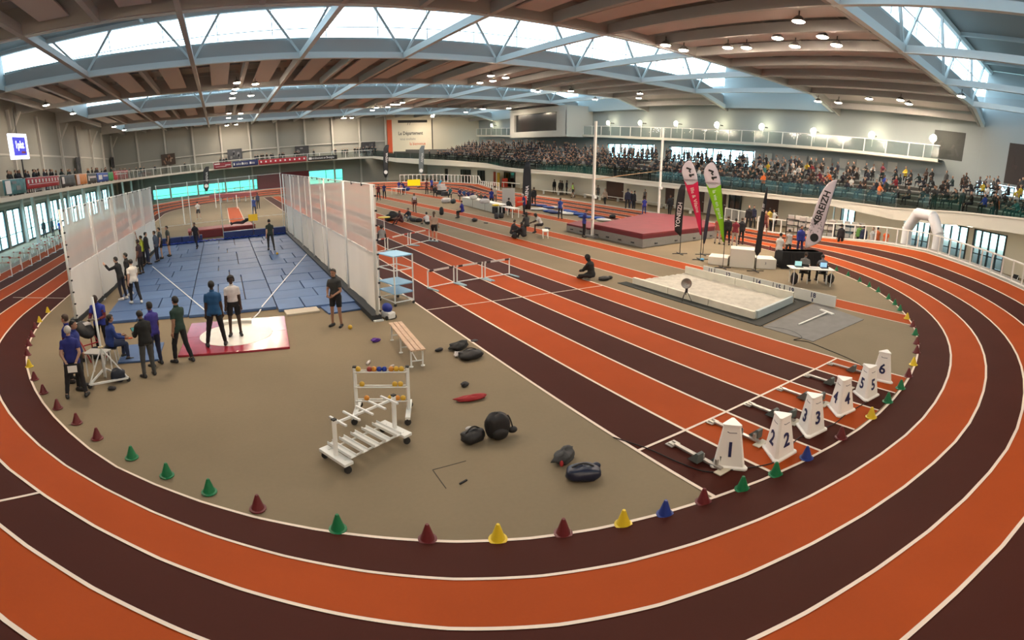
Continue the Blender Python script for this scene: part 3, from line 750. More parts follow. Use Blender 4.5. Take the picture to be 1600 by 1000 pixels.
def body_raw(P):
    k, st = P['k'], P['st']; mb = MB(); S = []
    def cap(a, b, r1, r2, lab, n=8):
        a, b = Vector(a), Vector(b); r1 *= k; r2 *= k
        d = (b - a); L = max(d.length, 1e-4); d /= L
        ring = [(a - d * r1 * .7, r1 * .7)] + [(a, r1), (b, r2)] + [(b + d * r2 * .7, r2 * .7)]
        ref = Vector((0, 0, 1)) if abs(d.z) < .9 else Vector((0, 1, 0))
        u = d.cross(ref).normalized(); v = u.cross(d)
        vs = []; fs = []
        for p, r in ring: vs += [p + (u * math.cos(2 * math.pi * j / n) + v * math.sin(2 * math.pi * j / n)) * r for j in range(n)]
        for i in range(3):
            for j in range(n): fs.append((i * n + j, i * n + (j + 1) % n, (i + 1) * n + (j + 1) % n, (i + 1) * n + j))
        fs += [tuple(range(n))[::-1], tuple(3 * n + j for j in range(n))]
        mb.add(vs, fs); S.append((a, b, r1, r2, lab))
    # torso: rings along the spine
    lat, fw, up = P['lat'], P['fw'], P['up']
    rings = [(P['pel'] - up * .09 * k, .10, .085), (P['pel'] - up * .03 * k, .165, .115), (P['pel'] + up * .06 * k, .16 * st, .11 * st), (P['waist'], .142 * st, .10 * st), (P['chest'] - up * .03 * k, .165, .115), (P['chest'] + up * .06 * k, .178, .115), (P['sh'] - up * .02 * k, .17, .095), (P['sh'] + up * .03 * k, .10, .07)]
    n = 14; vs = []; fs = []
    for c, rx, ry in rings: vs += [c + (lat * math.cos(2 * math.pi * j / n) * rx + fw * math.sin(2 * math.pi * j / n) * ry) * k for j in range(n)]
    for i in range(len(rings) - 1):
        for j in range(n): fs.append((i * n + j, i * n + (j + 1) % n, (i + 1) * n + (j + 1) % n, (i + 1) * n + j))
    fs += [tuple(range(n))[::-1], tuple((len(rings) - 1) * n + j for j in range(n))]
    mb.add(vs, fs)
    S.append((P['pel'] - up * .05 * k, P['pel'] + up * .05 * k, .12 * k, .12 * k, 'pelvis'))
    S.append((P['pel'] + up * .07 * k, P['sh'], .125 * k, .12 * k, 'torso'))
    cap(P['neck'] - up * .05 * k, P['hb'], .056, .05, 'neck')
    M = Matrix((P['hf'].cross(P['hup']).normalized(), P['hf'], P['hup'])).transposed()
    mb.ell(P['hc'] + P['hup'] * .022 * k - P['hf'] * .012 * k, (.077 * k, .096 * k, .100 * k), 14, 10, M)
    mb.ell(P['hc'] - P['hup'] * .048 * k + P['hf'] * .022 * k, (.058 * k, .068 * k, .066 * k), 12, 8, M)
    nose = P['hc'] - P['hup'] * .018 * k + P['hf'] * .092 * k
    cap(nose + P['hup'] * .022 * k - P['hf'] * .012 * k, nose - P['hup'] * .006 * k, .010, .015, 'head', 6)
    for s in (-1, 1): mb.ell(P['hc'] - P['hup'] * .008 * k + M @ Vector((s * .078 * k, -.012 * k, 0)), (.012 * k, .020 * k, .032 * k), 6, 5, M)
    S.append((P['hc'] - P['hup'] * .03 * k, P['hc'] + P['hup'] * .02 * k, .09 * k, .095 * k, 'head'))
    for n_ in 'LR':
        cap(P['s' + n_], P['e' + n_], .050, .041, 'uarm' + n_)
        cap(P['e' + n_], P['w' + n_], .042, .029, 'farm' + n_)
        cap(P['h' + n_], P['k' + n_], .088, .060, 'thigh' + n_)
        cap(P['k' + n_], P['a' + n_], .058, .040, 'shin' + n_)
        cap(P['q' + n_], P['t' + n_], .042, .038, 'foot' + n_)
        cap(P['a' + n_], P['q' + n_], .042, .042, 'foot' + n_)
    return mb, S
def hand_geo(P, n_):
    """palm with four fingers and a thumb, curled by grip"""
    k = P['k']; mb = MB(); d = P['hd' + n_].normalized(); s = -1 if n_ == 'L' else 1
    ref = P['lat'] * s
    pn = (-ref + d * ref.dot(d)).normalized() if abs(d.dot(ref)) < .95 else P['fw']     # palm faces the body
    sd = d.cross(pn).normalized()
    if sd.dot(P['fw']) < 0 and sd.dot(Vector((0, 0, 1))) < .6: sd = -sd                 # thumb side to the front
    w = P['w' + n_]
    mb.tube([w - d * .02 * k, w + d * .035 * k, w + d * .085 * k], .030 * k, 8, .036 * k)
    g = P['grip']
    for i, (o, L) in enumerate(((-.027, .062), (-.009, .076), (.009, .080), (.027, .070))):
        a = w + d * .085 * k + sd * o * k
        pts = [a - d * .01 * k]; dd = d.copy()
        for q in range(3):
            ang = g * (.45 + .3 * q); dd = (dd * math.cos(ang) + pn * math.sin(ang)).normalized()
            pts.append(pts[-1] + dd * (L * k / 2.6))
        mb.tube(pts, .0095 * k, 5, .0070 * k)
    a = w + d * .03 * k + sd * .030 * k
    t1 = (d * .7 + sd * .7 + pn * .2).normalized(); t2 = (d * .9 + sd * .2 + pn * .4 * g).normalized()
    mb.tube([a - t1 * .01 * k, a + t1 * .035 * k, a + t1 * .035 * k + t2 * .032 * k], .0115 * k, 5, .008 * k)
    return mb
def seg_labels(co, S):
    best = np.full(len(co), 1e9); lab = np.zeros(len(co), int); tt = np.zeros(len(co))
    for i, (a, b, r1, r2, l) in enumerate(S):
        a_, b_ = np.array(a), np.array(b); d = b_ - a_; L2 = max(d @ d, 1e-9)
        t = ((co - a_) @ d) / L2; tc = np.clip(t, 0, 1)
        dist = np.linalg.norm(co - a_ - tc[:, None] * d, axis=1) - (r1 + (r2 - r1) * tc)
        m_ = dist < best; best[m_] = dist[m_]; lab[m_] = i; tt[m_] = t[m_]
    return lab, tt
def make_body(pose, h, voxel):
    P = skeleton(pose, h); mb, S = body_raw(P)
    me = bpy.data.meshes.new('raw'); me.from_pydata(mb.v, [], mb.f)
    r = evaluated(me, [('REMESH', dict(mode='VOXEL', voxel_size=voxel)), ('SMOOTH', dict(factor=.5, iterations=3 if voxel < .03 else 1))])
    bpy.data.meshes.remove(me)
    n = len(r.vertices); co = np.empty(n * 3); r.vertices.foreach_get('co', co); co = co.reshape(-1, 3)
    no = np.empty(n * 3); r.vertices.foreach_get('normal', no); no = no.reshape(-1, 3)
    faces = [tuple(p.vertices) for p in r.polygons]
    bpy.data.meshes.remove(r)
    fa = np.array([[f[0], f[1], f[2], f[-1]] for f in faces])
    fc = co[fa].mean(1)
    lab, t = seg_labels(fc, S)
    names = np.array([S[i][4] for i in lab])
    return P, co, no, faces, fa, fc, names, t
def face_masks(P, fc, names, t, top, bottom):
    k = P['k']; up = np.array(P['up']); hz = (fc - np.array(P['pel'])) @ up / k
    arm = np.char.startswith(names, 'uarm'); fore = np.char.startswith(names, 'farm')
    tor = (names == 'torso') | (names == 'pelvis') | ((names == 'neck') & (((fc - np.array(P['neck'])) @ up) < (.0 if top in ('tee', 'vest', 'crop') else .035) * k))
    sl = dict(tee=.62, long=9, vest=.16, crop=.05, hood=9)[top]
    hem = dict(tee=-.07, long=-.06, vest=-.06, crop=.24, hood=-.08)[top]
    mt = (tor & (hz > hem)) | (arm & (t < sl))
    mt |= np.char.startswith(names, 'thigh') & (hz > hem - .05) & (t < .17) & (top not in ('crop',))
    if top in ('long', 'hood'): mt |= fore & (t < .93)
    th = np.char.startswith(names, 'thigh'); shn = np.char.startswith(names, 'shin')
    mbm = ((names == 'pelvis') | ((names == 'torso') & (hz < .06)))
    mbm |= th & (t < dict(long=9, shorts=.72, briefs=.2, skirt=.5)[bottom])
    if bottom == 'long': mbm |= shn & (t < .92)
    msh = np.char.startswith(names, 'foot') | (shn & (t > (.95 if bottom == 'long' else .97)))
    hf, hu = np.array(P['hf']), np.array(P['hup']); hc = np.array(P['hc'])
    rel = (fc - hc) / k; f_, u_ = rel @ hf, rel @ hu
    mh = (names == 'head') & ((u_ > .062) | ((f_ < .012) & (u_ > -.045)) & ~((f_ > -.03) & (u_ < .02))) & ~((f_ > .045) & (u_ < .075))
    return mt, mbm, msh, mh
def shell(name, co, no, faces, fa, mask, off, m, parent, wob=0.0, seed=0):
    idx = np.nonzero(mask)[0]
    if len(idx) == 0: return None
    used = np.unique(np.concatenate([np.array(faces[i]) for i in idx])); mp = -np.ones(len(co), int); mp[used] = np.arange(len(used))
    v = co[used] + no[used] * off
    if wob:
        ph = seed * 1.7
        v += no[used] * (wob * (np.sin(v[:, 2] * 38 + ph + v[:, 0] * 9) * .5 + np.sin(v[:, 0] * 31 + v[:, 1] * 27 + ph) * .5))[:, None]
    me = bpy.data.meshes.new(name); me.from_pydata(v.tolist(), [], [tuple(int(mp[j]) for j in faces[i]) for i in idx])
    me.polygons.foreach_set('use_smooth', [True] * len(me.polygons)); me.materials.append(m); me.update()
    o = bpy.data.objects.new(name, me); COL.objects.link(o); o.parent = parent
    if off > .006:                      # give the cloth an edge
        sm = o.modifiers.new('thickness', 'SOLIDIFY'); sm.thickness = off * .8; sm.offset = -1
    return o
NP = [0]
TOPN = dict(tee='t_shirt', long='jacket', vest='vest', crop='crop_top', hood='hooded_top')
BOTN = dict(long='trousers', shorts='shorts', briefs='briefs', skirt='skirt')
def person(loc, head, label, pose='stand', top=('tee', (.02, .03, .2)), bottom=('long', (.015, .015, .018)), skin='light', hair='black', hairlen='short', h=1.75, shoes='d', near=True, group=None, z=0.0, sleeve=None):
    """head: compass heading of the chest in degrees (mathematical, 0 = +x)"""
    NP[0] += 1
    t = thing('person', (loc[0], loc[1], z), label, 'person', R(head - 90), group)
    P, co, no, faces, fa, fc, names, tt = make_body(pose, h, .0175 if near else .029)
    mt, mbm, msh, mh = face_masks(P, fc, names, tt, top[0], bottom[0])
    b = MB(); b.v = co.tolist(); b.f = faces; b.m = [0] * len(faces)
    if near:
        for n_ in 'LR': g = hand_geo(P, n_); b.add(g.v, g.f)
    else:
        for n_ in 'LR': b.tube([P['w' + n_], P['w' + n_] + P['hd' + n_] * .09, P['w' + n_] + P['hd' + n_] * .17], .035, 6, .022)
    body = b.build('body', SKINS[skin], t, smooth=True)
    if near:
        k = P['k']; M = Matrix((P['hf'].cross(P['hup']).normalized(), P['hf'], P['hup'])).transposed()
        for s in (-1, 1):
            e = MB(); e.ell(P['hc'] + M @ Vector((s * .031, .077, .004)) * k, (.013 * k, .008 * k, .007 * k), 7, 5, M); e.build('eye', mat('eye_dark', (.02, .015, .012), .2), body, smooth=True)
        e = MB(); e.ell(P['hc'] + M @ Vector((0, .082, -.062)) * k, (.024 * k, .008 * k, .006 * k), 7, 5, M); e.build('mouth', mat('lips', (.22, .07, .06), .5), body, smooth=True)
    loose = {'long': .020, 'hood': .024}.get(top[0], .014)
    tp = shell(TOPN[top[0]], co, no, faces, fa, mt, loose, cloth(top[1]), t, .006, NP[0])
    if sleeve is not None and tp is not None:
        for n_ in 'LR':
            arm = ((names == 'farm' + n_) & (tt < .93)) | ((names == 'uarm' + n_) & (tt > .35))
            shell('sleeve', co, no, faces, fa, arm, loose - .004, cloth(sleeve), tp)
    shell(BOTN[bottom[0]], co, no, faces, fa, mbm, .012 if bottom[0] == 'long' else .018, cloth(bottom[1]), t, .004, NP[0])
    for n_ in 'LR': shell('shoe', co, no, faces, fa, msh & np.char.endswith(names, n_), .010, SHOE_W if shoes == 'w' else SHOE_D, t)
    hr = shell('hair', co, no, faces, fa, mh, {'short': .010, 'afro': .035, 'long': .014, 'bald': .003}[hairlen], HAIRC[hair], t, .004 if hairlen != 'bald' else 0, NP[0])
    if hairlen == 'long' and hr is not None:
        m_ = MB(); k = P['k']; c = P['hc'] - P['hf'] * .075 * k
        m_.tube([c + P['hup'] * .03 * k, c - P['hup'] * .06 * k - P['hf'] * .02 * k, c - P['hup'] * .20 * k - P['hf'] * .01 * k, c - P['hup'] * .32 * k], .065 * k, 8, .03 * k); m_.build('hair_length', HAIRC[hair], hr, smooth=True)
    if top[0] == 'hood':
        hm = ((names == 'head') & (((fc - np.array(P['hc'])) @ np.array(P['hf'])) < .05 * P['k'])) | (names == 'neck')
        if hairlen == 'bald': shell('hood', co, no, faces, fa, hm, .028, cloth(top[1]), tp)
    t['pose_points'] = ''
    del t['pose_points']
    return t, P
def hold(tp, shape, off, m_, name, label, cat, tilt=0.0):
    """a thing between the two hands of a person"""
    t, P = tp; c = (P['wL'] + P['hdL'] * .1 + P['wR'] + P['hdR'] * .1) / 2 + Vector(off)
    M = Matrix.Translation(t.location) @ Matrix.Rotation(t.rotation_euler.z, 4, 'Z')
    g = MB(); g.box((0, 0, 0), shape, M=Matrix.Rotation(tilt, 3, 'X')); o = g.build(name, m_, bevel=.004); o.location = M @ c; o.rotation_euler = (0, 0, t.rotation_euler.z)
    return tag(o, label, cat)
def vh(px): return 90 - math.degrees(.5132) * 1.0 - math.degrees((px - 800) / CAMF)
def pers(px, py, rel, label, pose='stand', **k):
    """person with the feet at the photographed floor point; rel 0 = facing away from the viewpoint"""
    z = k.pop('z', 0.0); p = at(px, py, z)
    if z == 0 and -10.6 < p.x < -1.8 and 13.6 < p.y < 31.2: z = .115; p = at(px, py, z)
    if z == 0 and -7.5 < p.x < -4.45 and 8.0 < p.y < 11.0: z = .068; p = at(px, py, z)
    k.setdefault('near', (p - CAMP).length < 26)
    return person((p.x, p.y), vh(px) + rel, label, pose, z=z, **k)
NAVY, BLUE, BLK, DGREY = (.012, .018, .09), (.02, .035, .22), (.010, .010, .012), (.04, .042, .045)
T = lambda kind, c: (kind, c)
BK = ('long', (.012, .012, .014))
# ---- officials at the left edge
_a = pers(121, 621, -8, 'white-haired man in a blue t-shirt holding a clipboard behind his back', 'behind', top=('tee', (.018, .025, .17)), bottom=('long', (.018, .018, .022)), skin='light', hair='white', h=1.74)
pers(127, 607, -110, 'dark-haired official in a blue shirt looking past the white-haired man', 'stand', top=('tee', (.022, .035, .20)), bottom=BK, skin='tan', sleeve=(.018, .028, .17), h=1.72)
pers(118, 596, 60, 'official in blue with dark red sleeves at the back of the trio', 'stand', top=('tee', (.02, .03, .2)), bottom=BK, skin='light', hair='brown', sleeve=(.10, .012, .02), h=1.76)
_b = pers(163, 553, 160, 'short-haired man in a blue top with red sleeves behind the white tripod stand', 'tablet', top=('tee', (.03, .05, .32)), bottom=BK, skin='dark', hairlen='bald', hair='bald', sleeve=(.12, .012, .02), h=1.8)
pers(176, 566, -75, 'seated woman with long dark hair in a blue jacket beside the tripod stand', 'sit', top=('long', (.02, .05, .22)), bottom=('long', (.03, .045, .10)), skin='tan', hairlen='long', h=1.68)
_c = pers(234, 588, 28, 'man in a black jacket and grey trousers holding a tablet', 'tablet', top=('long', (.010, .011, .011)), bottom=('long', (.055, .058, .058)), skin='brown', h=1.68)
pers(246, 571, 40, 'person in a purple-blue top hidden behind the man with the tablet', 'stand', top=('tee', (.05, .04, .26)), bottom=('long', (.02, .025, .06)), skin='brown', h=1.70)
pers(286, 566, 42, 'young man in a dark green t-shirt and black tights beside the red and white platform', 'step', top=('tee', (.018, .045, .035)), bottom=BK, skin='tan', h=1.78)
pers(340, 541, 2, 'athlete in a teal blue t-shirt seen from behind on the throwing circle', 'apart', top=('tee', (.012, .075, .19)), bottom=BK, skin='dark', h=1.84)
pers(369, 524, 178, 'athlete in a white t-shirt and black shorts standing on the throwing circle', 'stand', top=('tee', (.72, .68, .66)), bottom=('shorts', (.012, .012, .014)), skin='dark', hairlen='afro', h=1.76)
pers(527, 510, 150, 'athlete in a grey t-shirt and black shorts beside the right net', 'hands', top=('tee', (.035, .038, .038)), bottom=('shorts', (.012, .012, .014)), skin='tan', h=1.74)
hold(_a, (.32, .03, .23), (0, -.06, -.02), BLACK, 'clipboard', 'black clipboard with a white sheet behind the white-haired man', 'clipboard')
_o = hold(_a, (.22, .006, .16), (.03, -.08, -.02), WHITE, 'paper_sheet', 'white sheet clipped to the board behind the white-haired man', 'paper')
hold(_b, (.24, .18, .01), (0, .03, .03), WHITE, 'paper_sheet', 'white paper held by the man in blue behind the tripod', 'paper', .5)
_o = hold(_c, (.24, .17, .012), (0, .04, .05), DARK, 'tablet', 'dark tablet held by the man in the black jacket', 'tablet', .7)
g = MB(); g.box((0, -.002, .004), (.21, .14, .012), M=Matrix.Rotation(.7, 3, 'X')); g.build('screen', mat('tablet_screen', (.06, .22, .22), .2, emit=.3), _o)
# ---- along the left net
pers(213, 474, 22, 'athlete in a white t-shirt with printed back by the left net', 'step', top=('tee', (.70, .66, .60)), bottom=BK, skin='light', shoes='w', h=1.74)
pers(193, 468, 62, 'athlete in black leaning one raised arm on the left net', 'onnet', top=('long', (.012, .012, .014)), bottom=('long', (.018, .018, .03)), skin='light', shoes='w', h=1.76)
pers(205, 461, 75, 'second athlete in black behind the one leaning on the left net', 'stand', top=('long', (.013, .013, .015)), bottom=('long', (.014, .014, .018)), skin='light', shoes='w', h=1.78)
pers(222, 428, 60, 'athlete in a dark maroon t-shirt with back to the viewer along the left net', 'stand', top=('tee', (.03, .016, .022)), bottom=BK, skin='brown', h=1.74)
pers(226, 416, 70, 'athlete in a yellow-green vest stretching one arm up to the net', 'up1', top=('vest', (.42, .50, .05)), bottom=BK, skin='tan', h=1.72)
pers(232, 413, -70, 'man in a black jacket and dark jeans standing along the left net', 'stand', top=('long', (.012, .012, .016)), bottom=('long', (.014, .02, .045)), skin='light', h=1.78)
pers(247, 409, 70, 'athlete in a blue-grey jacket with hands on hips by the left net', 'hips', top=('long', (.05, .075, .12)), bottom=('long', (.014, .016, .03)), skin='light', hair='brown', h=1.74)
pers(254, 404, 90, 'athlete in grey with bare calves behind the one with hands on hips', 'stand', top=('tee', (.06, .075, .085)), bottom=('shorts', (.014, .015, .018)), skin='light', h=1.8)
pers(266, 400, 100, 'athlete in a grey-green t-shirt and black shorts at the far end of the left row', 'stand', top=('tee', (.06, .075, .07)), bottom=('shorts', (.012, .012, .014)), skin='light', h=1.78)
pers(308, 388, 150, 'athlete in a black t-shirt walking across the blue mats', 'walk', top=('tee', (.014, .015, .022)), bottom=('long', (.014, .016, .035)), skin='brown', h=1.66)
pers(424, 391, 8, 'athlete in a dark green t-shirt bending to a ball on the blue mats', 'step', top=('tee', (.022, .033, .028)), bottom=('long', (.03, .032, .032)), skin='light', h=1.74)
# ---- beyond the back net
pers(311, 343, 5, 'man in a white t-shirt and dark shorts walking beyond the back net', 'walk', top=('tee', (.62, .62, .60)), bottom=('shorts', (.03, .03, .035)), skin='light', h=1.85, shoes='w')
pers(398, 337, 10, 'man in a blue shirt beyond the back net holding a yellow flag', 'up1', top=('tee', (.02, .06, .28)), bottom=('long', (.02, .025, .05)), skin='tan', h=1.8)
pers(404, 326, 30, 'person in dark clothes beside the yellow flag', 'stand', top=('long', (.02, .03, .08)), bottom=BK, skin='tan', h=1.75)
pers(71, 371, 150, 'man in black standing against the left windows', 'stand', top=('long', (.012, .012, .014)), bottom=BK, skin='light', h=1.9)
pers(84, 368, 120, 'person in dark green beside the man in black at the windows', 'stand', top=('long', (.014, .03, .03)), bottom=BK, skin='light', h=1.85)
pers(95, 372, 90, 'person in bright blue partly hidden by the left net', 'stand', top=('tee', (.02, .10, .55)), bottom=BK, skin='light', h=1.8)
# ---- middle of the infield
pers(648, 332, 175, 'sprinter in a cropped vest and briefs walking towards the viewer', 'walk', top=('crop', (.55, .50, .50)), bottom=('briefs', (.10, .02, .025)), skin='brown', hairlen='short', h=1.66)
pers(679, 377, -10, 'long-haired girl in a beige top and black shorts on the sprint lanes', 'step', top=('tee', (.36, .27, .21)), bottom=('shorts', (.012, .012, .014)), skin='light', hairlen='long', hair='brown', h=1.70, shoes='w')
pers(668, 353, 20, 'boy in a white t-shirt sitting on the lane edge', 'floor', top=('tee', (.60, .60, .60)), bottom=('shorts', (.02, .02, .02)), skin='light', h=1.65)
pers(628, 350, 120, 'athlete in maroon sitting on the lane edge with knees up', 'floor', top=('tee', (.06, .018, .022)), bottom=('long', (.06, .02, .025)), skin='brown', h=1.7)
pers(640, 345, 150, 'athlete in dark blue leaning back beside bags on the lane edge', 'floor', top=('long', (.02, .022, .03)), bottom=('long', (.20, .22, .25)), skin='tan', h=1.7)
pers(597, 379, 0, 'athlete in a grey hooded top sitting behind the far hurdles', 'floor', top=('hood', (.22, .23, .24)), bottom=BK, skin='dark', hairlen='afro', h=1.7)
pers(723, 341, 65, 'official in a blue shirt sitting low on a folding stool', 'sit', top=('tee', (.02, .022, .19)), bottom=BK, skin='light', hair='brown', h=1.72)
pers(592, 313, 170, 'person in dark red standing at the far end of the right net', 'stand', top=('tee', (.10, .015, .02)), bottom=BK, skin='tan', h=1.78)
pers(601, 310, 160, 'person in navy standing at the far end of the right net', 'stand', top=('tee', (.018, .022, .09)), bottom=BK, skin='tan', h=1.75)
pers(624, 303, 170, 'official in blue beside the small white table', 'stand', top=('tee', (.02, .025, .2)), bottom=('long', (.02, .025, .05)), skin='light', h=1.7)
pers(632, 304, 60, 'official in navy leaning over the small white table', 'bend', top=('tee', (.018, .022, .12)), bottom=BK, skin='light', h=1.72)
pers(667, 303, 150, 'person in maroon in the group before the far bend', 'stand', top=('tee', (.12, .02, .03)), bottom=BK, skin='tan', h=1.75)
pers(675, 301, 40, 'official in blue in the group before the far bend', 'stand', top=('tee', (.03, .05, .28)), bottom=BK, skin='light', h=1.85)
pers(687, 298, -60, 'person in turquoise bending over boxes in the group before the far bend', 'bend', top=('tee', (.04, .30, .48)), bottom=BK, skin='light', h=1.7)
pers(680, 308, 0, 'official in black sitting at the head of the long table', 'sit', top=('long', (.015, .016, .02)), bottom=BK, skin='light', h=1.75)
rowc = [(.018, .022, .10), (.02, .07, .20), (.018, .022, .12), (.025, .025, .10), (.12, .11, .10), (.06, .065, .055), (.016, .018, .05)]
rown = ['navy', 'sky blue', 'dark blue', 'violet blue', 'beige-grey', 'olive grey', 'black-blue']
for i in range(7):
    px = 716 + i * 6.6
    pers(px + 2, 313.5 + i * 1.9, -155, 'seated official in %s behind the long white table' % rown[i], 'sit', top=('tee', rowc[i]), bottom=BK, skin=('light', 'tan', 'light', 'brown')[i % 4], hair=('black', 'brown')[i % 2], h=1.72)
pers(704, 311, 170, 'seated official in teal beside stacked boxes', 'sit', top=('tee', (.02, .10, .12)), bottom=BK, skin='light', h=1.72)
pers(768, 324, 20, 'standing official in blue behind the end of the long table', 'stand', top=('tee', (.022, .028, .20)), bottom=BK, skin='light', h=1.72)
pers(773, 318, -20, 'standing person in light beige behind the long table', 'stand', top=('tee', (.40, .34, .28)), bottom=('long', (.10, .10, .09)), skin='light', hair='brown', h=1.72)
pers(794, 336, -30, 'seated official in black at the small desk by the red sheet', 'sit', top=('long', (.012, .012, .014)), bottom=BK, skin='light', h=1.75)
pers(819, 338, 100, 'grey-haired official in navy holding a red sheet by the black banner', 'tablet', top=('tee', (.018, .02, .11)), bottom=BK, skin='light', hair='white', h=1.78)
pers(834, 322, 0, 'person in black carrying a backpack behind the black banner', 'walk', top=('long', (.012, .012, .014)), bottom=BK, skin='tan', h=1.8)
pers(875, 342, -20, 'official in a blue shirt and black trousers standing alone in the infield', 'stand', top=('tee', (.025, .06, .27)), bottom=BK, skin='light', hair='brown', h=1.60)
pers(912, 371, -75, 'official in blue adjusting the left upright of the red landing mat', 'tablet', top=('tee', (.025, .04, .22)), bottom=BK, skin='light', hair='brown', h=1.68)
pers(1006, 337, 10, 'official in blue standing behind the red landing mat', 'stand', top=('tee', (.025, .03, .24)), bottom=('long', (.03, .035, .16)), skin='light', h=1.55)
pers(800, 369, -60, 'athlete in charcoal crouched on the lane with back to the viewer', 'floor', top=('hood', (.03, .03, .035)), bottom=BK, skin='tan', h=1.7)
pers(823, 366, 30, 'athlete in dark grey sitting with long hair in the group of four', 'sit', top=('long', (.035, .035, .038)), bottom=('long', (.05, .05, .05)), skin='dark', hairlen='long', h=1.72)
pers(846, 364, 95, 'athlete with a white shirt sitting on the small white bench', 'sitfwd', top=('tee', (.55, .55, .55)), bottom=('shorts', (.015, .015, .018)), skin='dark', hairlen='afro', h=1.7)
pers(819, 373, 60, 'athlete in black sitting low between two team-mates', 'floor', top=('long', (.014, .014, .016)), bottom=BK, skin='brown', h=1.68)
pers(924, 438, 60, 'hooded figure all in black sitting cross-legged at the lane edge', 'cross', top=('hood', (.008, .008, .009)), bottom=('long', (.008, .008, .009)), skin='tan', hairlen='bald', h=1.78)
# ---- walkway along the right wall
wk = [(866, 302, 20, 'black', (.012, .012, .014), 'by the wall left of the black banner'), (875, 304, 160, 'dark grey with a bag', (.03, .03, .03), 'in the walkway group'), (878, 305, 40, 'black and grey', (.02, .02, .022), 'in the walkway group, taller'), (885, 304, -100, 'dark navy, shorter', (.016, .018, .04), 'in the walkway group')]
for px, py, rel, nm, c, wh in wk: pers(px, py, rel, 'person in %s %s' % (nm, wh), 'stand', top=('long', c), bottom=BK, skin='brown', h=1.72)
pers(895, 309, 120, 'person in a lime green vest on the walkway', 'walk', top=('vest', (.34, .55, .12)), bottom=('shorts', (.02, .02, .02)), skin='tan', h=1.72)
pers(934, 312, 170, 'small person in grey behind the left upright', 'walk', top=('tee', (.08, .08, .08)), bottom=BK, skin='tan', h=1.62)
pers(945, 321, 160, 'person in beige stepping along the walkway', 'walk', top=('tee', (.28, .22, .17)), bottom=BK, skin='light', h=1.68)
pers(980, 329, 10, 'tallest of the three people in navy on the walkway', 'stand', top=('long', (.016, .018, .04)), bottom=BK, skin='light', h=1.98)
pers(986, 328, 160, 'shorter person with an orange collar in the walkway trio', 'stand', top=('long', (.022, .02, .03)), bottom=('long', (.02, .025, .08)), skin='light', h=1.75)
pers(990, 329, -60, 'third person in black in the walkway trio', 'stand', top=('long', (.014, .014, .016)), bottom=BK, skin='light', h=1.80)
pers(1007, 321, 150, 'person in a grey vest leaning on the walkway wall', 'stand', top=('vest', (.14, .14, .14)), bottom=('shorts', (.04, .02, .02)), skin='light', h=1.65)
pers(1046, 337, 160, 'person in black near the dark banner on the walkway', 'step', top=('long', (.014, .014, .016)), bottom=BK, skin='brown', h=1.8)
# ---- by the podium and the timing desk
pers(1135, 383, 5, 'man in black seen from behind near the podium', 'stand', top=('long', (.012, .013, .015)), bottom=BK, skin='light', hair='brown', h=1.78)
pers(1147, 385, 0, 'person in a red top and pale trousers seen from behind near the podium', 'stand', top=('tee', (.20, .02, .035)), bottom=('long', (.42, .38, .34)), skin='light', h=1.68)
pers(1157, 382, 20, 'person in black beside the red top near the podium', 'stand', top=('long', (.014, .014, .018)), bottom=BK, skin='light', hair='brown', h=1.66)
pers(1120, 381, -20, 'person in coral partly behind the green flag', 'stand', top=('tee', (.42, .10, .08)), bottom=('long', (.40, .36, .33)), skin='light', h=1.66)
pers(1168, 360, 170, 'person in a black hooded top on the walkway right of the podium', 'stand', top=('hood', (.014, .014, .017)), bottom=BK, skin='light', h=1.9)
pers(1176, 357, 150, 'person in dark blue behind the thin dark flag', 'stand', top=('long', (.016, .02, .05)), bottom=BK, skin='light', h=1.8)
pers(1194, 370, 165, 'athlete in a brown vest with bare legs on the outer lane', 'stand', top=('vest', (.16, .05, .035)), bottom=('shorts', (.12, .03, .03)), skin='light', h=1.85)
pers(1200, 362, 10, 'athlete in a yellow shirt beside the outer lane', 'stand', top=('tee', (.42, .30, .05)), bottom=BK, skin='tan', h=1.8)
pers(1207, 362, 150, 'athlete in a white shirt with hand on hip beside the outer lane', 'hips', top=('tee', (.50, .50, .50)), bottom=BK, skin='tan', h=1.7)
pers(1215, 416, -35, 'young man in a white t-shirt beside the podium', 'step', top=('tee', (.70, .67, .64)), bottom=BK, skin='light', h=1.70, shoes='d')
pers(1230, 404, 30, 'athlete in a white and grey vest behind the black table', 'stand', top=('vest', (.50, .50, .48)), bottom=BK, skin='light', h=1.62)
pers(1248, 399, -160, 'athlete in a blue tracksuit with a bib behind the black table', 'stand', top=('long', (.025, .04, .26)), bottom=('long', (.02, .022, .10)), skin='tan', h=1.74)
pers(1254, 441, -15, 'grey-clothed official seated at the white desk with a laptop', 'sit', top=('tee', (.16, .155, .15)), bottom=BK, skin='tan', hair='brown', hairlen='bald', h=1.72)
pers(1284, 442, 12, 'official in a grey shirt seated at the right end of the white desk', 'sitfwd', top=('tee', (.13, .14, .17)), bottom=BK, skin='brown', h=1.75)
bh_ = [(1311, 386, 'black hooded', (.014, .014, .016)), (1340, 384, 'green and yellow', (.10, .22, .05)), (1346, 387, 'dark blue', (.02, .03, .07)), (1360, 390, 'light grey', (.36, .36, .36)), (1367, 389, 'orange', (.60, .13, .03)), (1381, 393, 'bright orange', (.70, .13, .03))]
for i, (px, py, nm, c) in enumerate(bh_):
    p = arcp(27.4, 0); q = at(px, py + 6, 0)
    person((q.x, q.y), vh(px) + (150 if i % 2 else 10), 'person in %s behind the railing of the right bend' % nm, 'stand', top=('long' if i < 3 else 'tee', c), bottom=BK, skin='light', h=1.75, near=False)
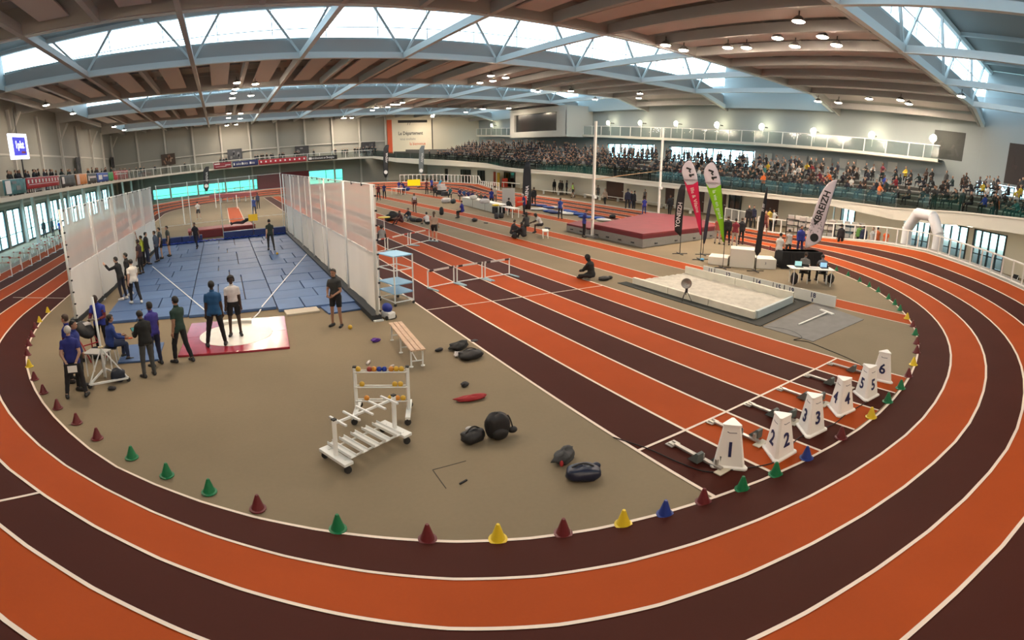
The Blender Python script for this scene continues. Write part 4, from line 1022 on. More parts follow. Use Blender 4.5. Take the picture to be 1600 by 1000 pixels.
# ================================================================ EQUIPMENT
YEL, RED, GRN, BLU = mat('cone_yellow', (.72, .52, .02), .45), mat('cone_red', (.13, .012, .016), .45), mat('cone_green', (.0, .16, .055), .45), mat('cone_blue', (.01, .035, .24), .45)
CN = dict(y=('yellow', YEL), r=('dark red', RED), g=('green', GRN), b=('blue', BLU))
cones = [(75, 489, 'y'), (62, 504, 'y'), (55, 514, 'r'), (50, 527, 'r'), (45, 541, 'r'), (43, 556, 'r'), (46, 574, 'y'), (54, 594, 'r'), (68, 615, 'r'), (90, 639, 'r'), (120, 662, 'r'), (152, 686, 'r'), (206, 716, 'g'), (261, 744, 'g'), (327, 770, 'g'), (403, 796, 'r'), (528, 828, 'g'), (668, 844, 'r'), (778, 844, 'y'), (880, 835, 'r'), (974, 821, 'y'), (1039, 805, 'b'), (1099, 786, 'r'), (1160, 766, 'g'), (1212, 743, 'g'), (1260, 717, 'b'), (1314, 685, 'r'), (1361, 653, 'y'), (1387, 629, 'g'), (1407, 608, 'g'), (1419, 589, 'r'), (1427, 571, 'y'), (1432, 552, 'r'), (1432, 538, 'r'), (1430, 524, 'g'), (1426, 511, 'r'), (1417, 499, 'y'), (1406, 486, 'g'), (1398, 477, 'g'), (1388, 468, 'g'), (1372, 457, 'g'), (1358, 449, 'g'), (1343, 441, 'g'), (1325, 432, 'g'), (1307, 424, 'g'), (1203, 391, 'r'), (1184, 386, 'g')]
proto = {}
nm_ord = ['first', 'second', 'third', 'fourth', 'fifth', 'sixth', 'seventh', 'eighth', 'ninth', 'tenth', 'eleventh', 'twelfth', 'thirteenth', 'fourteenth', 'fifteenth', 'sixteenth', 'seventeenth', 'eighteenth']
cnt = dict(y=0, r=0, g=0, b=0)
for i, (px, py, c) in enumerate(cones):
    p = at(px, py - 1, .01); cnt[c] += 1
    lab = '%s cone on the inner line, %s of its colour from the left net' % (CN[c][0], nm_ord[cnt[c] - 1] if cnt[c] <= 18 else 'last')
    if c not in proto:
        m_ = MB(); m_.lathe([(.125, 0), (.125, .012), (.095, .02), (.09, .035), (.026, .215), (.02, .222), (.012, .222)], n=18)
        proto[c] = m_.build('marker_cone', CN[c][1], smooth=False); o = proto[c]
    else: o = inst(proto[c], 'marker_cone', None)
    o.location = (p.x, p.y, .012); tag(o, lab, 'cone', CN[c][0] + ' marker cones round the bend')
# ---- numbered lane boxes: tapered three-sided prisms
NUMB = mat('number_ink', (.015, .02, .09), .6); BOXW = mat('box_white', (.90, .89, .86), .4)
def rounded_tri(r, k=.82):
    pts = []
    for i in range(3):
        a = R(90 + 120 * i)
        for d_ in (-7, 0, 7):
            a2 = a + R(d_); rr = r * (.93 if d_ else .955); pts.append((rr * math.cos(a2), rr * math.sin(a2)))
    return pts
def lane_box(px, py, num, rot):
    p = at(px, py, .01)
    t = thing('lane_number_box', (p.x, p.y, .012), 'white three-sided lane box with the number %d, in sprint lane %d' % (num, num), 'lane box', R(rot), 'numbered lane boxes')
    m_ = MB(); a = rounded_tri(.36); vs = [Vector((x, y, 0)) for x, y in a] + [Vector((x, y, .03)) for x, y in a]
    b = rounded_tri(.30); vs += [Vector((x, y, .05)) for x, y in b]; c = rounded_tri(.17); vs += [Vector((x, y, .69)) for x, y in c]; d = rounded_tri(.185); vs += [Vector((x, y, .695)) for x, y in d] + [Vector((x, y, .73)) for x, y in d]
    n = 9; fs = []
    for q in range(5):
        for j in range(n): fs.append((q * n + j, q * n + (j + 1) % n, (q + 1) * n + (j + 1) % n, (q + 1) * n + j))
    fs += [tuple(range(n))[::-1], tuple(5 * n + j for j in range(n))]
    m_.add(vs, fs); m_.build('shell', BOXW, t)
    for s in range(3):
        ang = R(90 + 120 * s + 60)
        out = Vector((math.cos(ang), math.sin(ang), 0)); tan = Vector((-math.sin(ang), math.cos(ang), 0))
        r0, r1 = .30 * .93 * math.cos(R(53)), .17 * .93 * math.cos(R(53))
        f = lambda z: r0 + (r1 - r0) * (z - .05) / .64
        upv = (out * (f(.69) - f(.05)) + Vector((0, 0, .64))).normalized()
        text_mesh(str(num), .34, NUMB, 'numeral', t, frame_m(out * (f(.31) + .008) + Vector((0, 0, .31)), tan, upv), .003, weight=.008)
        g = MB(); M = frame_m(out * (f(.60) + .004) + Vector((0, 0, .60)), tan, upv)
        g.add([M @ Vector(v) for v in ((-.075, .006, 0), (-.03, -.012, 0), (.09, -.004, 0), (.085, .006, 0), (-.028, -.002, 0), (-.06, .014, 0))], [(0, 1, 4, 5), (1, 2, 3, 4)]); g.build('maker_mark', NUMB, t)
for i, (px, py, ro) in enumerate(((1139, 724, 66), (1216, 709, -4), (1266, 673, -8), (1313, 642, -10), (1353, 619, -6), (1378, 593, 40))): lane_box(px, py, i + 1, ro)
# ---- starting blocks
BGR = mat('block_grey', (.10, .12, .115), .55); RAILM = mat('block_rail', (.42, .40, .37), .4, .5)
def start_block(x, y, i):
    t = thing('starting_block', (x, y, .012), 'starting block with two grey pedals in sprint lane %d' % (i + 1), 'starting block', 0, 'starting blocks at the start line')
    m_ = MB(); m_.box((0, 0, .035), (.075, 1.05, .03)); m_.build('rail', RAILM, t)
    for k in range(16):
        pass
    m_ = MB(); m_.box((0, .58, .012), (.22, .16, .015)); m_.box((.05, .56, .03), (.03, .14, .02)); m_.box((-.05, .56, .03), (.03, .14, .02)); m_.build('front_spike_plate', RAILM, t)
    m_ = MB(); m_.box((0, -.55, .012), (.30, .14, .015)); m_.build('rear_spike_plate', mat('plate_cream', (.55, .50, .40), .5), t)
    for s, yy in ((-1, -.02), (1, -.30)):
        pd = MB(); pd.add([(s * .05, yy + .08, .03), (s * .19, yy + .08, .03), (s * .19, yy - .14, .03), (s * .05, yy - .14, .03), (s * .05, yy - .10, .20), (s * .19, yy - .10, .20), (s * .19, yy - .15, .19), (s * .05, yy - .15, .19)], [(0, 1, 2, 3), (0, 4, 5, 1), (4, 7, 6, 5), (7, 3, 2, 6), (0, 3, 7, 4), (1, 5, 6, 2)])
        pd.build('pedal', BGR, t)
        q = MB(); q.box((s * .02, yy - .10, .09), (.06, .05, .10)); q.build('pedal_bracket', RAILM, t)
for i in range(6): start_block(i * LW + .62, -.70 if i else -.80, i)
# lead between the blocks, drooping over the lanes
def cable(name, pts, r, label, m_=BLACK, cat='cable'):
    b = MB(); P_ = [Vector(p) for p in pts]; out = []
    for i in range(len(P_) - 1):
        p0, p1, p2, p3 = P_[max(i - 1, 0)], P_[i], P_[i + 1], P_[min(i + 2, len(P_) - 1)]
        for k in range(6):
            s = k / 6; out.append(.5 * ((2 * p1) + (p2 - p0) * s + (2 * p0 - 5 * p1 + 4 * p2 - p3) * s * s + (3 * p1 - p0 - 3 * p2 + p3) * s ** 3))
    out.append(P_[-1]); b.tube(out, r, 5); return tag(b.build(name, m_, smooth=True), label, cat)
fp = lambda l, z: [at(x, y, z) for x, y in l]
cable('speaker_cable', fp([(958, 683), (1010, 700), (1060, 722), (1105, 737), (1150, 733), (1205, 724), (1228, 708), (1250, 683), (1300, 664), (1325, 645), (1355, 628)], .02), .010, 'thin black cable looping across the sprint lanes behind the blocks')
cable('pit_cable', fp([(1180, 508), (1230, 515), (1253, 527), (1240, 531), (1262, 534), (1290, 545), (1330, 562), (1380, 590)], .012), .010, 'black cable trailing from the grey mat over the infield')
# ---- hurdles
def hurdle(p0, p1, h, label, group, n_=0):
    p0, p1 = Vector(p0), Vector(p1); d = p1 - p0; w = d.length; t = thing('hurdle', (p0 + p1) / 2, label, 'hurdle', math.atan2(d.y, d.x), group)
    for s in (-1, 1):
        m_ = MB(); m_.bar((s * (w / 2 - .03), 0, 0.03), (s * (w / 2 - .03), 0, h), .035); m_.build('upright', STEEL, t)
        m_ = MB(); m_.box((s * (w / 2 - .03), -.30, .03), (.05, .66, .045)); m_.build('foot', mat('hurdle_foot', (.34, .52, .62), .4), t)
    m_ = MB(); m_.box((0, -.02, h), (w, .025, .07)); bar = m_.build('crossbar', mat('hurdle_bar', (.66, .62, .58), .4), t)
    for s in (-1, 1): m_ = MB(); m_.box((s * w * .36, -.02, h), (w * .16, .029, .073)); m_.build('bar_band', mat('band_dark', (.05, .03, .03), .5) if n_ == 0 else mat('band_red', (.42, .05, .03), .5), bar)
    m_ = MB(); m_.bar((-w / 2 + .03, 0, .05), (w / 2 - .03, 0, .05), .03); m_.build('lower_rail', STEEL, t)
hp = [(1.02, 12.5), (2.34, 12.84), (3.63, 13.03), (4.95, 13.2)]
for i in range(3): hurdle((hp[i][0] + .04, hp[i][1], .01), (hp[i + 1][0] - .04, hp[i + 1][1], .01), .66, '%s hurdle of the near row of three across the sprint lanes' % ('leftmost', 'middle', 'rightmost')[i], 'near row of hurdles')
hp = [(.72, 20.6), (2.15, 21.3), (3.78, 22.4), (5.35, 23.25)]
for i in range(3): hurdle((hp[i][0] + .05, hp[i][1], .01), (hp[i + 1][0] - .05, hp[i + 1][1], .01), .66, '%s hurdle of the far row, before the sitting athletes' % ('leftmost', 'middle', 'rightmost')[i], 'far row of hurdles', 1)
nmh = ['first', 'second', 'third', 'fourth', 'fifth', 'sixth', 'seventh', 'eighth', 'ninth']
for i in range(9):
    y = 23.2 + i * 1.75; z = ovalz(180 + math.degrees((y - CYN) / 17.4), 5.6)
    hurdle((-18.95, y + .12, z - .05), (-18.0, y - .28, z - .12), .86, '%s hurdle of the row parked on the outer left lanes, from the near end' % nmh[i], 'hurdles parked by the left railing', 1)
for i in range(7):
    y = 25.5 + i * 2.1
    hurdle((-20.6, y + .25, 0), (-19.75, y - .25, 0), 1.0, '%s hurdle of the taller row stored under the left balcony' % nmh[i], 'hurdles stored under the left balcony', 1)
# ---- throwing cage nets
NET = mat_net('cage_net', (.92, .90, .87), .47); NETL = mat_net('cage_net_dense', (.90, .89, .85), .10); NETB = mat_net('back_net', (.62, .60, .58), .93)
def net_wall(name, a, b, H, label, m_up, m_lo, npost, lean=0.0):
    a, b = Vector((*a, 0)), Vector((*b, 0)); d = b - a; L = d.length; t = thing(name, a, label, 'net', math.atan2(d.y, d.x))
    nb = 9; out = Vector((0, 1, 0))
    def panel(nm, z0, z1, m_):
        g = MB(); rows = []
        for i in range(61):
            x = L * i / 60; rows.append([(x, .02 * math.sin(x * 2.1) * (1 - z / H) + .015 * math.sin(x * 5.3 + z), z) for z in [z0 + (z1 - z0) * k / 6 for k in range(7)]])
        g.grid(rows); return g.build(nm, m_, t, smooth=True)
    up = panel('upper_net', 1.95, H, m_up); lo = panel('lower_net', .10, 1.95, m_lo)
    g = MB(); g.bar((0, 0, 1.95), (L, 0, 1.95), .03, .09); g.build('seam_band', mat('net_band', (.74, .73, .70), .6), t)
    g = MB(); g.tube([(0, 0, H), (L, 0, H)], .018, 6); g.build('top_cable', STEEL, t)
    g = MB(); g.box((L / 2, .12, .09), (L, .30, .18)); g.build('foot_rail', mat('foot_rail_dark', (.02, .025, .03), .6), t)
    for i in range(npost):
        x = .05 + (L - .1) * i / (npost - 1); g = MB(); g.tube([(x, .09, 0), (x, .09, H + .03)], .05 if i in (0, npost - 1) else .035, 8); pst = g.build('post', STEEL, t, smooth=True)
        g = MB(); g.box((x, .09, .02), (.3, .3, .04)); g.build('post_foot', STEEL, pst)
    for i in range(int(L / .45)):       # clips on the top cable
        if i % 3 == 0:
            g = MB(); g.box((.2 + i * .45, 0, H - .03), (.06, .05, .10)); g.build('net_clip', DARK, t)
    for i in range(9):
        for x in (0.02, L - .02):
            g = MB(); g.box((x, 0, .3 + i * .43), (.06, .06, .05)); g.build('net_clip', DARK, t)
    for q in range(4):                  # sewn vertical seams
        x = L * (q + 1) / 5; g = MB(); g.bar((x, -.012, .15), (x, -.012, H), .05, .012); g.build('net_seam', mat('net_band', (.74, .73, .70), .6), t)
    return t
net_wall('safety_net', (-11.53, 12.6), (-10.63, 31.0), 4.12, 'tall white mesh net along the left side of the throwing area', NET, NETL, 6)
net_wall('safety_net', (-1.62, 9.4), (-1.68, 32.1), 4.05, 'tall white mesh net along the right side of the throwing area', NET, NETL, 7)
t = thing('back_net', (-10.6, 33.2, 0), 'sheer see-through net across the far end of the throwing area', 'net', math.atan2(.6, 8.9))
g = MB(); g.grid([[(x * 8.95, .02 * math.sin(x * 30), z) for z in (1.2, 2.5, 4.1)] for x in [i / 20 for i in range(21)]]); g.build('net', NETB, t)
for i in range(5): g = MB(); g.tube([(.05 + i * 2.2, 0, 0), (.05 + i * 2.2, 0, 4.15)], .03, 7); g.build('post', STEEL, t, smooth=True)
for z in (4.1, 1.2): g = MB(); g.tube([(0, 0, z), (8.95, 0, z)], .016, 6); g.build('cable', STEEL, t)
# ---- blue mats, laid like bricks
MATB = [mat('mat_blue_%d' % i, c, .55, var=.10, scale=1.5) for i, c in enumerate(((.075, .145, .31), (.066, .13, .29), (.085, .16, .335), (.06, .118, .265)))]
t = thing('landing_mats', (0, 0, 0), 'blue foam mats covering the throwing area between the nets', 'mat')
def tile(x0, x1, y0, y1, i, h=.10):
    g = MB(); g.box(((x0 + x1) / 2, (y0 + y1) / 2, h / 2 + rnd.uniform(0, .012)), (x1 - x0 - .035, y1 - y0 - .035, h), rnd.uniform(-.006, .006)); g.build('mat_tile', MATB[i % 4], t, bevel=.012)
def band(X, ysplits, x_opts, seed):
    r_ = random.Random(seed); y = X[2]; k = 0
    while y < 31.25:
        y2 = y + r_.uniform(1.25, 1.65)
        if 31.3 - y2 < .6: y2 = 31.3
        xs = [X[0]] + list(x_opts[k % len(x_opts)]) + [X[1]]
        for p, q in zip(xs, xs[1:]): tile(p, q, y, y2, r_.randrange(4))
        y = y2; k += 1
band((-10.55, -7.5, 12.15), 0, [(-9.3,), (-8.7,), (-9.9, -8.4), (-9.1,)], 3)
band((-7.5, -4.5, 12.0), 0, [(-6.5,), (-5.5,), (-6.5, -5.5), (-5.5,), (-6.0,)], 5)
band((-4.5, -1.85, 11.6), 0, [(-3.6,), (-2.9,), (-3.2,), (-3.8, -2.6)], 9)
for x0, x1, y0, y1, lab in ((-3.05, -1.75, 10.75, 11.9, 'single dark blue mat lying askew at the foot of the right net'), (-9.2, -8.08, 7.9, 9.4, 'small blue mat on the floor behind the man with the tablet')):
    g = MB(); g.box(((x0 + x1) / 2, (y0 + y1) / 2, .03), (x1 - x0, y1 - y0, .06), .12 if x0 > -5 else 0); tag(g.build('floor_mat', MATB[1], bevel=.012), lab, 'mat')
g = MB(); g.box((-3.75, 11.35, .035), (1.1, .6, .07), .06); tag(g.build('floor_board', mat('board_beige', (.50, .45, .36), .6), bevel=.01), 'beige board at the front edge of the blue mats', 'board')
# standing crash mats at the far end, and the rumpled tarp before them
cmx = [-10.9, -9.0, -7.6, -6.15, -4.1, -1.9]
for i in range(5):
    hgt_ = .52 if i < 3 else .58
    if i == 2: continue
    g = MB(); g.box(((cmx[i] + cmx[i + 1]) / 2, 32.0 - i * .12, hgt_ / 2), (cmx[i + 1] - cmx[i] - .03, .45, hgt_)); tag(g.build('crash_mat', mat('crash_blue', (.012, .03, .13), .5), bevel=.03), '%s upright dark blue crash mat closing the far end of the throwing area' % ('leftmost', 'second', '', 'third', 'rightmost')[i], 'mat', 'upright crash mats')
g = MB(); g.grid([[(-10.4 + 8.4 * i / 60, 31.35 - .1 * i / 60 + .5 * j / 8 - .25, .13 + .07 * abs(math.sin(i * 1.7 + j * 1.3) * math.cos(i * .8 - j * 2.1)) + .03 * math.sin(i * 3.1)) for j in range(9)] for i in range(61)])
o = g.build('tarp', mat('tarp_blue', (.015, .05, .36), .3), smooth=True); tag(o, 'rumpled shiny blue tarpaulin along the far crash mats', 'tarp'); o.modifiers.new('thickness', 'SOLIDIFY').thickness = .012
# white sector tapes
def tape(pts, lab):
    g = MB(); P_ = [at(x, y, z) for x, y, z in pts]
    for p, q in zip(P_, P_[1:]): g.bar(p, q, .05, .006)
    tag(g.build('sector_tape', mat('tape_white', (.75, .78, .80), .5)), lab, 'tape')
tape([(238, 416, .125), (322, 486, .125), (326, 490, .03)], 'white sector tape on the left side of the blue mats')
tape([(480, 396, .125), (410, 478, .125), (405, 488, .02), (396, 497, .06)], 'white sector tape on the right side of the blue mats')
# ---- throwing platform with the white circle
t = thing('throwing_platform', (-5.97, 9.5, 0), 'glossy red throwing platform with a white circle', 'platform', R(-4))
PR = mat('platform_red', (.36, .03, .05), .16, var=.15, scale=3)
for s in (-1, 1): g = MB(); g.box((0, s * .78, .03), (3.0, 1.55, .06)); g.build('platform_half', PR, t, bevel=.008)
g = MB(); g.lathe([(1.068, .058), (1.068, .066), (.0, .066)], n=48); g.build('throwing_circle', mat('circle_white', (.80, .76, .68), .35, var=.05, scale=4), t)
g = MB(); ang = [R(65 + 50 * i / 12) for i in range(13)]
ins = [(1.07 * math.cos(a), 1.07 * math.sin(a)) for a in ang]; outs = [(x, 1.30 if abs(x) < .55 else 1.27) for x, y in ins]
g.prism(ins + outs[::-1], .06, .16); g.build('toe_board', mat('toe_white', (.78, .76, .70), .4), t)
# ---- trolley rack with shots, and the empty one before it
t = thing('shot_rack', (0, 0, 0), 'white wheeled rack with three rows of coloured throwing balls', 'rack')
A0, A1 = Vector((-3.83, 3.45, 0)), Vector((-2.91, 3.08, 0)); ax = (A1 - A0); W_ = ax.length; ax.normalize(); ay = Vector((-ax.y, ax.x, 0))
q = lambda x, y, z: A0 + ax * x + ay * y + Vector((0, 0, z))
for x in (0, W_):
    g = MB(); g.bar(q(x, 0, .12), q(x, 0, 1.0), .06); g.build('upright', STEEL, t); g = MB(); g.box(q(x, 0, 1.01), (.065, .065, .03), math.atan2(ax.y, ax.x)); g.build('end_cap', RUBBER, t)
    g = MB(); g.bar(q(x, -.36, .14), q(x, .42, .14), .09, .05); g.build('base_foot', STEEL, t)
    for y in (-.34, .40):
        g = MB(); M = Matrix.Rotation(math.pi / 2, 3, ay); g.lathe([(.03, -.02), (.06, -.022), (.065, 0), (.06, .022), (.03, .02)], q(x, y, .066), 14, Matrix.Rotation(math.pi / 2, 3, 'X') if abs(ax.x) > .5 else None); g.build('wheel', RUBBER, t); g = MB(); g.bar(q(x, y, .06), q(x, y, .13), .03, .05); g.build('wheel_fork', DARK, t)
for z in (.34, .62, .92):
    for y in (-.045, .045):
        g = MB(); g.tube([q(0, y, z), q(W_, y, z)], .013, 6); g.build('shelf_rail', STEEL, t)
YB, RB, BB, OB = mat('ball_yellow', (.62, .38, .03), .5), mat('ball_red', (.28, .03, .02), .45), mat('ball_blue', (.01, .04, .30), .4), mat('ball_orange', (.62, .25, .03), .5)
tiers = [(.92, [(.06, 'y'), (.28, 'r'), (.37, 'o'), (.47, 'b'), (.57, 'b'), (.70, 'o'), (.80, 'y'), (.90, 'y')]), (.62, [(.12, 'y'), (.76, 'y'), (.87, 'y')]), (.34, [(.20, 'o'), (.66, 'y'), (.80, 'o'), (.91, 'y')])]
bcol = dict(y=('yellow', YB), r=('red', RB), b=('blue', BB), o=('orange', OB))
for ti, (z, bl) in enumerate(tiers):
    for bi, (f, c) in enumerate(bl):
        g = MB(); r_ = .052; g.ell((0, 0, 0), (r_, r_, r_), 14, 9); o = g.build('throwing_ball', bcol[c][1], smooth=True, loc=q(f * W_ * .98 + .01, 0, z + .045))
        tag(o, '%s throwing ball on the %s rail of the rack, %s from its left end' % (bcol[c][0], ('top', 'middle', 'bottom')[ti], nm_ord[bi]), 'ball', 'throwing balls on the rack')
for px, py, lab in ((547, 511, 'yellow throwing ball on the floor by the athlete at the right net'), (433, 396, 'yellow throwing ball on the blue mats at the far thrower\'s feet')):
    p = at(px, py, .06 if py > 400 else .17); g = MB(); g.ell((0, 0, 0), (.065, .065, .065), 14, 9); tag(g.build('throwing_ball', YB, smooth=True, loc=p), lab, 'ball')
t = thing('empty_rack', (0, 0, 0), 'empty white wheeled rack of tray bars and cross arms', 'rack')
A0, A1 = Vector((-4.56, 1.86, 0)), Vector((-3.40, 2.40, 0)); ax = (A1 - A0); W_ = ax.length; ax.normalize(); ay = Vector((-ax.y, ax.x, 0))
q = lambda x, y, z: A0 + ax * x + ay * y + Vector((0, 0, z))
for x in (0, W_):
    g = MB(); g.bar(q(x, -.34, .17), q(x, .36, .17), .18, .05); g.build('base_plate', STEEL, t, bevel=.006)
    g = MB(); g.bar(q(x, 0, .19), q(x, 0, .80), .065, .065); g.build('upright', STEEL, t)
    g = MB(); g.box(q(x, 0, .81), (.07, .07, .025), math.atan2(ax.y, ax.x)); g.build('end_cap', RUBBER, t)
    for y in (-.30, .32):
        g = MB(); g.lathe([(.03, -.02), (.06, -.022), (.065, 0), (.06, .022), (.03, .02)], q(x, y, .066), 14, Matrix.Rotation(math.pi / 2, 3, 'X')); g.build('wheel', RUBBER, t)
        g = MB(); g.bar(q(x, y, .06), q(x, y, .15), .03, .05); g.build('wheel_fork', DARK, t)
g = MB(); g.bar(q(0, 0, .74), q(W_, 0, .74), .035); g.build('top_bar', STEEL, t)
for i in range(5):
    x = W_ * (.06 + .215 * i); g = MB(); g.bar(q(x, -.22, .755), q(x, .22, .755), .035, .03); g.build('cross_arm', STEEL, t)
for y in (-.22, .22): g = MB(); g.bar(q(0, y, .19), q(W_, y, .19), .025); g.build('lower_bar', STEEL, t)
for i in range(5):
    x = W_ * (.10 + .19 * i); g = MB()
    g.bar(q(x, -.30, .225), q(x, .34, .225), .10, .012); g.bar(q(x - .05, -.30, .245), q(x - .05, .34, .245), .012, .05); g.bar(q(x + .05, -.30, .245), q(x + .05, .34, .245), .012, .05); g.build('tray', STEEL, t)
# ---- bench of three pale slats
t = thing('bench', (-1.81, 6.46, 0), 'pale wooden slatted bench on white legs beside the right net', 'bench', R(-4.5))
WOOD = mat('pale_wood', (.55, .37, .24), .5, var=.15, scale=5)
for i in range(3): g = MB(); g.box((-.125 + .125 * i, 0, .445), (.11, 2.34, .03)); g.build('slat', WOOD, t, bevel=.006)
for y in (-1.02, 0, 1.02):
    for s in (-1, 1):
        g = MB(); g.bar((s * .14, y, 0.02), (s * .14, y, .425), .035); l_ = g.build('leg', STEEL, t); g = MB(); g.lathe([(.05, 0), (.05, .015), (.02, .03)], (s * .14, y, 0), 10); g.build('foot_pad', STEEL, l_)
    g = MB(); g.bar((-.16, y, .41), (.16, y, .41), .03); g.build('leg_stretcher', STEEL, t); g = MB(); g.bar((-.14, y, .14), (.14, y, .14), .022); g.build('leg_stretcher', STEEL, t)
g = MB(); g.bar((0, -1.02, .14), (0, 1.02, .41), .022); g.build('brace', STEEL, t)
# ---- blue and white trolley by the net end
t = thing('shelf_trolley', (-.53, 11.25, 0), 'tall white trolley frame with pale blue shelves at the right net', 'trolley', R(14))
for x in (-.36, .36):
    for y in (-.5, .5):
        g = MB(); g.bar((x, y, .10), (x, y, 1.68), .035); g.build('post', STEEL, t); g = MB(); g.lathe([(.02, -.015), (.05, -.016), (.05, .016), (.02, .015)], (x, y, .05), 12, Matrix.Rotation(math.pi / 2, 3, 'X')); g.build('wheel', RUBBER, t)
for z in (.14, 1.2):
    for a_, b_ in (((-.36, -.5), (.36, -.5)), ((-.36, .5), (.36, .5)), ((-.36, -.5), (-.36, .5)), ((.36, -.5), (.36, .5))): g = MB(); g.bar((*a_, z), (*b_, z), .03); g.build('rail', STEEL, t)
SHB = mat('shelf_blue', (.26, .50, .72), .45)
for z in (.42, .72, 1.66): g = MB(); g.box((0, 0, z), (.76, 1.02, .035)); g.build('shelf', SHB, t)
p = at(607, 497, 0); t = thing('line_marker', (p.x, p.y, 0), 'white floor machine with a blue cover at the foot of the right net', 'machine', .3)
g = MB(); g.box((0, 0, .12), (.26, .42, .2)); g.build('body', STEEL, t, bevel=.03)
g = MB(); g.ell((0, .05, .32), (.15, .2, .15), 12, 8); g.build('cover', mat('cover_blue', (.01, .03, .26), .5), t, smooth=True)
for s in (-1, 1): g = MB(); g.lathe([(.03, -.02), (.06, -.02), (.06, .02), (.03, .02)], (s * .15, -.14, .06), 12, Matrix.Rotation(math.pi / 2, 3, 'Y')); g.build('wheel', RUBBER, t)
# ---- white tripod stand on the left, its corner wheels
t = thing('tripod_stand', (0, 0, 0), 'white steel wind-gauge tripod with an upright pole at the left officials', 'stand')
ca, cb, cc = Vector((-9.58, 6.22, .1)), Vector((-8.68, 6.55, .1)), Vector((-9.45, 7.35, .1)); ap = Vector((-9.28, 6.62, .88))
for a_, b_ in ((ca, cb), (cb, cc), (cc, ca)): g = MB(); g.bar(a_, b_, .045); g.build('base_bar', STEEL, t)
for c_ in (ca, cb, cc):
    g = MB(); g.tube([c_, ap], .018, 6); g.build('leg', STEEL, t); g = MB(); g.lathe([(.02, -.015), (.05, -.016), (.05, .016), (.02, .015)], c_ - Vector((0, 0, .05)), 12, Matrix.Rotation(math.pi / 2, 3, 'X')); g.build('wheel', RUBBER, t)
g = MB(); g.tube([ap - Vector((0, 0, .75)), ap, ap + Vector((-.03, 0, 1.3))], .03, 8); g.build('pole', STEEL, t, smooth=True)
g = MB(); g.lathe([(.03, 0), (.07, .01), (.07, .04), (.03, .05)], ap, 12); g.build('collar', mat('collar_cream', (.6, .5, .3), .5), t)
# ---- bags, clothes and small things lying on the carpet
def lump(px, py, size, m_, label, cat='bag', rz=0.0, seed=1, amp=.14, name='bag', z=0.0, power=2.6, extra=None):
    """soft bag or garment: squashed rounded body with folds"""
    p = at(px, py, z); rr = random.Random(seed); sx, sy, sz = size
    t = thing(name, (p.x, p.y, z), label, cat, rz)
    g = MB(); vs = []; fs = []; n, k = 24, 14; ph = [rr.uniform(0, 6.28) for _ in range(6)]
    for i in range(k + 1):
        th = math.pi * i / k
        for j in range(n):
            a = 2 * math.pi * j / n
            c = lambda v: math.copysign(abs(v) ** (2 / power), v)
            f = 1 + amp * (math.sin(3 * a + ph[0]) * .4 + math.sin(5 * a + 4 * th + ph[1]) * .35 + math.sin(9 * a - 3 * th + ph[2]) * .2 + math.sin(6 * th + ph[3] + 2 * a) * .3)
            x = sx / 2 * c(math.sin(th)) * c(math.cos(a)) * f; y = sy / 2 * c(math.sin(th)) * c(math.sin(a)) * f
            zz = sz / 2 + sz / 2 * c(math.cos(th)) * (1 + amp * .8 * math.sin(2 * a + ph[4] + x * 8))
            vs.append((x, y, max(0.002, zz)))
    for i in range(k):
        for j in range(n): fs.append((i * n + j, (i + 1) * n + j, (i + 1) * n + (j + 1) % n, i * n + (j + 1) % n))
    g.add(vs, fs); g.build('body', m_, t, smooth=True)
    for kind, *a in (extra or []):
        e = MB()
        if kind == 'strap':
            (x0, y0, z0), (x1, y1, z1), h_ = a; P_ = [Vector((x0, y0, z0)).lerp(Vector((x1, y1, z1)), s / 8) + Vector((0, 0, h_ * math.sin(math.pi * s / 8))) for s in range(9)]; e.tube(P_, .014, 5); e.build('strap', RUBBER, t, smooth=True)
        if kind == 'pocket':
            c_, d_, mm = a; e.ell(c_, d_, 12, 8); e.build('pocket', mm, t, smooth=True)
    return t
BAGB, BAGN, GREYC = mat('bag_black', (.010, .010, .012), .6, bump=.3, scale=9), mat('bag_navy', (.008, .012, .035), .35, bump=.4, scale=9), mat('jacket_grey', (.045, .047, .05), .8, bump=.5, scale=12)
REDC, PURC, WHC = mat('red_cloth', (.30, .016, .02), .8, bump=.5, scale=14), mat('purple_cloth', (.10, .03, .28), .8, bump=.4, scale=14), mat('white_cloth', (.50, .48, .48), .8, bump=.5, scale=14)
lump(735, 560, (.62, .40, .20), BAGB, 'flat black sports bag beside the white track line, lower of the clothes pile', rz=.1, seed=3, extra=[('strap', (-.2, .05, .18), (.2, .05, .18), .07)])
lump(717, 545, (.60, .34, .18), mat('jacket_black', (.016, .017, .018), .85, bump=.5, scale=12), 'crumpled black jacket on top of the clothes pile by the track line', 'jacket', .5, 8, .25, 'jacket')
lump(714, 556, (.30, .13, .09), WHC, 'white towel across the black clothes pile', 'towel', 1.0, 5, .3, 'towel')
lump(686, 549, (.24, .11, .09), BAGB, 'black shoe at the left edge of the clothes pile', 'shoe', .3, 6, .1, 'shoe')
lump(741, 533, (.20, .16, .03), BAGB, 'loop of black strap above the clothes pile', 'strap', .3, 6, .1, 'loose_strap')
lump(726, 604, (.17, .14, .10), BAGB, 'small black glove bundle above the red cloth', 'glove', .3, 12, .2, 'glove')
lump(736, 625, (.66, .22, .10), REDC, 'crumpled red shirt on the carpet', 'shirt', -.1, 15, .24, 'shirt', power=2.1)
lump(739, 690, (.44, .30, .22), BAGB, 'black duffel bag left of the upright backpack', rz=.2, seed=21, extra=[('strap', (-.15, 0, .2), (.15, 0, .2), .08), ('pocket', (.0, .12, .2), (.07, .04, .03), WHC)])
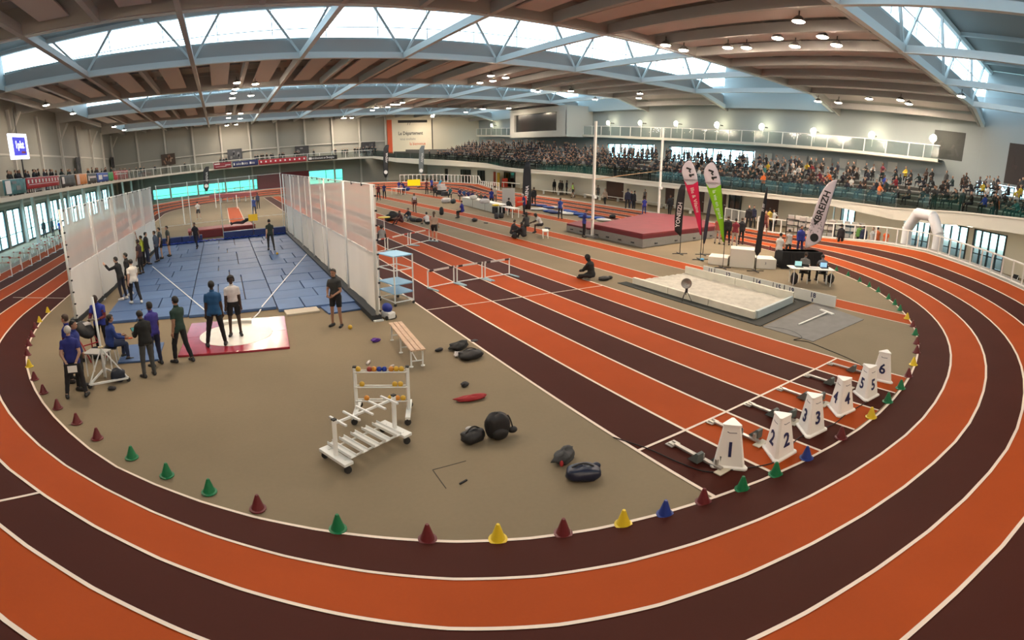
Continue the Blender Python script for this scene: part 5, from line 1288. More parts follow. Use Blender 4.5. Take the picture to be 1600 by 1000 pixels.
lump(778, 684, (.44, .30, .47), BAGB, 'tall black backpack standing on the carpet', name='backpack', rz=-.15, seed=23, amp=.09, extra=[('pocket', (.0, -.13, .14), (.15, .06, .11), BAGB), ('strap', (.18, 0, .40), (.30, .02, .06), .05), ('pocket', (.28, .02, .10), (.09, .07, .06), BAGB)])
lump(881, 720, (.46, .26, .20), GREYC, 'crumpled dark grey jacket with a red lining behind the navy bag', 'jacket', .5, 31, .3, 'jacket', extra=[('pocket', (-.20, -.06, .07), (.035, .035, .05), REDC)])
lump(911, 748, (.54, .34, .22), BAGN, 'shiny navy blue sports bag nearest the viewer', rz=-.45, seed=33, amp=.10, extra=[('strap', (-.18, 0, .2), (.16, 0, .2), .06), ('pocket', (.22, .08, .16), (.07, .06, .05), BAGN)])
lump(587, 534, (.24, .16, .10), PURC, 'small purple cloth on the carpet left of the bench', 'cloth', .2, 41, .3, 'folded_cloth')
lump(944, 438, (.52, .28, .16), BAGB, 'black bag beside the sitting hooded figure', rz=.1, seed=43, extra=[('pocket', (.36, .03, .07), (.12, .10, .07), BAGB)])
lump(186, 596, (.36, .30, .34), mat('pack_dark_blue', (.014, .02, .035), .6, bump=.3), 'dark backpack under the white tripod stand', name='backpack', seed=47)
lump(175, 609, (.20, .15, .08), BAGB, 'small black pouch in front of the tripod stand', 'pouch', seed=49, name='pouch')
lump(152, 560, (.40, .30, .34), mat('pack_grey', (.03, .045, .05), .7), 'grey-green bag under the small table by the tripod', seed=51)
for i, (px, py, s_, lab) in enumerate([(614, 345, (.8, .5, .7), 'big black bag beside the right net, far end'), (606, 346, (.5, .4, .5), 'dark bag behind the big black bag at the right net'), (624, 340, (.35, .3, .4), 'dark green bag left of the sitting athletes'), (646, 346, (.7, .4, .25), 'grey clothes heap right of the athlete in maroon'), (655, 347, (.55, .4, .28), 'black bag right of the grey clothes heap'), (690, 336, (.35, .3, .62), 'black backpack standing alone behind the long-haired girl'), (742, 346, (.7, .4, .25), 'flat black bag left of the group of four'), (759, 349, (.4, .2, .06), 'thin black case right of the flat black bag'), (776, 342, (.35, .3, .45), 'grey backpack under the small desk'), (783, 341, (.4, .3, .4), 'black backpack at the feet of the grey-haired official'), (804, 373, (.35, .3, .35), 'black bag leaning on the charcoal athlete'), (855, 358, (.6, .3, .12), 'dark coat behind the white bench'), (957, 341, (.5, .4, .3), 'dark bag behind the left corner of the red landing mat')]):
    lump(px, py, s_, BAGB if i not in (3, 8) else GREYC, lab, rz=i * .7, seed=60 + i, amp=.16)
p = at(576, 568, 0); g = MB(); M = Matrix.Rotation(math.pi / 2, 3, 'Y'); g.lathe([(.0, -.11), (.034, -.11), (.036, .04), (.014, .085), (.014, .11)], (0, 0, .036), 12, M); tag(g.build('water_bottle', mat('bottle_pale', (.62, .56, .54), .25), smooth=True, loc=p), 'pale plastic bottle lying left of the bench', 'bottle'); bpy.context.scene.objects[-1].rotation_euler = (0, 0, 1.0)
p = at(613, 571, 0); g = MB(); g.box((0, 0, .004), (.10, .05, .006), .4); tag(g.build('paper_scrap', WHC, loc=p), 'white scrap of paper below the bench', 'paper')
p = at(724, 754, 0); g = MB(); g.box((0, 0, .012), (.15, .025, .02), .35); tag(g.build('marker_pen', BLACK, loc=p), 'short black stick on the carpet below the backpack', 'stick')
g = MB(); a_, b_, c_ = at(728, 720, .004), at(676, 734, .004), at(697, 763, .004); g.bar(a_, b_, .012, .004); g.bar(b_, c_, .012, .004); tag(g.build('floor_mark', mat('mark_dark', (.05, .045, .035), .8)), 'thin dark angle mark taped on the carpet', 'mark')
# red barrow with a covered bag, small table and orange stick by the officials
p = at(143, 560, 0); t = thing('equipment_cart', (p.x, p.y, 0), 'red tubular cart carrying a black bag with a white sheet', 'cart', .7)
for s in (-1, 1):
    g = MB(); g.tube([(s * .25, -.5, .06), (s * .25, -.1, .45), (s * .25, .4, .75)], .02, 6); g.build('frame_tube', mat('cart_red', (.36, .02, .03), .4), t, smooth=True)
    g = MB(); g.lathe([(.03, -.02), (.10, -.02), (.10, .02), (.03, .02)], (s * .3, -.1, .1), 14, Matrix.Rotation(math.pi / 2, 3, 'Y')); g.build('wheel', RUBBER, t)
    g = MB(); g.bar((s * .25, .38, .03), (s * .25, .38, .75), .03); g.build('leg', MATS['cart_red'], t)
for z, y in ((.45, -.1), (.75, .4)): g = MB(); g.bar((-.25, y, z), (.25, y, z), .03); g.build('cross_tube', MATS['cart_red'], t)
g = MB(); g.ell((0, .15, .82), (.26, .36, .16), 14, 8, Matrix.Rotation(.5, 3, 'X')); g.build('bag', BAGB, t, smooth=True)
g = MB(); g.box((.08, .12, .99), (.22, .16, .012), M=Matrix.Rotation(.4, 3, 'X')); g.build('sheet', WHC, t)
p = at(153, 592, 0); t = thing('folding_table', (p.x, p.y + .3, 0), 'small grey folding table behind the tripod stand', 'table', -.3)
g = MB(); g.box((0, 0, .62), (.62, .42, .03)); g.build('table_top', mat('table_grey', (.40, .40, .38), .5), t)
for sx in (-1, 1):
    for sy in (-1, 1): g = MB(); g.bar((sx * .27, sy * .17, 0), (sx * .27, sy * .17, .61), .025); g.build('leg', STEEL, t)
g = MB(); a_, b_ = at(178, 531, .02), at(207, 528, .02); g.tube([a_, b_], .022, 8); tag(g.build('relay_stick', mat('stick_orange', (.75, .12, .03), .5), smooth=True), 'orange stick lying on the carpet behind the seated woman', 'stick')
def stool(x, y, rz, lab, m_=None, h=.44):
    t = thing('stool', (x, y, 0), lab, 'stool', rz); m_ = m_ or DARK
    g = MB(); g.box((0, 0, h - .015), (.36, .34, .03)); g.build('seat', m_, t)
    for sx in (-1, 1):
        for sy in (-1, 1): g = MB(); g.bar((sx * .17, sy * .15, 0), (sx * .12, sy * .13, h - .03), .022); g.build('leg', STEEL, t)
    return t
def chair(x, y, rz, lab, group=None):
    t = thing('folding_chair', (x, y, 0), lab, 'chair', rz, group)
    g = MB(); g.box((0, 0, .44), (.42, .40, .03)); g.build('seat', BLACK, t); g = MB(); g.box((0, -.22, .72), (.42, .03, .26)); g.build('backrest', BLACK, t)
    for s in (-1, 1):
        g = MB(); g.tube([(s * .20, .22, 0), (s * .20, -.22, .86)], .014, 6); g.build('leg', STEEL, t); g = MB(); g.tube([(s * .20, -.24, 0), (s * .20, .16, .44)], .014, 6); g.build('leg', STEEL, t)
    return t
p = at(176, 566, 0); stool(p.x, p.y, 0, 'dark stool under the seated woman in the blue jacket')
# things held in hands
def held(name, o, d, m_, lab, cat, rot): g = MB(); g.box((0, 0, 0), d); x = tag(g.build(name, m_, bevel=.004), lab, cat); x.location = o; x.rotation_euler = rot; return x
# ---- sandpit, boards, mats
t = thing('sandpit', (9.7, 6.55, 0), 'white-framed sandpit with pale sand beside the sprint lanes', 'sandpit', 0)
FRW = mat('pit_frame', (.74, .72, .62), .55, var=.08, scale=2)
for k in range(3): g = MB(); g.bar((-1.33, 3.0 - 1.95 * k, .13), (-1.33, 3.0 - 1.95 * (k + 1) + .02, .13), .12, .25); g.build('frame_board', FRW, t, bevel=.01)
for k in range(2): g = MB(); g.bar((1.72, 3.1 - 2.75 * k, .20), (1.72, 3.1 - 2.75 * (k + 1) + .02, .20), .08, .40); g.build('frame_board', FRW, t, bevel=.01)
g = MB(); g.bar((-1.22, -2.82, .13), (1.66, -2.36, .13), .10, .26); g.build('frame_board', mat('pit_board_grey', (.46, .54, .56), .5), t, bevel=.01)
g = MB(); g.grid([[(-1.28 + 2.95 * i / 24, -2.74 + .46 * i / 24 + (5.8 - .46 * i / 24) * j / 40, .10 + .035 * math.sin(i * .9 + j * .4) * math.sin(j * .55) + .015 * math.sin(i * 2.3 + j * 1.7)) for i in range(25)] for j in range(41)])
g.build('sand', mat('sand_pale', (.56, .53, .46), .9, var=.12, scale=5, bump=.6), t, smooth=True)['kind'] = 'stuff'
g = MB(); g.prism([(7.84, 9.9), (7.84, 3.1), (12.05, 3.72), (12.05, 4.9), (11.55, 4.15), (8.3, 3.62), (8.3, 9.9)][::-1], .004, .02)
tag(g.build('rubber_mat', mat('mat_black', (.012, .016, .013), .8)), 'black rubber mat strip along the front of the sandpit', 'mat')
g = MB(); g.prism([(7.86, 3.02), (7.83, 1.2), (11.48, 1.27), (12.0, 3.0), (12.15, 3.6)][::-1], .004, .016); tag(g.build('ground_sheet', mat('sheet_grey', (.19, .185, .18), .8, var=.08, scale=3)), 'grey ground sheet at the near end of the sandpit', 'sheet')
t = thing('distance_board', (12.12, 6.0, 0), 'long white distance board with blue numbers 11 to 19 behind the sandpit', 'board')
BW = mat('board_white', (.66, .68, .66), .5); ys = [9.25, 7.15, 5.05, 2.75]
for i in range(3):
    g = MB(); g.box((0, (ys[i] + ys[i + 1]) / 2 - 6, .22), (.05, ys[i] - ys[i + 1] - .02, .42)); g.build('board_panel', BW, t)
    for yy in (ys[i] - .2, ys[i + 1] + .2): g = MB(); g.bar((.03, yy - 6, .02), (.30, yy - 6, .05), .04); g.build('board_foot', DARK, t)
for num, px in (('11', 1108), ('12', 1136), ('14', 1184), ('15', 1216), ('19', 1237), ('18', 1272)):
    yy = on_x(px, 445, 12.09).y
    text_mesh(num, .26, NUMB, 'numeral', t, frame_m((-.028, yy - 6, .28), (0, -1, 0), (0, 0, 1)), .003, weight=.006)
    g = MB(); g.box((-.027, yy - 6, .10), (.004, .05, .12)); g.build('tick', NUMB, t)
for px in (1114, 1157, 1176, 1207, 1225): yy = on_x(px, 455, 12.09).y; g = MB(); g.box((-.03, yy - 6, .22), (.012, .025, .40)); g.build('tick', DARK, t)
# wind gauge / loudspeaker horn on a small tripod
t = thing('horn_speaker', (8.02, 6.45, .02), 'silver horn speaker on a small black tripod before the sandpit', 'speaker', -2.4)
for i in range(3): a_ = R(90 + 120 * i); g = MB(); g.tube([(0, 0, .45), (.24 * math.cos(a_), .24 * math.sin(a_), 0)], .012, 6); g.build('leg', DARK, t)
g = MB(); g.tube([(0, 0, .25), (0, 0, .62)], .018, 6); g.build('pole', DARK, t)
g = MB(); M = Matrix.Rotation(math.pi / 2, 3, 'Y'); g.lathe([(.035, -.16), (.045, -.05), (.09, .04), (.17, .10), (.19, .105), (.165, .10), (.05, .0)], (0, 0, .68), 18, M); g.build('horn', mat('horn_silver', (.40, .39, .36), .35, .4), t, smooth=True)
g = MB(); g.box((-.05, .02, .40), (.07, .09, .16)); g.build('battery_box', DARK, t)
t = thing('sand_rake', (0, 0, 0), 'white-handled sand leveller lying on the grey sheet', 'rake')
a_, b_ = at(1248, 507, .04), at(1292, 488, .06); g = MB(); g.bar(a_, b_, .05, .03); g.build('handle', STEEL, t); c_, d_ = at(1282, 484, .05), at(1302, 491, .05); g = MB(); g.bar(c_, d_, .10, .05); g.build('head', STEEL, t)
# ---- red landing mat and the jump uprights
t = thing('jump_landing_mat', (0, 0, 0), 'large red-topped grey landing mat of the jump area', 'landing mat')
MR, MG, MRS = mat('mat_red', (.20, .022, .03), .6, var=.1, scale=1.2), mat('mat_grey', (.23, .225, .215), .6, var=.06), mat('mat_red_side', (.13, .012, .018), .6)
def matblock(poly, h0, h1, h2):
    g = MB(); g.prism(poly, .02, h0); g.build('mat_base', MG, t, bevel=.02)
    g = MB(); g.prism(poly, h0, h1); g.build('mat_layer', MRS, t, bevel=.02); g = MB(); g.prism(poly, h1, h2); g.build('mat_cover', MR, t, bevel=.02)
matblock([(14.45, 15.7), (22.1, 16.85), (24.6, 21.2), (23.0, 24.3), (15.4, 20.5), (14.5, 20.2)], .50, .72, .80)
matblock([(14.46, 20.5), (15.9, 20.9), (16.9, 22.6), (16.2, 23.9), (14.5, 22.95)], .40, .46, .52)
for i, y in enumerate((16.5, 17.6, 18.7, 19.7, 21.3, 22.3)): g = MB(); g.box((14.42, y, .22), (.05, .22, .06)); g.build('mat_handle', DARK, t)
for i in range(4): g = MB(); g.box((15.6 + 1.9 * i, 15.83 + .286 * i, .20), (.22, .05, .06), .15); g.build('mat_handle', DARK, t)
def upright(x, y, h, lab):
    t = thing('jump_upright', (x, y, 0), lab, 'upright'); g = MB(); g.bar((0, 0, .1), (0, 0, h), .15, .12); g.build('mast', WHITE, t, bevel=.01)
    g = MB(); g.box((0, 0, .06), (.5, 1.0, .12)); g.build('base', MG, t); g = MB(); g.box((0, -.1, h * .36), (.2, .2, .2)); g.build('slider', STEEL, t); return t
_q = at(925, 371); upright(_q.x, _q.y, 6.75, 'left tall white upright beside the red landing mat'); upright(24.95, 25.35, 7.1, 'right tall white upright behind the red landing mat')
g = MB(); a_, b_ = Vector((15.45, 21.6, 3.35)), Vector((24.9, 25.2, 3.9)); g.tube([a_, b_], .02, 6)
t2 = g.build('crossbar', mat('bar_tan', (.45, .28, .14), .5), smooth=True); tag(t2, 'thin tan crossbar resting between the two tall uprights', 'bar')
# white sheets rails in the walkway behind: low white benches
for i, (x0, x1, lab) in enumerate((((848, 303), (898, 307), 'long white low bench along the walkway by the wall'), ((913, 309), (938, 313), 'white low bench left of the upright on the walkway'), ((944, 312), (1035, 325), 'long white rail of seats along the right walkway'), ((1040, 326), (1080, 334), 'white low bench near the dark banner on the walkway'))):
    a_, b_ = at(*x0, .0), at(*x1, .0); t = thing('low_bench', (a_ + b_) / 2, lab, 'bench', math.atan2((b_ - a_).y, (b_ - a_).x)); L_ = (b_ - a_).length
    g = MB(); g.box((0, 0, .43), (L_, .32, .05)); g.build('seat', WHITE, t)
    for k in range(max(2, int(L_ / 1.6))): xx = -L_ / 2 + .15 + (L_ - .3) * k / max(1, int(L_ / 1.6) - 1); g = MB(); g.box((xx, 0, .2), (.05, .28, .4)); g.build('leg', STEEL, t)
# rolled blue covers and small gear behind the mat
RB_ = [mat('cover_roll_blue', (.02, .07, .30), .5), mat('cover_roll_white', (.55, .56, .55), .6), mat('cover_roll_navy', (.015, .03, .12), .5)]
tp = [(836, 322, 2, 'white'), (846, 323, 0, 'blue'), (857, 326, 0, 'blue'), (866, 326, 1, ''), (836, 329, 1, ''), (846, 329, 1, ''), (858, 332, 0, ''), (866, 334, 2, ''), (884, 331, 0, ''), (893, 333, 0, ''), (905, 337, 0, ''), (888, 336, 1, ''), (876, 334, 1, ''), (914, 341, 0, ''), (935, 343, 0, ''), (943, 346, 1, '')]
for i, (px, py, c, _) in enumerate(tp):
    p = at(px, py, 0); g = MB(); g.ell((0, 0, .12), (.60, .30, .12), 12, 7); o = g.build('folded_cover', RB_[c], smooth=True, loc=p); o.rotation_euler = (0, 0, -.9)
    tag(o, '%s folded weather cover in the row behind the red mat, %s from the left' % (('blue', 'white', 'navy')[c], nm_ord[i]), 'cover', 'folded covers behind the red mat')
# ---- podium, desk, black table
t = thing('podium', (0, 0, 0), 'white three-step winners podium', 'podium'); PW = mat('podium_white', (.74, .70, .62), .5)
def blk(a, b, c, h):
    a, b = Vector((*a, 0)), Vector((*b, 0)); d_ = (b - a); n_ = Vector((-d_.y, d_.x, 0)).normalized() * c; n_ = -n_ if n_.x < 0 else n_
    g = MB(); g.prism([(a.x, a.y), (b.x, b.y), ((b + n_).x, (b + n_).y), ((a + n_).x, (a + n_).y)], 0.0, h); g.build('step', PW, t, bevel=.015)
blk((14.82, 9.95), (15.55, 9.02), 1.05, .88); blk((15.72, 9.02), (16.45, 8.35), 1.05, .48); blk((14.35, 10.9), (14.86, 10.1), 1.05, .38)
text_mesh('3', .16, NUMB, 'numeral', t, frame_m((16.02, 8.69, .27), (.74, -.67, 0), (0, 0, 1)), .004)
p0, p1 = Vector((16.95, 8.35, 0)), Vector((18.95, 7.25, 0)); t = thing('covered_table', (p0 + p1) / 2, 'long table under a black floor-length cloth by the inner lane', 'table', math.atan2((p1 - p0).y, (p1 - p0).x))
L_ = (p1 - p0).length; g = MB(); rows = []
for z, o_ in ((.86, 0), (.83, .015), (.4, .03), (.02, .05)): rows.append([(x, y, z) for x, y in [(-L_ / 2 - o_ + (L_ + 2 * o_) * i / 24, -o_ - .02 * (z < .8) * math.sin(i * 2.2)) for i in range(25)] + [(L_ / 2 + o_ - (L_ + 2 * o_) * i / 24, .8 + o_) for i in range(25)] + [(-L_ / 2 - o_, -o_)]])
g.grid(rows); g.quad((-L_ / 2, 0, .86), (L_ / 2, 0, .86), (L_ / 2, .8, .86), (-L_ / 2, .8, .86)); g.build('tablecloth', mat('cloth_black', (.009, .009, .010), .8), t)
g = MB(); g.box((0, .4, .845), (L_ - .1, .7, .03)); g.build('table_top', DARK, t)
for sx in (-1, 1):
    for sy in (.1, .7): g = MB(); g.bar((sx * (L_ / 2 - .12), sy, 0), (sx * (L_ / 2 - .12), sy, .83), .04); g.build('leg', DARK, t)
a_, b_ = at(1240, 419, .72), at(1298, 422, .72); t = thing('timing_desk', (a_ + b_) / 2 * Vector((1, 1, 0)) if False else ((a_.x + b_.x) / 2, (a_.y + b_.y) / 2, 0), 'white desk with papers and two laptops at the inner bend', 'desk', math.atan2((b_ - a_).y, (b_ - a_).x)); L_ = (b_ - a_).length + .3
g = MB(); g.box((0, .15, .73), (L_, .75, .03)); g.build('table_top', WHITE, t)
for sx in (-1, 1):
    for sy in (-.15, .45): g = MB(); g.bar((sx * (L_ / 2 - .15), sy, 0), (sx * (L_ / 2 - .15), sy, .72), .03); g.build('leg', STEEL, t)
DESK = t; dm = Matrix.Translation(t.location) @ Matrix.Rotation(t.rotation_euler.z, 4, 'Z')
for i, (x, c) in enumerate(((-.55, (.30, .55, .55)), (.62, (.28, .50, .68)))):
    l_ = thing('laptop', dm @ Vector((x, .2, .747)), 'open laptop with a lit pale screen, %s on the white desk' % ('left', 'right')[i], 'laptop', t.rotation_euler.z)
    g = MB(); g.box((0, 0, .01), (.34, .24, .018)); g.build('keyboard_base', DARK, l_); g = MB(); g.box((0, .14, .13), (.34, .015, .23)); g.build('screen_lid', DARK, l_)
    g = MB(); g.box((0, .131, .13), (.31, .004, .20)); g.build('screen', mat('screen_%d' % i, c, .3, emit=.9), l_)
g = MB(); g.box((0, 0, 0), (.5, .3, .006), t.rotation_euler.z + .1); tag(g.build('paper_sheets', WHC, loc=dm @ Vector((.1, .15, .75))), 'white paper sheets between the laptops', 'paper')
for px, py, lab, gp in ((1254, 441, 'black folding chair under the grey-clothed official', 0), (1284, 442, 'black folding chair at the right end of the white desk', 0)):
    p = at(px, py, 0); chair(p.x, p.y, R(vh(px) - 90), lab, 'folding chairs at the white desk')
lump(1240, 444, (.3, .3, .5), BAGB, 'black bag under the left end of the white desk', seed=81); lump(1297, 443, (.3, .3, .45), BAGB, 'black rucksack at the right end of the white desk', name='backpack', seed=83)
# ================================================================ FLAGS, BANNERS, SIGNS
def bend_board(cols):
    return cols
def feather(base, px_view, outline, split, c_top, c_low, label, text=None, tsize=.3, tcol=(.8, .8, .8), pole_top=None, logo=True, cross=True, faceoff=0.0, tshift=0.0, tx=.0, thick=.012, tz=(1.6, 3.2)):
    """outline: rows (z, left, right) in metres from the pole foot, in the plane of the cloth"""
    t = thing('feather_flag', (base.x, base.y, 0), label, 'flag', R(vh(px_view) - 90 + faceoff))
    g = MB(); pts = [(0, 0, 0.03), (0, 0, outline[0][0])] + [(r_, 0, z) for z, l_, r_ in outline[1:]]; g.tube(pts, .018, 6, .008); g.build('pole', DARK, t, smooth=True)
    low = [o for o in outline if o[0] <= split + 1e-6]; up = [o for o in outline if o[0] >= split - 1e-6]
    for nm_, rows, c in (('cloth_lower', low, c_low), ('cloth_top', up, c_top)):
        if len(rows) < 2: continue
        g = MB(); g.grid([[(l_ + (r_ - l_) * k / 6, .03 * math.sin(z * 2.2 + k * .5), z) for k in range(7)] for z, l_, r_ in rows]); o = g.build(nm_, c, t, smooth=True)
        sm = o.modifiers.new('thickness', 'SOLIDIFY'); sm.thickness = thick
    if cross:
        for a_ in (.4, .4 + math.pi / 2): g = MB(); g.bar((-.42 * math.cos(a_), -.42 * math.sin(a_), .03), (.42 * math.cos(a_), .42 * math.sin(a_), .03), .05, .03); g.build('foot_bar', DARK, t)
    return t
PINK, LIME = mat_net('flag_pink', (.72, .05, .14), 0), mat_net('flag_lime', (.32, .60, .04), 0)
FW_ = mat_net('flag_white', (.82, .76, .80), 0); FB = mat('flag_black', (.012, .014, .018), .6); FG = mat('flag_grey', (.16, .18, .19), .6)
TXW = mat('print_white', (.78, .76, .76), .6); TXB = mat('print_black', (.02, .02, .02), .6)
tear = [(1.25, -.10, -.02), (1.6, -.21, -.05), (2.0, -.33, -.09), (2.5, -.53, -.16), (3.0, -.73, -.24), (3.4, -.90, -.31), (3.85, -1.07, -.39), (4.0, -1.12, -.42), (4.25, -1.21, -.48), (4.5, -1.19, -.58), (4.7, -1.08, -.70), (4.82, -.92, -.80)]
for (px, py, dx, c, lab) in ((1094, 406, 0, PINK, 'pink teardrop flag with a white round top by the podium'), (1129, 419, 0, LIME, 'lime green teardrop flag with a white round top by the podium')):
    p = at(px, py, 0); t = feather(p, px, tear, 3.85, FW_, c, lab)
    # slanted lower half of the white round
    g = MB(); g.add([(-1.06, -.04, 3.86), (-.40, -.04, 3.86), (-.62, -.04, 3.70), (-.90, -.04, 3.66)], [(0, 1, 2, 3)]); o = g.build('cloth_top', FW_, t); o.modifiers.new('thickness', 'SOLIDIFY').thickness = .006
    for k, (x, z) in enumerate(((-.88, 4.42), (-.72, 4.16))):     # two dark brush marks
        s = 1 if k == 0 else -1
        g = MB(); g.bar((x - .12, -.055, z + .05 * s), (x + .12, -.055, z - .02 * s), .012, .085, (0, 1, 0) if False else (0, 0, 1)); g.bar((x + .10 * s, -.055, z + .02), (x + .02 * s, -.055, z - .12), .012, .07); g.build('logo_mark', TXB, t)
    g = MB(); g.box((-.80, -.055, 4.28), (.07, .012, .07)); g.build('logo_mark', TXB, t)
    g = MB(); g.box((-.84, -.05, 3.92), (.62, .008, .022)); g.box((-.82, -.05, 3.84), (.40, .008, .012)); g.build('logo_line', mat('print_grey', (.35, .34, .36), .6), t)
    up_ = Vector((.33, 0, -1)).normalized()
    text_mesh('Ille & Vilaine' if c is PINK else 'la vie en grand', .25 if c is PINK else .23, TXW, 'lettering', t, frame_m((-.48, -.06, 2.95), up_, (up_.z * -1, 0, up_.x)), .002)
    p2 = at(px + 2, py + 4, 0)
g = MB(); g.ell((0, 0, .06), (.14, .10, .06), 10, 6); p = at(1097, 407, 0); tag(g.build('ballast_bag', mat('ballast_blue', (.12, .42, .75), .2), smooth=True, loc=p), 'pale blue water ballast at the foot of the pink flag', 'weight')
# white flag with black lettering behind the black table
p = at(1256, 408, 0); wt = [(.72, -.02, .02), (1.0, -.03, .55), (1.25, -.02, .80), (2.0, .10, .88), (3.0, .30, 1.02), (3.6, .46, 1.12), (4.0, .62, 1.20), (4.3, .82, 1.26), (4.5, 1.05, 1.30), (4.56, 1.22, 1.32)]
t = feather(p, 1256, wt, 9, FW_, FW_, 'tall white feather flag with black lettering behind the black table')
tilt = Vector((.24, 0, 1)).normalized()
text_mesh('BREIZH', .50, TXB, 'lettering', t, frame_m((.70, -.06, 3.12), tilt, (-tilt.z, 0, tilt.x)), .002, weight=.012)
g = MB(); M = frame_m((.42, -.055, 2.22), tilt, (-tilt.z, 0, tilt.x)); g.add([M @ Vector(v) for v in ((-.22, .0, 0), (.16, .22, 0), (.06, .0, 0), (.16, -.22, 0))], [(0, 2, 1), (0, 3, 2)]); g.build('arrow_logo', TXB, t)
g = MB(); g.lathe([(.23, -.004), (.23, .004), (0, .005)], (.42, -.055, 1.35), 20, Matrix.Rotation(math.pi / 2, 3, 'X')); g.build('round_emblem', TXB, t)
for k in range(26):
    x, z = rnd.uniform(.1, .75), rnd.uniform(1.6, 2.2)
    g = MB(); g.box((x, -.052, z), (.05, .006, .07)); g.build('print_fleck', mat('print_grey', (.35, .34, .36), .6), t)
# dark flags
def dark_flag(px, py, rows, lab, txt=None, tz=0, ts=.3, mm=None, fx=.0, ttx=0):
    p = at(px, py, 0); t = feather(p, px, rows, 99, FB, mm or FB, lab)
    if txt: text_mesh(txt, ts, TXW, 'lettering', t, frame_m((ttx, -.06, tz), (.06, 0, 1), (-1, 0, .06)), .002, weight=.006)
    return t
dark_flag(1062, 397, [(.95, -.06, .0), (1.2, -.34, .02), (1.8, -.38, .02), (2.6, -.36, .04), (3.3, -.28, .06), (3.6, -.16, .06)], 'black feather flag with white lettering behind the pink one', 'YONEIZH', 2.05, .30, ttx=-.17)
dark_flag(1180, 424, [(.75, -.02, .05), (.95, -.12, .16), (2.0, -.04, .18), (3.0, .04, .20), (3.7, .12, .22), (3.95, .16, .22)], 'narrow black feather flag seen nearly edge-on before the podium', '77 777', 3.0, .13, ttx=.1)
dark_flag(1098, 398, [(.6, -.03, .05), (.9, -.05, .12), (1.8, .0, .18), (2.6, .08, .24), (3.2, .16, .28)], 'narrow dark feather flag behind the pole of the pink one', mm=mat('flag_dark_blue', (.03, .035, .06), .6))
dark_flag(823, 334, [(.35, -.3, .3), (.9, -.38, .36), (2.0, -.36, .34), (3.0, -.33, .32), (3.7, -.28, .28), (4.2, -.05, .22)], 'broad black feather flag with white lettering standing in the infield', 'ARENA', 1.7, .36)
p = at(823, 334, 0)
for px, y_, ztop, lab, mm, wd in ((604, 86.5, 6.6, 'tall black feather flag at the far right bend', FB, .45), (659, 86, 6.3, 'grey feather flag at the far right bend', FG, .45), (323, 90, 5.3, 'dark slanted feather flag at the far left bend', FB, .5)):
    q_ = on_y(px, 296, y_); H_ = ztop
    t = feather(Vector((q_.x, y_, 0)), px, [(1.2, -.2, .1), (1.8, -wd, wd * .8), (H_ * .6, -wd * .8, wd * 1.1), (H_ - .6, -wd * .5, wd * 1.4), (H_, wd * .4, wd * 1.6)], 99, mm, mm, lab)
    g = MB(); g.lathe([(.32, -.004), (.32, .004), (0, .005)], (0.0, -.06, 2.1), 16, Matrix.Rotation(math.pi / 2, 3, 'X')); g.build('round_emblem', TXW, t)
    text_mesh('ARENA', .5, TXW, 'lettering', t, frame_m((.25, -.06, H_ * .68), (.1, 0, 1), (-1, 0, .1)), .002)
# banners on the balcony railings
def banner(P0, P1, z0, z1, m_, label, txt=None, ts=.5, tm=None, patches=(), sx=1.0):
    P0, P1 = Vector((*P0, 0)), Vector((*P1, 0)); d_ = (P1 - P0); L_ = d_.length; t = thing('banner', (P0.x, P0.y, z0), label, 'banner', math.atan2(d_.y, d_.x)); H_ = z1 - z0
    g = MB(); g.grid([[(L_ * i / 16, .025 * math.sin(i * 1.3) * (1 - j / 3), H_ * j / 3) for i in range(17)] for j in range(4)]); o = g.build('cloth', m_, t, smooth=True); o.modifiers.new('thickness', 'SOLIDIFY').thickness = .01
    n_ = -1
    for (x, z, w, h, mm) in patches: g = MB(); g.box((x * L_, -.04, z * H_), (w * L_, .008, h * H_)); g.build('print_patch', mm, t)
    if txt: text_mesh(txt, ts, tm or TXW, 'lettering', t, frame_m((L_ / 2, -.055, H_ * .5), (1, 0, 0), (0, 0, 1)), .003, sx=sx)
    return t
bx = -19.45
TEAL, BRD, BOR, BBL, BGN, BPK, MAR, NVY = mat('banner_teal', (.06, .20, .22), .6, var=.3, scale=2), mat('banner_red', (.40, .025, .04), .6), mat('banner_orange', (.62, .24, .07), .6, var=.2, scale=2), mat('banner_blue', (.03, .08, .35), .6), mat('banner_green', (.06, .35, .10), .6), mat('banner_pink_red', (.50, .04, .07), .6), mat('banner_maroon', (.22, .02, .035), .6), mat('banner_navy', (.02, .03, .12), .6)
def yx(px, py): return on_x(px, py, -19.5).y
def lb(pa, pb, m_, lab, **k):
    ya, yb = yx(pa, 292 if pa < 60 else 284), yx(pb, 292 if pb < 60 else 284)
    return banner((bx, ya), (bx, yb), k.pop('z0', 4.95), k.pop('z1', 5.95), m_, lab, **k)
lb(4, 40, TEAL, 'teal banner with a pale oval on the left balcony railing', patches=[(.18, .5, .22, .85, TXW), (.45, .78, .2, .18, FG), (.62, .4, .2, .3, FG)])
lb(41, 92, BRD, 'red banner with a row of white figures on the left balcony railing', z0=5.15, patches=[(.05 + .1 * i, .66, .035, .32, TXW) for i in range(10)] + [(.5, .38, .9, .06, FW_)])
lb(95, 117, mat('banner_charcoal', (.05, .055, .06), .6), 'charcoal banner with a white emblem on the left balcony railing', patches=[(.12, .55, .16, .6, TXW)])
lb(119, 136, BOR, 'orange and cream banner on the left balcony railing', patches=[(.14, .5, .26, .95, FW_)])
lb(137, 151, mat('banner_charcoal', (.05, .055, .06), .6), 'grey banner with pale lettering on the left balcony railing', patches=[(.1, .5, .1, .5, TXW), (.55, .6, .7, .2, FW_)])
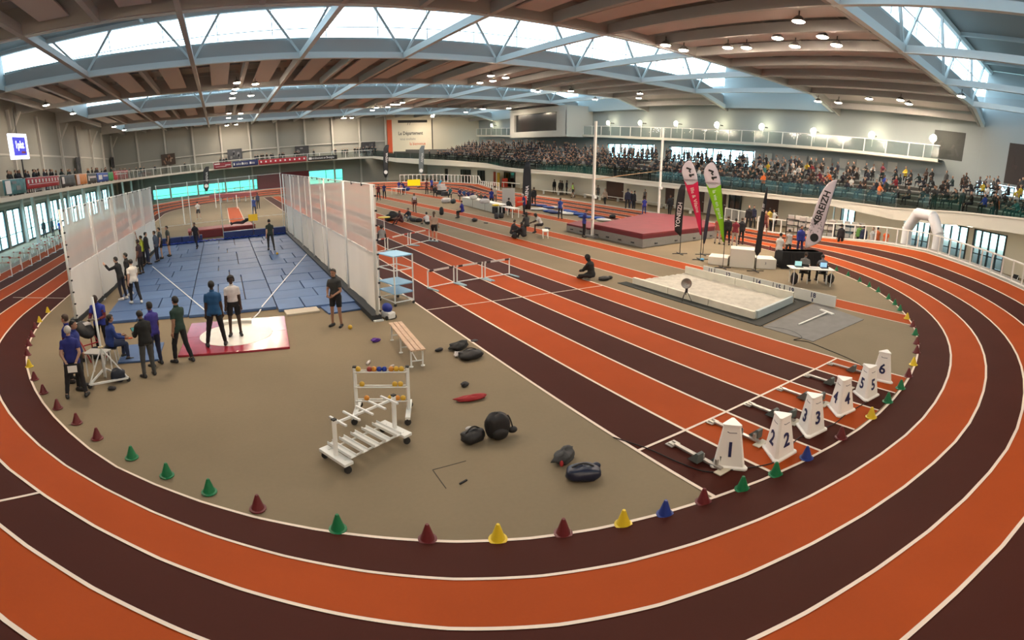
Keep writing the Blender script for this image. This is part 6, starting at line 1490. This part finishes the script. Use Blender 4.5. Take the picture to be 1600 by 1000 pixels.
lb(152, 170, BBL, 'blue banner with pale lettering on the left balcony railing', patches=[(.25, .5, .3, .5, TXW), (.7, .62, .4, .18, FW_)])
lb(170, 178, BGN, 'green banner on the left balcony railing')
lb(178, 201, BPK, 'pink-red banner on the left balcony railing', z1=6.1, patches=[(.5, .62, .8, .14, FW_)])
def xb(px): return on_y(px, 252, 93.0).x
def bb(pa, pb, m_, lab, **k):
    z1 = k.pop('z1', 5.75)
    fy = lambda x: 92.9 if x > -5 else 92.9 - (-5 - x) * .34
    return banner((xb(pa), fy(xb(pa)) - .1), (xb(pb), fy(xb(pb)) - .1), k.pop('z0', 4.75), z1, m_, lab, **k)
bb(333, 361, MAR, 'maroon banner with small white print on the far balcony', patches=[(.2, .78, .3, .16, TXW), (.8, .5, .3, .12, FW_), (.4, .3, .6, .06, FW_)])
bb(363, 403, NVY, 'navy banner with a sports brand name three times on the far balcony', txt='asics  asics  asics', ts=.62, z1=5.7, patches=[(.06, .5, .05, .4, TXW), (.385, .5, .05, .4, TXW), (.70, .5, .05, .4, TXW)], sx=.78)
bb(404, 479, BRD, 'long red banner with a row of white figures on the far balcony', z1=5.55, patches=[(.05 + .1 * i, .55, .03, .36, TXW) for i in range(10)])
bb(481, 527, mat('banner_black', (.012, .012, .014), .6), 'black banner with white lettering on the far balcony', txt='entraînement en Bretagne', ts=.55, z1=5.45, patches=[(.08, .5, .10, .55, TXW)], sx=.72)
# posters on the walls
def poster(origin, xdir, w, h, label, tones, frame=None, txt=None):
    t = thing('poster', origin, label, 'poster'); M = frame_m((0, 0, 0), xdir, (0, 0, 1)); M3 = M.to_3x3()
    g = MB(); g.box((0, 0, 0), (w, h, .04), M=M3); g.build('panel', mat('poster_%s' % tones[0], tones[1], .6), t)
    rr = random.Random(int(w * 100 + origin[1] * 7 + origin[0]))
    for k in range(7): g = MB(); g.box(M3 @ Vector((rr.uniform(-.34, .34) * w, rr.uniform(-.3, .3) * h, .026)), (rr.uniform(.06, .22) * w, rr.uniform(.1, .4) * h, .006), M=M3 @ Matrix.Rotation(rr.uniform(-.6, .6), 3, 'Z')); g.build('print_patch', mat('poster_%s_%d' % (tones[0], k % 3), tones[2 + k % 3], .6), t)
    if txt: text_mesh(txt, h * .3, TXB, 'lettering', t, M, .003)
    return t
for px, py, w, h, lab, tn in ((263, 249, 2.6, 2.0, 'brown photo poster of an athlete on the far grey wall, leftmost', ('sepia', (.05, .03, .02), (.28, .16, .10), (.16, .08, .05), (.35, .25, .18))), (367, 241, 2.7, 1.9, 'dark blue-grey photo poster on the far grey wall, second from left', ('slate', (.03, .035, .045), (.10, .11, .13), (.06, .07, .09), (.14, .15, .16))), (472, 237, 2.6, 2.1, 'black and white photo poster on the far grey wall, third from left', ('mono', (.03, .03, .035), (.18, .18, .19), (.09, .09, .10), (.26, .26, .27))), (576, 230, 2.7, 2.0, 'dark photo poster on the far grey wall, nearest the cream wall', ('night', (.02, .02, .025), (.08, .08, .09), (.05, .05, .06), (.12, .12, .13)))):
    p = on_y(px, py, 99.63 if px == 367 else 99.51); poster((p.x, p.y, p.z), (1, 0, 0), w, h, lab, tn)
for px, py, w, h, lab in ((123, 258, 2.2, 2.2, 'dark poster on the left wall between the posts, nearer one'), (176, 254, 3.0, 2.0, 'dark poster on the left wall between the posts, farther one')):
    p = on_x(px, py, -25.3); p.y = min(p.y, 97); poster((p.x, p.y, p.z), (0, 1, 0), w, h, lab, ('night', (.02, .02, .025), (.08, .08, .09), (.05, .05, .06), (.12, .12, .13)))
# right walls: dark pictures and notice sheets
q1 = arcp(41.7, -18.3); poster((q1[0], q1[1], 8.0), (-math.sin(R(18.3)), -math.cos(R(18.3)), 0), 3.4, 3.6, 'large dark framed picture on the upper right wall, at the right edge', ('umber', (.018, .010, .010), (.03, .014, .014), (.022, .012, .012), (.04, .02, .02)))
q2 = arcp(41.6, -18.0); t = thing('wall_lettering', (q2[0], q2[1], 5.95), 'black name lettering on the wall below the dark picture', 'lettering'); text_mesh('Quatre-vents', .55, TXB, 'lettering', t, frame_m((0, 0, 0), (-math.sin(R(18)), -math.cos(R(18)), 0), (0, 0, 1)), .004)
q3 = arcp(41.68, -7.5); poster((q3[0], q3[1], 8.9), (-math.sin(R(7.5)), -math.cos(R(7.5)), 0), 3.2, 2.6, 'dark window-like panel behind the end of the gallery railing', ('umber2', (.04, .045, .045), (.05, .055, .055), (.035, .04, .04), (.06, .06, .06)))
for i, px in enumerate((1186, 1200, 1216, 1242, 1254, 1270, 1292, 1318, 1330, 1345, 1372, 1394, 1410)):
    p = on_x(px, 246 + (px - 1186) * .075, 45.8)
    if p.y < CYN: break
    g = MB(); g.box((0, 0, 0), (.02, 1.0, .9)); g.box((-.005, 0, .48), (.02, 1.0, .07)); o = g.build('notice_sheet', mat('notice_%d' % (i % 2), (.50, .52, .50) if i % 2 else (.40, .40, .38), .7)); o.location = p
    tag(o, 'pale notice sheet on the concourse wall, %s to the right of the bright windows' % nm_ord[i], 'notice', 'notice sheets on the concourse wall')
# big cream wall panel with lettering, orange edge and trophy frame
t = thing('wall_banner', (31.3, 99.5, 8.0), 'tall cream wall panel with orange edge and dark lettering at the far right corner', 'wall panel')
g = MB(); g.box((0, 0, 0), (8.2, .06, 7.0)); g.build('panel', mat('panel_cream', (.70, .66, .52), .6), t)
g = MB(); g.box((-4.55, -.02, 0), (.95, .08, 7.0)); g.build('edge_strip', mat('panel_orange', (.62, .10, .03), .6), t)
text_mesh('Le Département', .92, TXB, 'lettering', t, frame_m((-.3, -.06, .9), (1, 0, 0), (0, 0, 1)), .004, weight=.015, sx=.82)
text_mesh('vous souhaite', .72, mat('print_grey_dark', (.22, .22, .21), .6), 'lettering', t, frame_m((-.9, -.06, -.15), (1, 0, 0), (0, 0, 1)), .004, sx=.8)
text_mesh('la bienvenue', .80, mat('print_orange', (.62, .14, .06), .6), 'lettering', t, frame_m((1.1, -.06, -1.1), (1, 0, 0), (0, 0, 1)), .004, weight=.01, sx=.82)
text_mesh('77', .8, TXB, 'logo_mark', t, frame_m((-.6, -.06, 2.7), (1, 0, 0), (0, 0, 1)), .004)
g = MB(); g.box((.2, -.05, 3.15), (6.0, .06, .5)); g.build('dark_opening', DARKIN, t); g = MB(); g.bar((4.2, -.1, -3.5), (4.2, -.1, 3.5), .12); g.build('edge_post', DARK, t)
# lit sign on the left, hanging before the wall
p = on_x(29, 229, -22); t = thing('lit_sign', p, 'lit white hanging sign with a blue square on the left', 'sign', R(90 - 8))
g = MB(); g.box((0, 0, 0), (3.1, .18, 2.1)); g.build('sign_box', mat('sign_white', (.85, .87, .95), .4, emit=1.6, ecol=(.85, .88, 1.0)), t, bevel=.03)
g = MB(); g.box((.02, -.10, 0), (2.2, .02, 1.5)); g.build('blue_square', mat('sign_blue', (.03, .03, .65), .4, emit=.6, ecol=(.04, .04, .8)), t)
text_mesh('1pkt', .85, mat('sign_white', (.8, .8, .8)), 'lettering', t, frame_m((.0, -.12, .10), (1, 0, 0), (0, 0, 1)), .004, weight=.02)
g = MB(); g.box((.55, -.115, -.50), (.7, .01, .16)); g.build('red_bar', mat('sign_red', (.6, .1, .12), .5), t)
g = MB(); g.bar((0, 0, 1.05), (0, 0, 3.2), .05); g.build('hanger', DARK, t); g = MB(); g.bar((.2, 0, -1.05), (.2, 0, -2.9), .1); g.build('support_post', DARK, t)
# ================================================================ RIGHT BEND: railing, arch, shelves
t = thing('bend_railing', (0, 0, 0), 'white steel railing round the outside of the right bend', 'railing')
prev = None
for i in range(46):
    s_ = -8 + i * 2.25
    b_ = Vector(oval(s_, 6.22, 0)); a_ = b_ + Vector((0, 0, 1.02))
    g = MB(); g.bar(b_, a_, .07); g.build('post', WHITE, t)
    if prev:
        for z in (1.0, .06): g = MB(); g.bar(prev + Vector((0, 0, z)), b_ + Vector((0, 0, z)), .06, .07); g.build('rail', WHITE, t)
    prev = b_
t = thing('far_bend_railing', (0, 0, 0), 'white steel railing round the outside of the far bend', 'railing')
prev = None
for i in range(34):
    s_ = 360 + LSTR - 42 + 0 * i - 0 + (i - 0) * 1.9
    if s_ < 360 + LSTR + 20:
        b_ = Vector(oval(s_, 6.25, 0)) if s_ <= 360 + LSTR else Vector((CX + RIN + WL * 6.25, CYF - math.radians(s_ - 360 - LSTR) * 17.4, .1)); a_ = b_ + Vector((0, 0, 1.1))
        g = MB(); g.bar(b_, a_, .08); g.build('post', WHITE, t)
        if prev: g = MB(); g.bar(prev + Vector((0, 0, 1.08)), b_ + Vector((0, 0, 1.08)), .07); g.build('rail', WHITE, t)
        prev = b_
AW = mat('arch_white', (.76, .76, .78), .4)
pa, pb = Vector((*arcp(25.0, -21.6), 0)), Vector((*arcp(24.9, -28.0), 0)); t = thing('inflatable_arch', (pa + pb) / 2, 'white inflatable arch in front of the glass doors', 'arch', math.atan2((pb - pa).y, (pb - pa).x)); L_ = (pb - pa).length
for nm_, P_ in (('left_leg', [(-L_ / 2, 0, 0), (-L_ / 2, 0, 2.15)]), ('left_corner', [(-L_ / 2, 0, 2.1), (-L_ / 2 + .75, 0, 3.15)]), ('crossbeam', [(-L_ / 2 + .68, 0, 3.12), (L_ / 2 - .68, 0, 3.12)]), ('right_corner', [(L_ / 2 - .75, 0, 3.15), (L_ / 2, 0, 2.1)]), ('right_leg', [(L_ / 2, 0, 2.15), (L_ / 2, 0, 0)])):
    g = MB(); a_, b_ = Vector(P_[0]), Vector(P_[1]); g.tube([a_, a_.lerp(b_, .05), a_.lerp(b_, .95), b_], .34, 14); g.build(nm_, AW, t, smooth=True)
for k, (px, py) in enumerate(((1320, 375), (1273, 372), (1255, 368))):
    p = at(px, py + 8, 0); t = thing('kit_shelf', (p.x, p.y, 0), 'low rack of white boxes behind the bend railing, %s' % ('right end', 'middle', 'left end')[k], 'rack', R(vh(px) - 90))
    for z in (.1, .55, 1.0, 1.4): g = MB(); g.box((0, 0, z), (2.6, .5, .04)); g.build('shelf', DARK, t)
    for x in (-1.28, 1.28): g = MB(); g.bar((x, 0, 0), (x, 0, 1.45), .06); g.build('upright', DARK, t)
    for z in (.12, .57, 1.02, 1.42):
        for x in (-1.0, -.5, 0, .5, 1.0): g = MB(); g.box((x, -.02, z + .15), (.42, .42, .26)); g.build('box', mat('box_pale_%d' % (int(x * 2) % 2), (.55, .54, .50) if int(x * 2) % 2 else (.42, .40, .38), .6), t)
p = Vector((*arcp(26.2, -40), 0)); chair(p.x, p.y, R(60), 'black chair by the right wall behind the railing')
p = at(1337, 425, 0); p = Vector((*arcp(26, -33), 0)); g = MB(); g.ell((0, 0, .2), (.25, .25, .25), 9, 6); tag(g.build('potted_plant', mat('plant_yellow_green', (.30, .32, .03), .8), loc=p), 'small yellow-green plant behind the railing near the doors', 'plant')
# ================================================================ TABLES AND KIT IN MID-FIELD
def table(a_, b_, w, h, lab, m_=WHITE, front=None):
    a_, b_ = Vector((a_[0], a_[1], 0)), Vector((b_[0], b_[1], 0)); d_ = b_ - a_; L_ = d_.length; t = thing('table', (a_ + b_) / 2, lab, 'table', math.atan2(d_.y, d_.x))
    g = MB(); g.box((0, w / 2, h - .02), (L_, w, .04)); g.build('table_top', m_, t)
    for sx in (-1, 1):
        for sy in (.08, w - .08): g = MB(); g.bar((sx * (L_ / 2 - .1), sy, 0), (sx * (L_ / 2 - .1), sy, h - .04), .04); g.build('leg', STEEL, t)
    if front: g = MB(); g.box((0, -.01, h / 2), (L_, .02, h - .08)); g.build('front_panel', front, t)
    return t
FRP = mat('panel_pale', (.52, .50, .44), .6)
a_, b_ = at(722, 320, 0), at(779, 335, 0)
for k in range(3): table(a_.lerp(b_, k / 3 + .004), a_.lerp(b_, (k + 1) / 3 - .004), .8, .78, 'white-fronted officials table, %s of three in a row' % ('far', 'middle', 'near')[k], WHITE, FRP)
lump(757, 318, (.9, .5, .4), WHC, 'heap of white bags on the near officials table', z=.80, seed=90); lump(740, 312, (.7, .5, .4), mat('sheet_pale', (.55, .54, .50), .7), 'white sheets on the middle officials table', z=.80, seed=91); lump(774, 322, (.6, .4, .15), YEL, 'yellow bib on the near officials table', 'bib', z=.80, seed=92, name='bib')
a_, b_ = at(782, 337, 0), at(800, 341, 0); table(a_, b_, .7, .74, 'small desk with black crates by the red sheet')
g = MB(); g.box((0, 0, .3), (.9, .6, .55)); p = at(779, 334, 0); tag(g.build('crate', BLACK, loc=p, bevel=.03), 'black crate beside the small desk', 'crate')
p = at(808, 331, 0); t = thing('notice_board', (p.x, p.y + 1.5, 0), 'grey notice board standing behind the small desk', 'board', R(-20)); g = MB(); g.box((0, 0, 1.15), (1.1, .04, 1.5)); g.build('panel', mat('notice_grey', (.42, .41, .38), .7), t)
for x in (-.5, .5): g = MB(); g.bar((x, 0, 0), (x, 0, .45), .05); g.build('leg', STEEL, t)
p = at(814, 336, 0); g = MB(); g.grid([[(-.45 + .9 * i / 6, .03 * math.sin(i), .62 + .75 * j / 4 + .25 * (i / 6) - .1 * (j / 4) * (i / 6)) for i in range(7)] for j in range(5)]); o = g.build('red_sheet', mat('sheet_red', (.75, .06, .02), .6), loc=p, smooth=True); o.rotation_euler = (0, 0, R(vh(814) - 90)); o.modifiers.new('thickness', 'SOLIDIFY').thickness = .01; tag(o, 'bright red sheet held by the grey-haired official', 'sheet')
a_, b_ = at(611, 304, 0), at(627, 305, 0); table(a_, b_, .8, .8, 'small white table with boxes at the far end of the infield', WHITE)
p = at(647, 296, 0); g = MB(); g.box((0, 0, .7), (1.8, .1, .85)); o = g.build('yellow_display', mat('display_yellow', (.85, .60, .0), .4, emit=.5), loc=(p.x, p.y, .25)); o.rotation_euler = (0, 0, R(vh(647) - 90)); tag(o, 'bright yellow display board before the far bend', 'display')
for x in (-1.1, 1.1): g = MB(); g.bar((x, 0, -.25), (x, 0, .4), .06); g.build('leg', DARK, o)
for i, (px, py, s_, c, lab) in enumerate(((697, 317, (1.0, .6, .5), WHC, 'white and black kit heap beside the long table'), (708, 318, (.9, .5, .45), mat('pack_grey', (.03, .045, .05), .7), 'teal-grey kit bags by the long table'), (634, 298, (1.4, .8, .5), BLU, 'blue kit bag before the far bend'), (656, 295, (.8, .5, .4), BAGB, 'dark bag right of the yellow display'))): lump(px, py, s_, c, lab, seed=100 + i, rz=i)
for i, (px, py, dx, z0, s_, c, lab) in enumerate(((690, 304, 0, 0, (1.0, .6, .55), BLACK, 'black crate at the bottom of the stack before the far bend'), (690, 304, .1, .56, (1.0, .6, .4), WHC, 'white box on the black crate before the far bend'), (690, 304, -.05, .97, (.9, .55, .3), WHC, 'topmost white box of the stack before the far bend'), (696, 306, 0, 0, (.9, .6, .5), DARK, 'dark crate right of the stack before the far bend'))):
    p = at(px, py, 0); g = MB(); g.box((0, 0, s_[2] / 2), s_); o = g.build('crate', c, loc=(p.x + dx, p.y, z0), bevel=.02); o.rotation_euler = (0, 0, .4); tag(o, lab, 'crate')
# hut roof on the lane: small yellow-topped distance marker
p = at(601, 362, 0); t = thing('distance_marker', (p.x, p.y, 0), 'thin white post with a yellow cap beside the far hurdles', 'marker'); g = MB(); g.bar((0, 0, 0), (0, 0, .95), .04); g.build('post', STEEL, t); g = MB(); g.lathe([(.42, .93), (.40, .97), (.0, 1.0)], n=14); g.build('cap', YEL, t)
p = at(852, 371, 0); t = thing('small_bench', (p.x, p.y, 0), 'small white bench under the sitting athlete', 'bench', R(60)); g = MB(); g.box((0, 0, .42), (1.0, .36, .05)); g.build('seat', WHITE, t)
for sx in (-1, 1):
    for sy in (-1, 1): g = MB(); g.bar((sx * .42, sy * .14, 0), (sx * .42, sy * .14, .4), .04); g.build('leg', WHITE, t)
# beyond the back net: hurdles, red long mat, lying athlete
t = thing('landing_mat', (-6.3, 35.2, 0), 'low red landing mat lying beyond the back net', 'landing mat', .06)
g = MB(); g.box((0, 0, .25), (4.9, 1.9, .5)); g.build('mat_base', MRS, t, bevel=.03); g = MB(); g.box((0, 0, .56), (4.95, 1.95, .10)); g.build('mat_cover', mat('mat_pinkred', (.36, .06, .06), .6), t, bevel=.02)
pers(380, 352, 80, 'athlete lying on the red mat beyond the back net', 'lie', top=('tee', (.03, .03, .032)), bottom=('long', (.05, .02, .025)), skin='tan', h=1.75, z=.62)
a_, b_ = at(330, 318, 0), at(396, 314, 0); t = thing('landing_mat', (a_ + b_) / 2, 'long red landing mat on grey trestles before the far bend', 'landing mat', math.atan2((b_ - a_).y, (b_ - a_).x)); L_ = (b_ - a_).length
g = MB(); g.box((0, .5, .95), (L_, 1.6, .5)); g.build('mat_cover', MATS['mat_pinkred'], t, bevel=.03)
for i in range(7): g = MB(); g.bar((-L_ / 2 + L_ * (i + .5) / 7, .5, 0), (-L_ / 2 + L_ * (i + .5) / 7, .5, .72), .10); g.build('trestle', STEEL, t)
for k, (px, py) in enumerate(((348, 312), (374, 309))):
    p = at(px, py, 0); p.z = ovalz(300, 1.0) if False else 0.0; hurdle((p.x - .85, p.y, p.z), (p.x + .85, p.y, p.z), 1.5, 'white hurdle frame standing before the far bend, %s one' % ('left', 'right')[k], 'hurdle frames before the far bend', 1)
for k, (px, py, h_) in enumerate(((289, 350, 2.6), (338, 325, 2.4), (371, 326, 1.6))): p = at(px, py, 0); g = MB(); g.tube([(0, 0, 0), (0, 0, h_)], .05, 8); o = g.build('jump_upright', WHITE, loc=p); tag(o, 'slim white upright beyond the back net, %s of three' % ('left', 'middle', 'right')[k], 'upright')
runway(-5.55, -4.2, 37.5, 62)
g = MB(); g.box((5.7, 99.3, 1.6), (9.8, .12, 2.7)); tag(g.build('wall_panel', mat('panel_dark_red', (.16, .015, .02), .6)), 'dark red panel on the far wall under the balcony', 'panel')
p = on_y(408, 318, 62); g = MB(); g.box((0, 0, 0), (.5, .03, .36)); o = g.build('signal_flag', mat('flag_yellow', (.75, .5, .02), .6)); p = at(395, 337, 2.15); o.location = (p.x, p.y, 2.05); tag(o, 'yellow flag held up by the man in blue beyond the back net', 'flag')
# walkway kit by the right wall: bins, cabinet
for px, py, s_, c, lab in ((797, 292, (.8, .8, 1.25), mat('bin_red', (.62, .06, .03), .5), 'red bin by the far right doors'), (784, 291, (1.2, .3, 2.0), mat('door_yellow', (.55, .38, .03), .5), 'yellow panel leaning by the far right doors'), (790, 290, (1.0, .3, 2.1), mat('door_red', (.30, .05, .02), .5), 'dark red panel right of the yellow one')):
    p = at(px, py, 0); p.x = min(p.x, 33.6); g = MB(); g.prism([(-s_[0] / 2, -s_[1] / 2), (s_[0] / 2, -s_[1] / 2), (s_[0] / 2, s_[1] / 2), (-s_[0] / 2, s_[1] / 2)], 0, s_[2]); o = g.build('bin' if 'bin' in lab else 'panel_board', c, loc=p, bevel=.05); o.rotation_euler = (0, 0, R(70)); tag(o, lab, 'bin' if 'bin' in lab else 'panel')
p = at(812, 294, 0); p.x = 33.0; g = MB(); g.bar((-2.5, 0, .75), (2.5, 0, .75), .6, .06); o = g.build('side_table', WHITE, loc=p); o.rotation_euler = (0, 0, R(92)); tag(o, 'long white table on the walkway left of the black banner', 'table')
for x in (-2.3, 0, 2.3): g = MB(); g.bar((x, 0, 0), (x, 0, .72), .06); g.build('leg', STEEL, o)
a_, b_ = at(1132, 345, 0), at(1164, 352, 0); t = thing('walkway_barrier', (a_ + b_) / 2, 'white mesh barrier on the walkway behind the podium', 'barrier', math.atan2((b_ - a_).y, (b_ - a_).x)); L_ = (b_ - a_).length
for z in (.15, 1.1): g = MB(); g.bar((-L_ / 2, 0, z), (L_ / 2, 0, z), .06); g.build('rail', WHITE, t)
for i in range(4): x = -L_ / 2 + L_ * i / 3; g = MB(); g.bar((x, 0, 0), (x, 0, 1.1), .06); g.build('post', WHITE, t)
g = MB(); g.quad((-L_ / 2, 0, .15), (L_ / 2, 0, .15), (L_ / 2, 0, 1.1), (-L_ / 2, 0, 1.1)); g.build('mesh', mat_net('barrier_net', (.6, .58, .55), .5), t)
# ================================================================ SPECTATORS
def crowd_mesh(pose, h, topk, botk, hairlen):
    P, co, no, faces, fa, fc, names, tt = make_body(pose, h, .05)
    mt, mbm, msh, mh = face_masks(P, fc, names, tt, topk, botk)
    mi = np.zeros(len(faces), int); mi[mbm] = 2; mi[mt] = 1; mi[mh] = 3; mi[msh] = 4
    co = co + no * (.016 * (mi == 1)[0] if False else .006)
    m_ = MB(); m_.v = co.tolist(); m_.f = faces; m_.m = mi.tolist(); m_.mi = 1
    for n_ in 'LR':
        m_.mi = 0; o_ = len(m_.f); m_.tube([P['w' + n_], P['w' + n_] + P['hd' + n_] * .09, P['w' + n_] + P['hd' + n_] * .17], .035, 5, .02)
    m_.mi = 1
    me = bpy.data.meshes.new('spectator'); me.from_pydata(m_.v, [], m_.f)
    for x in (SKINS['light'], BLACK, BLACK, HAIRC['black'], SHOE_D): me.materials.append(x)
    me.polygons.foreach_set('material_index', m_.m); me.polygons.foreach_set('use_smooth', [True] * len(m_.f)); me.update()
    return me
sitm = [crowd_mesh(p_, 1.72, k_, 'long', 'short') for p_, k_ in (('sit', 'long'), ('sitfwd', 'hood'), ('sit', 'tee'), (dict(POSES['sit'], hy=25, la=(40, 8, 120, -20)), 'long'))]
stm = [crowd_mesh(p_, 1.76, k_, 'long', 'short') for p_, k_ in (('stand', 'long'), ('fold', 'hood'), ('hips', 'tee'), (dict(lean=18, la=(48, 10, 78, -16), ra=(48, 10, 78, -16)), 'long'))]
darks = [(.012, .012, .014), (.016, .018, .03), (.025, .026, .028), (.018, .014, .013), (.03, .034, .05), (.05, .05, .052), (.012, .03, .032), (.035, .02, .016)]
brights = [('red', (.24, .02, .03)), ('blue', (.03, .06, .36)), ('yellow', (.50, .36, .03)), ('orange', (.62, .14, .03)), ('white', (.55, .55, .54)), ('pale grey', (.30, .30, .30)), ('teal', (.05, .22, .22)), ('maroon', (.16, .02, .04))]
dnames = ['black', 'navy-black', 'charcoal', 'dark brown', 'slate blue', 'grey', 'dark teal', 'dark maroon']
NSPEC = [0]
SEEN = []
def spectator(pos, head, sit, where, group, col=None, cname=None):
    NSPEC[0] += 1
    me = (sitm if sit else stm)[rnd.randrange(4)]
    o = bpy.data.objects.new('person', me); COL.objects.link(o); o.location = pos; o.rotation_euler = (0, 0, R(head - 90)); s_ = rnd.uniform(.94, 1.05); o.scale = (s_, s_, s_)
    if not col: k_ = rnd.randrange(len(darks)); col, cname = darks[k_], dnames[k_]
    c = cloth(col)
    sl = o.material_slots
    for i, m_ in ((0, SKINS[rnd.choice(['light', 'light', 'light', 'tan', 'brown'])]), (1, c), (2, cloth(darks[rnd.randrange(4)])), (3, HAIRC[rnd.choice(['black', 'black', 'brown', 'brown', 'blond'])])): sl[i].link = 'OBJECT'; sl[i].material = m_
    tag(o, ('%s spectator in %s, %s' % ('seated' if sit else 'standing', cname or 'dark clothes', where)), 'person', group)
    return o
# balcony, left: leaning on the railing above the banners
for px in (10, 13, 16, 20, 24, 28, 32, 40, 44, 48, 52, 56, 60, 66, 70, 74, 78, 84, 88, 92, 99, 103, 107, 111, 115, 135, 138, 142, 146, 150, 154, 158, 162, 166, 170, 188, 192, 208, 212, 218, 223, 228):
    y = on_x(px, 262, -20.2).y
    if y > 80 or y < 20: continue
    spectator((-20.1 - rnd.uniform(0, .3), y + rnd.uniform(-.2, .2), 4.85), rnd.uniform(-20, 20), False, 'at the railing of the left balcony', 'spectators at the left balcony railing')
for px in (206, 211, 220, 226, 231, 246, 288, 344, 349, 353, 399, 403, 408, 411, 417, 424, 427, 437, 441, 444, 461, 465, 468, 491, 520, 525, 535, 540, 543, 556, 560, 564, 569, 573, 577, 583, 587):
    x = on_y(px, 246, 94).x; yy = 94.0 + rnd.uniform(0, .5)
    if x < -12: yy = 91.5 + (x + 12) * .75 + rnd.uniform(0.5, 1.0)
    elif x < -4: yy = 93.4
    spectator((x, yy, 4.85), rnd.uniform(-115, -65), False, 'on the far balcony', 'spectators on the far balcony', *((None, None) if px != 520 else ((.55, .55, .54), 'white')))
# the stand on the right: rows of seats on the steps, people standing on the concourse
def front_at(f):
    i = int(f); u_ = f - i; i = min(i, len(FRONT) - 2); a_, b_ = Vector((*FRONT[i][0], 0)), Vector((*FRONT[i + 1][0], 0))
    o_ = outw(i).lerp(outw(i + 1), u_).normalized(); z = stand_z(i) + (stand_z(i + 1) - stand_z(i)) * u_
    return a_.lerp(b_, u_), o_, z
cum = [0]
for i in range(len(FRONT) - 1): cum.append(cum[-1] + (Vector(FRONT[i + 1][0]) - Vector(FRONT[i][0])).length)
def f_of(d):
    for i in range(len(cum) - 1):
        if d <= cum[i + 1]: return i + (d - cum[i]) / (cum[i + 1] - cum[i])
    return len(cum) - 1.01
far = []
rr = random.Random(11)
def place(d, w, sit):
    p, o_, z = front_at(f_of(d)); q = p + o_ * w
    return Vector((q.x, q.y, z + tread(0, w) + (0 if not sit else 0))), math.degrees(math.atan2(-o_.y, -o_.x))
spots = []
dEnd = cum[17]
for q in range(1, NSTEP + 1):
    d = 11.0
    while d < dEnd:
        d += rr.uniform(.62, .95) if d < 80 else rr.uniform(.66, 1.2)
        if rr.random() < (.08 if d < 80 else .16): d += rr.uniform(.8, 2.4)
        w = ZW + (q - 1) * SD + .72
        spots.append((d, w, True))
d = 9
while d < dEnd:
    d += rr.uniform(.55, 1.1); spots.append((d, ZW + NSTEP * SD + rr.uniform(.6, 2.8), False))
d = 6
while d < dEnd:
    d += rr.uniform(2.2, 5.2); spots.append((d, .7 + rr.uniform(0, .4), False))
rr.shuffle(spots)
def dist(s_): p, h_ = place(*s_); return (p - CAMP).length
spots.sort(key=dist)
NI = 185
where = lambda d: 'in the stand above the right bend' if d > cum[10] else ('in the near half of the long stand' if d > cum[7] else 'in the far half of the long stand')
for i, s_ in enumerate(spots):
    p, hd_ = place(*s_)
    if i < NI:
        bright = rr.random() < .22
        nm_, c = rr.choice(brights) if bright else (None, None)
        zoff = 0.0
        spectator(p, hd_ + rr.uniform(-25, 25), s_[2], where(s_[0]), 'spectators ' + where(s_[0]), c, nm_)
    else: far.append((p, hd_, s_[2]))
# the remaining far spectators, past three hundred people: one mass
m_ = MB(); mats_ = [SKINS['tan'], cloth(darks[0]), cloth(darks[1]), cloth(darks[2]), cloth(darks[4]), cloth(darks[5]), HAIRC['black'], cloth((.2, .2, .2))]
for p, hd_, sit in far:
    me = (sitm if sit else stm)[rr.randrange(4)]
    M = Matrix.Translation(p) @ Matrix.Rotation(R(hd_ - 90 + rr.uniform(-20, 20)), 4, 'Z') @ Matrix.Scale(rr.uniform(.94, 1.04), 4)
    o_ = len(m_.v); m_.v += [tuple(M @ v.co) for v in me.vertices]; ct, cb = rr.choice([1, 2, 3, 4, 5, 7]), rr.choice([1, 2, 3])
    for f in me.polygons: m_.f.append(tuple(v + o_ for v in f.vertices)); m_.m.append((0, ct, cb, 6, 1)[f.material_index])
m_.mi = 1
o = m_.build('crowd', mats_, smooth=True); tag(o, 'dark mass of spectators filling the far end of the long stand', 'crowd', kind='stuff')
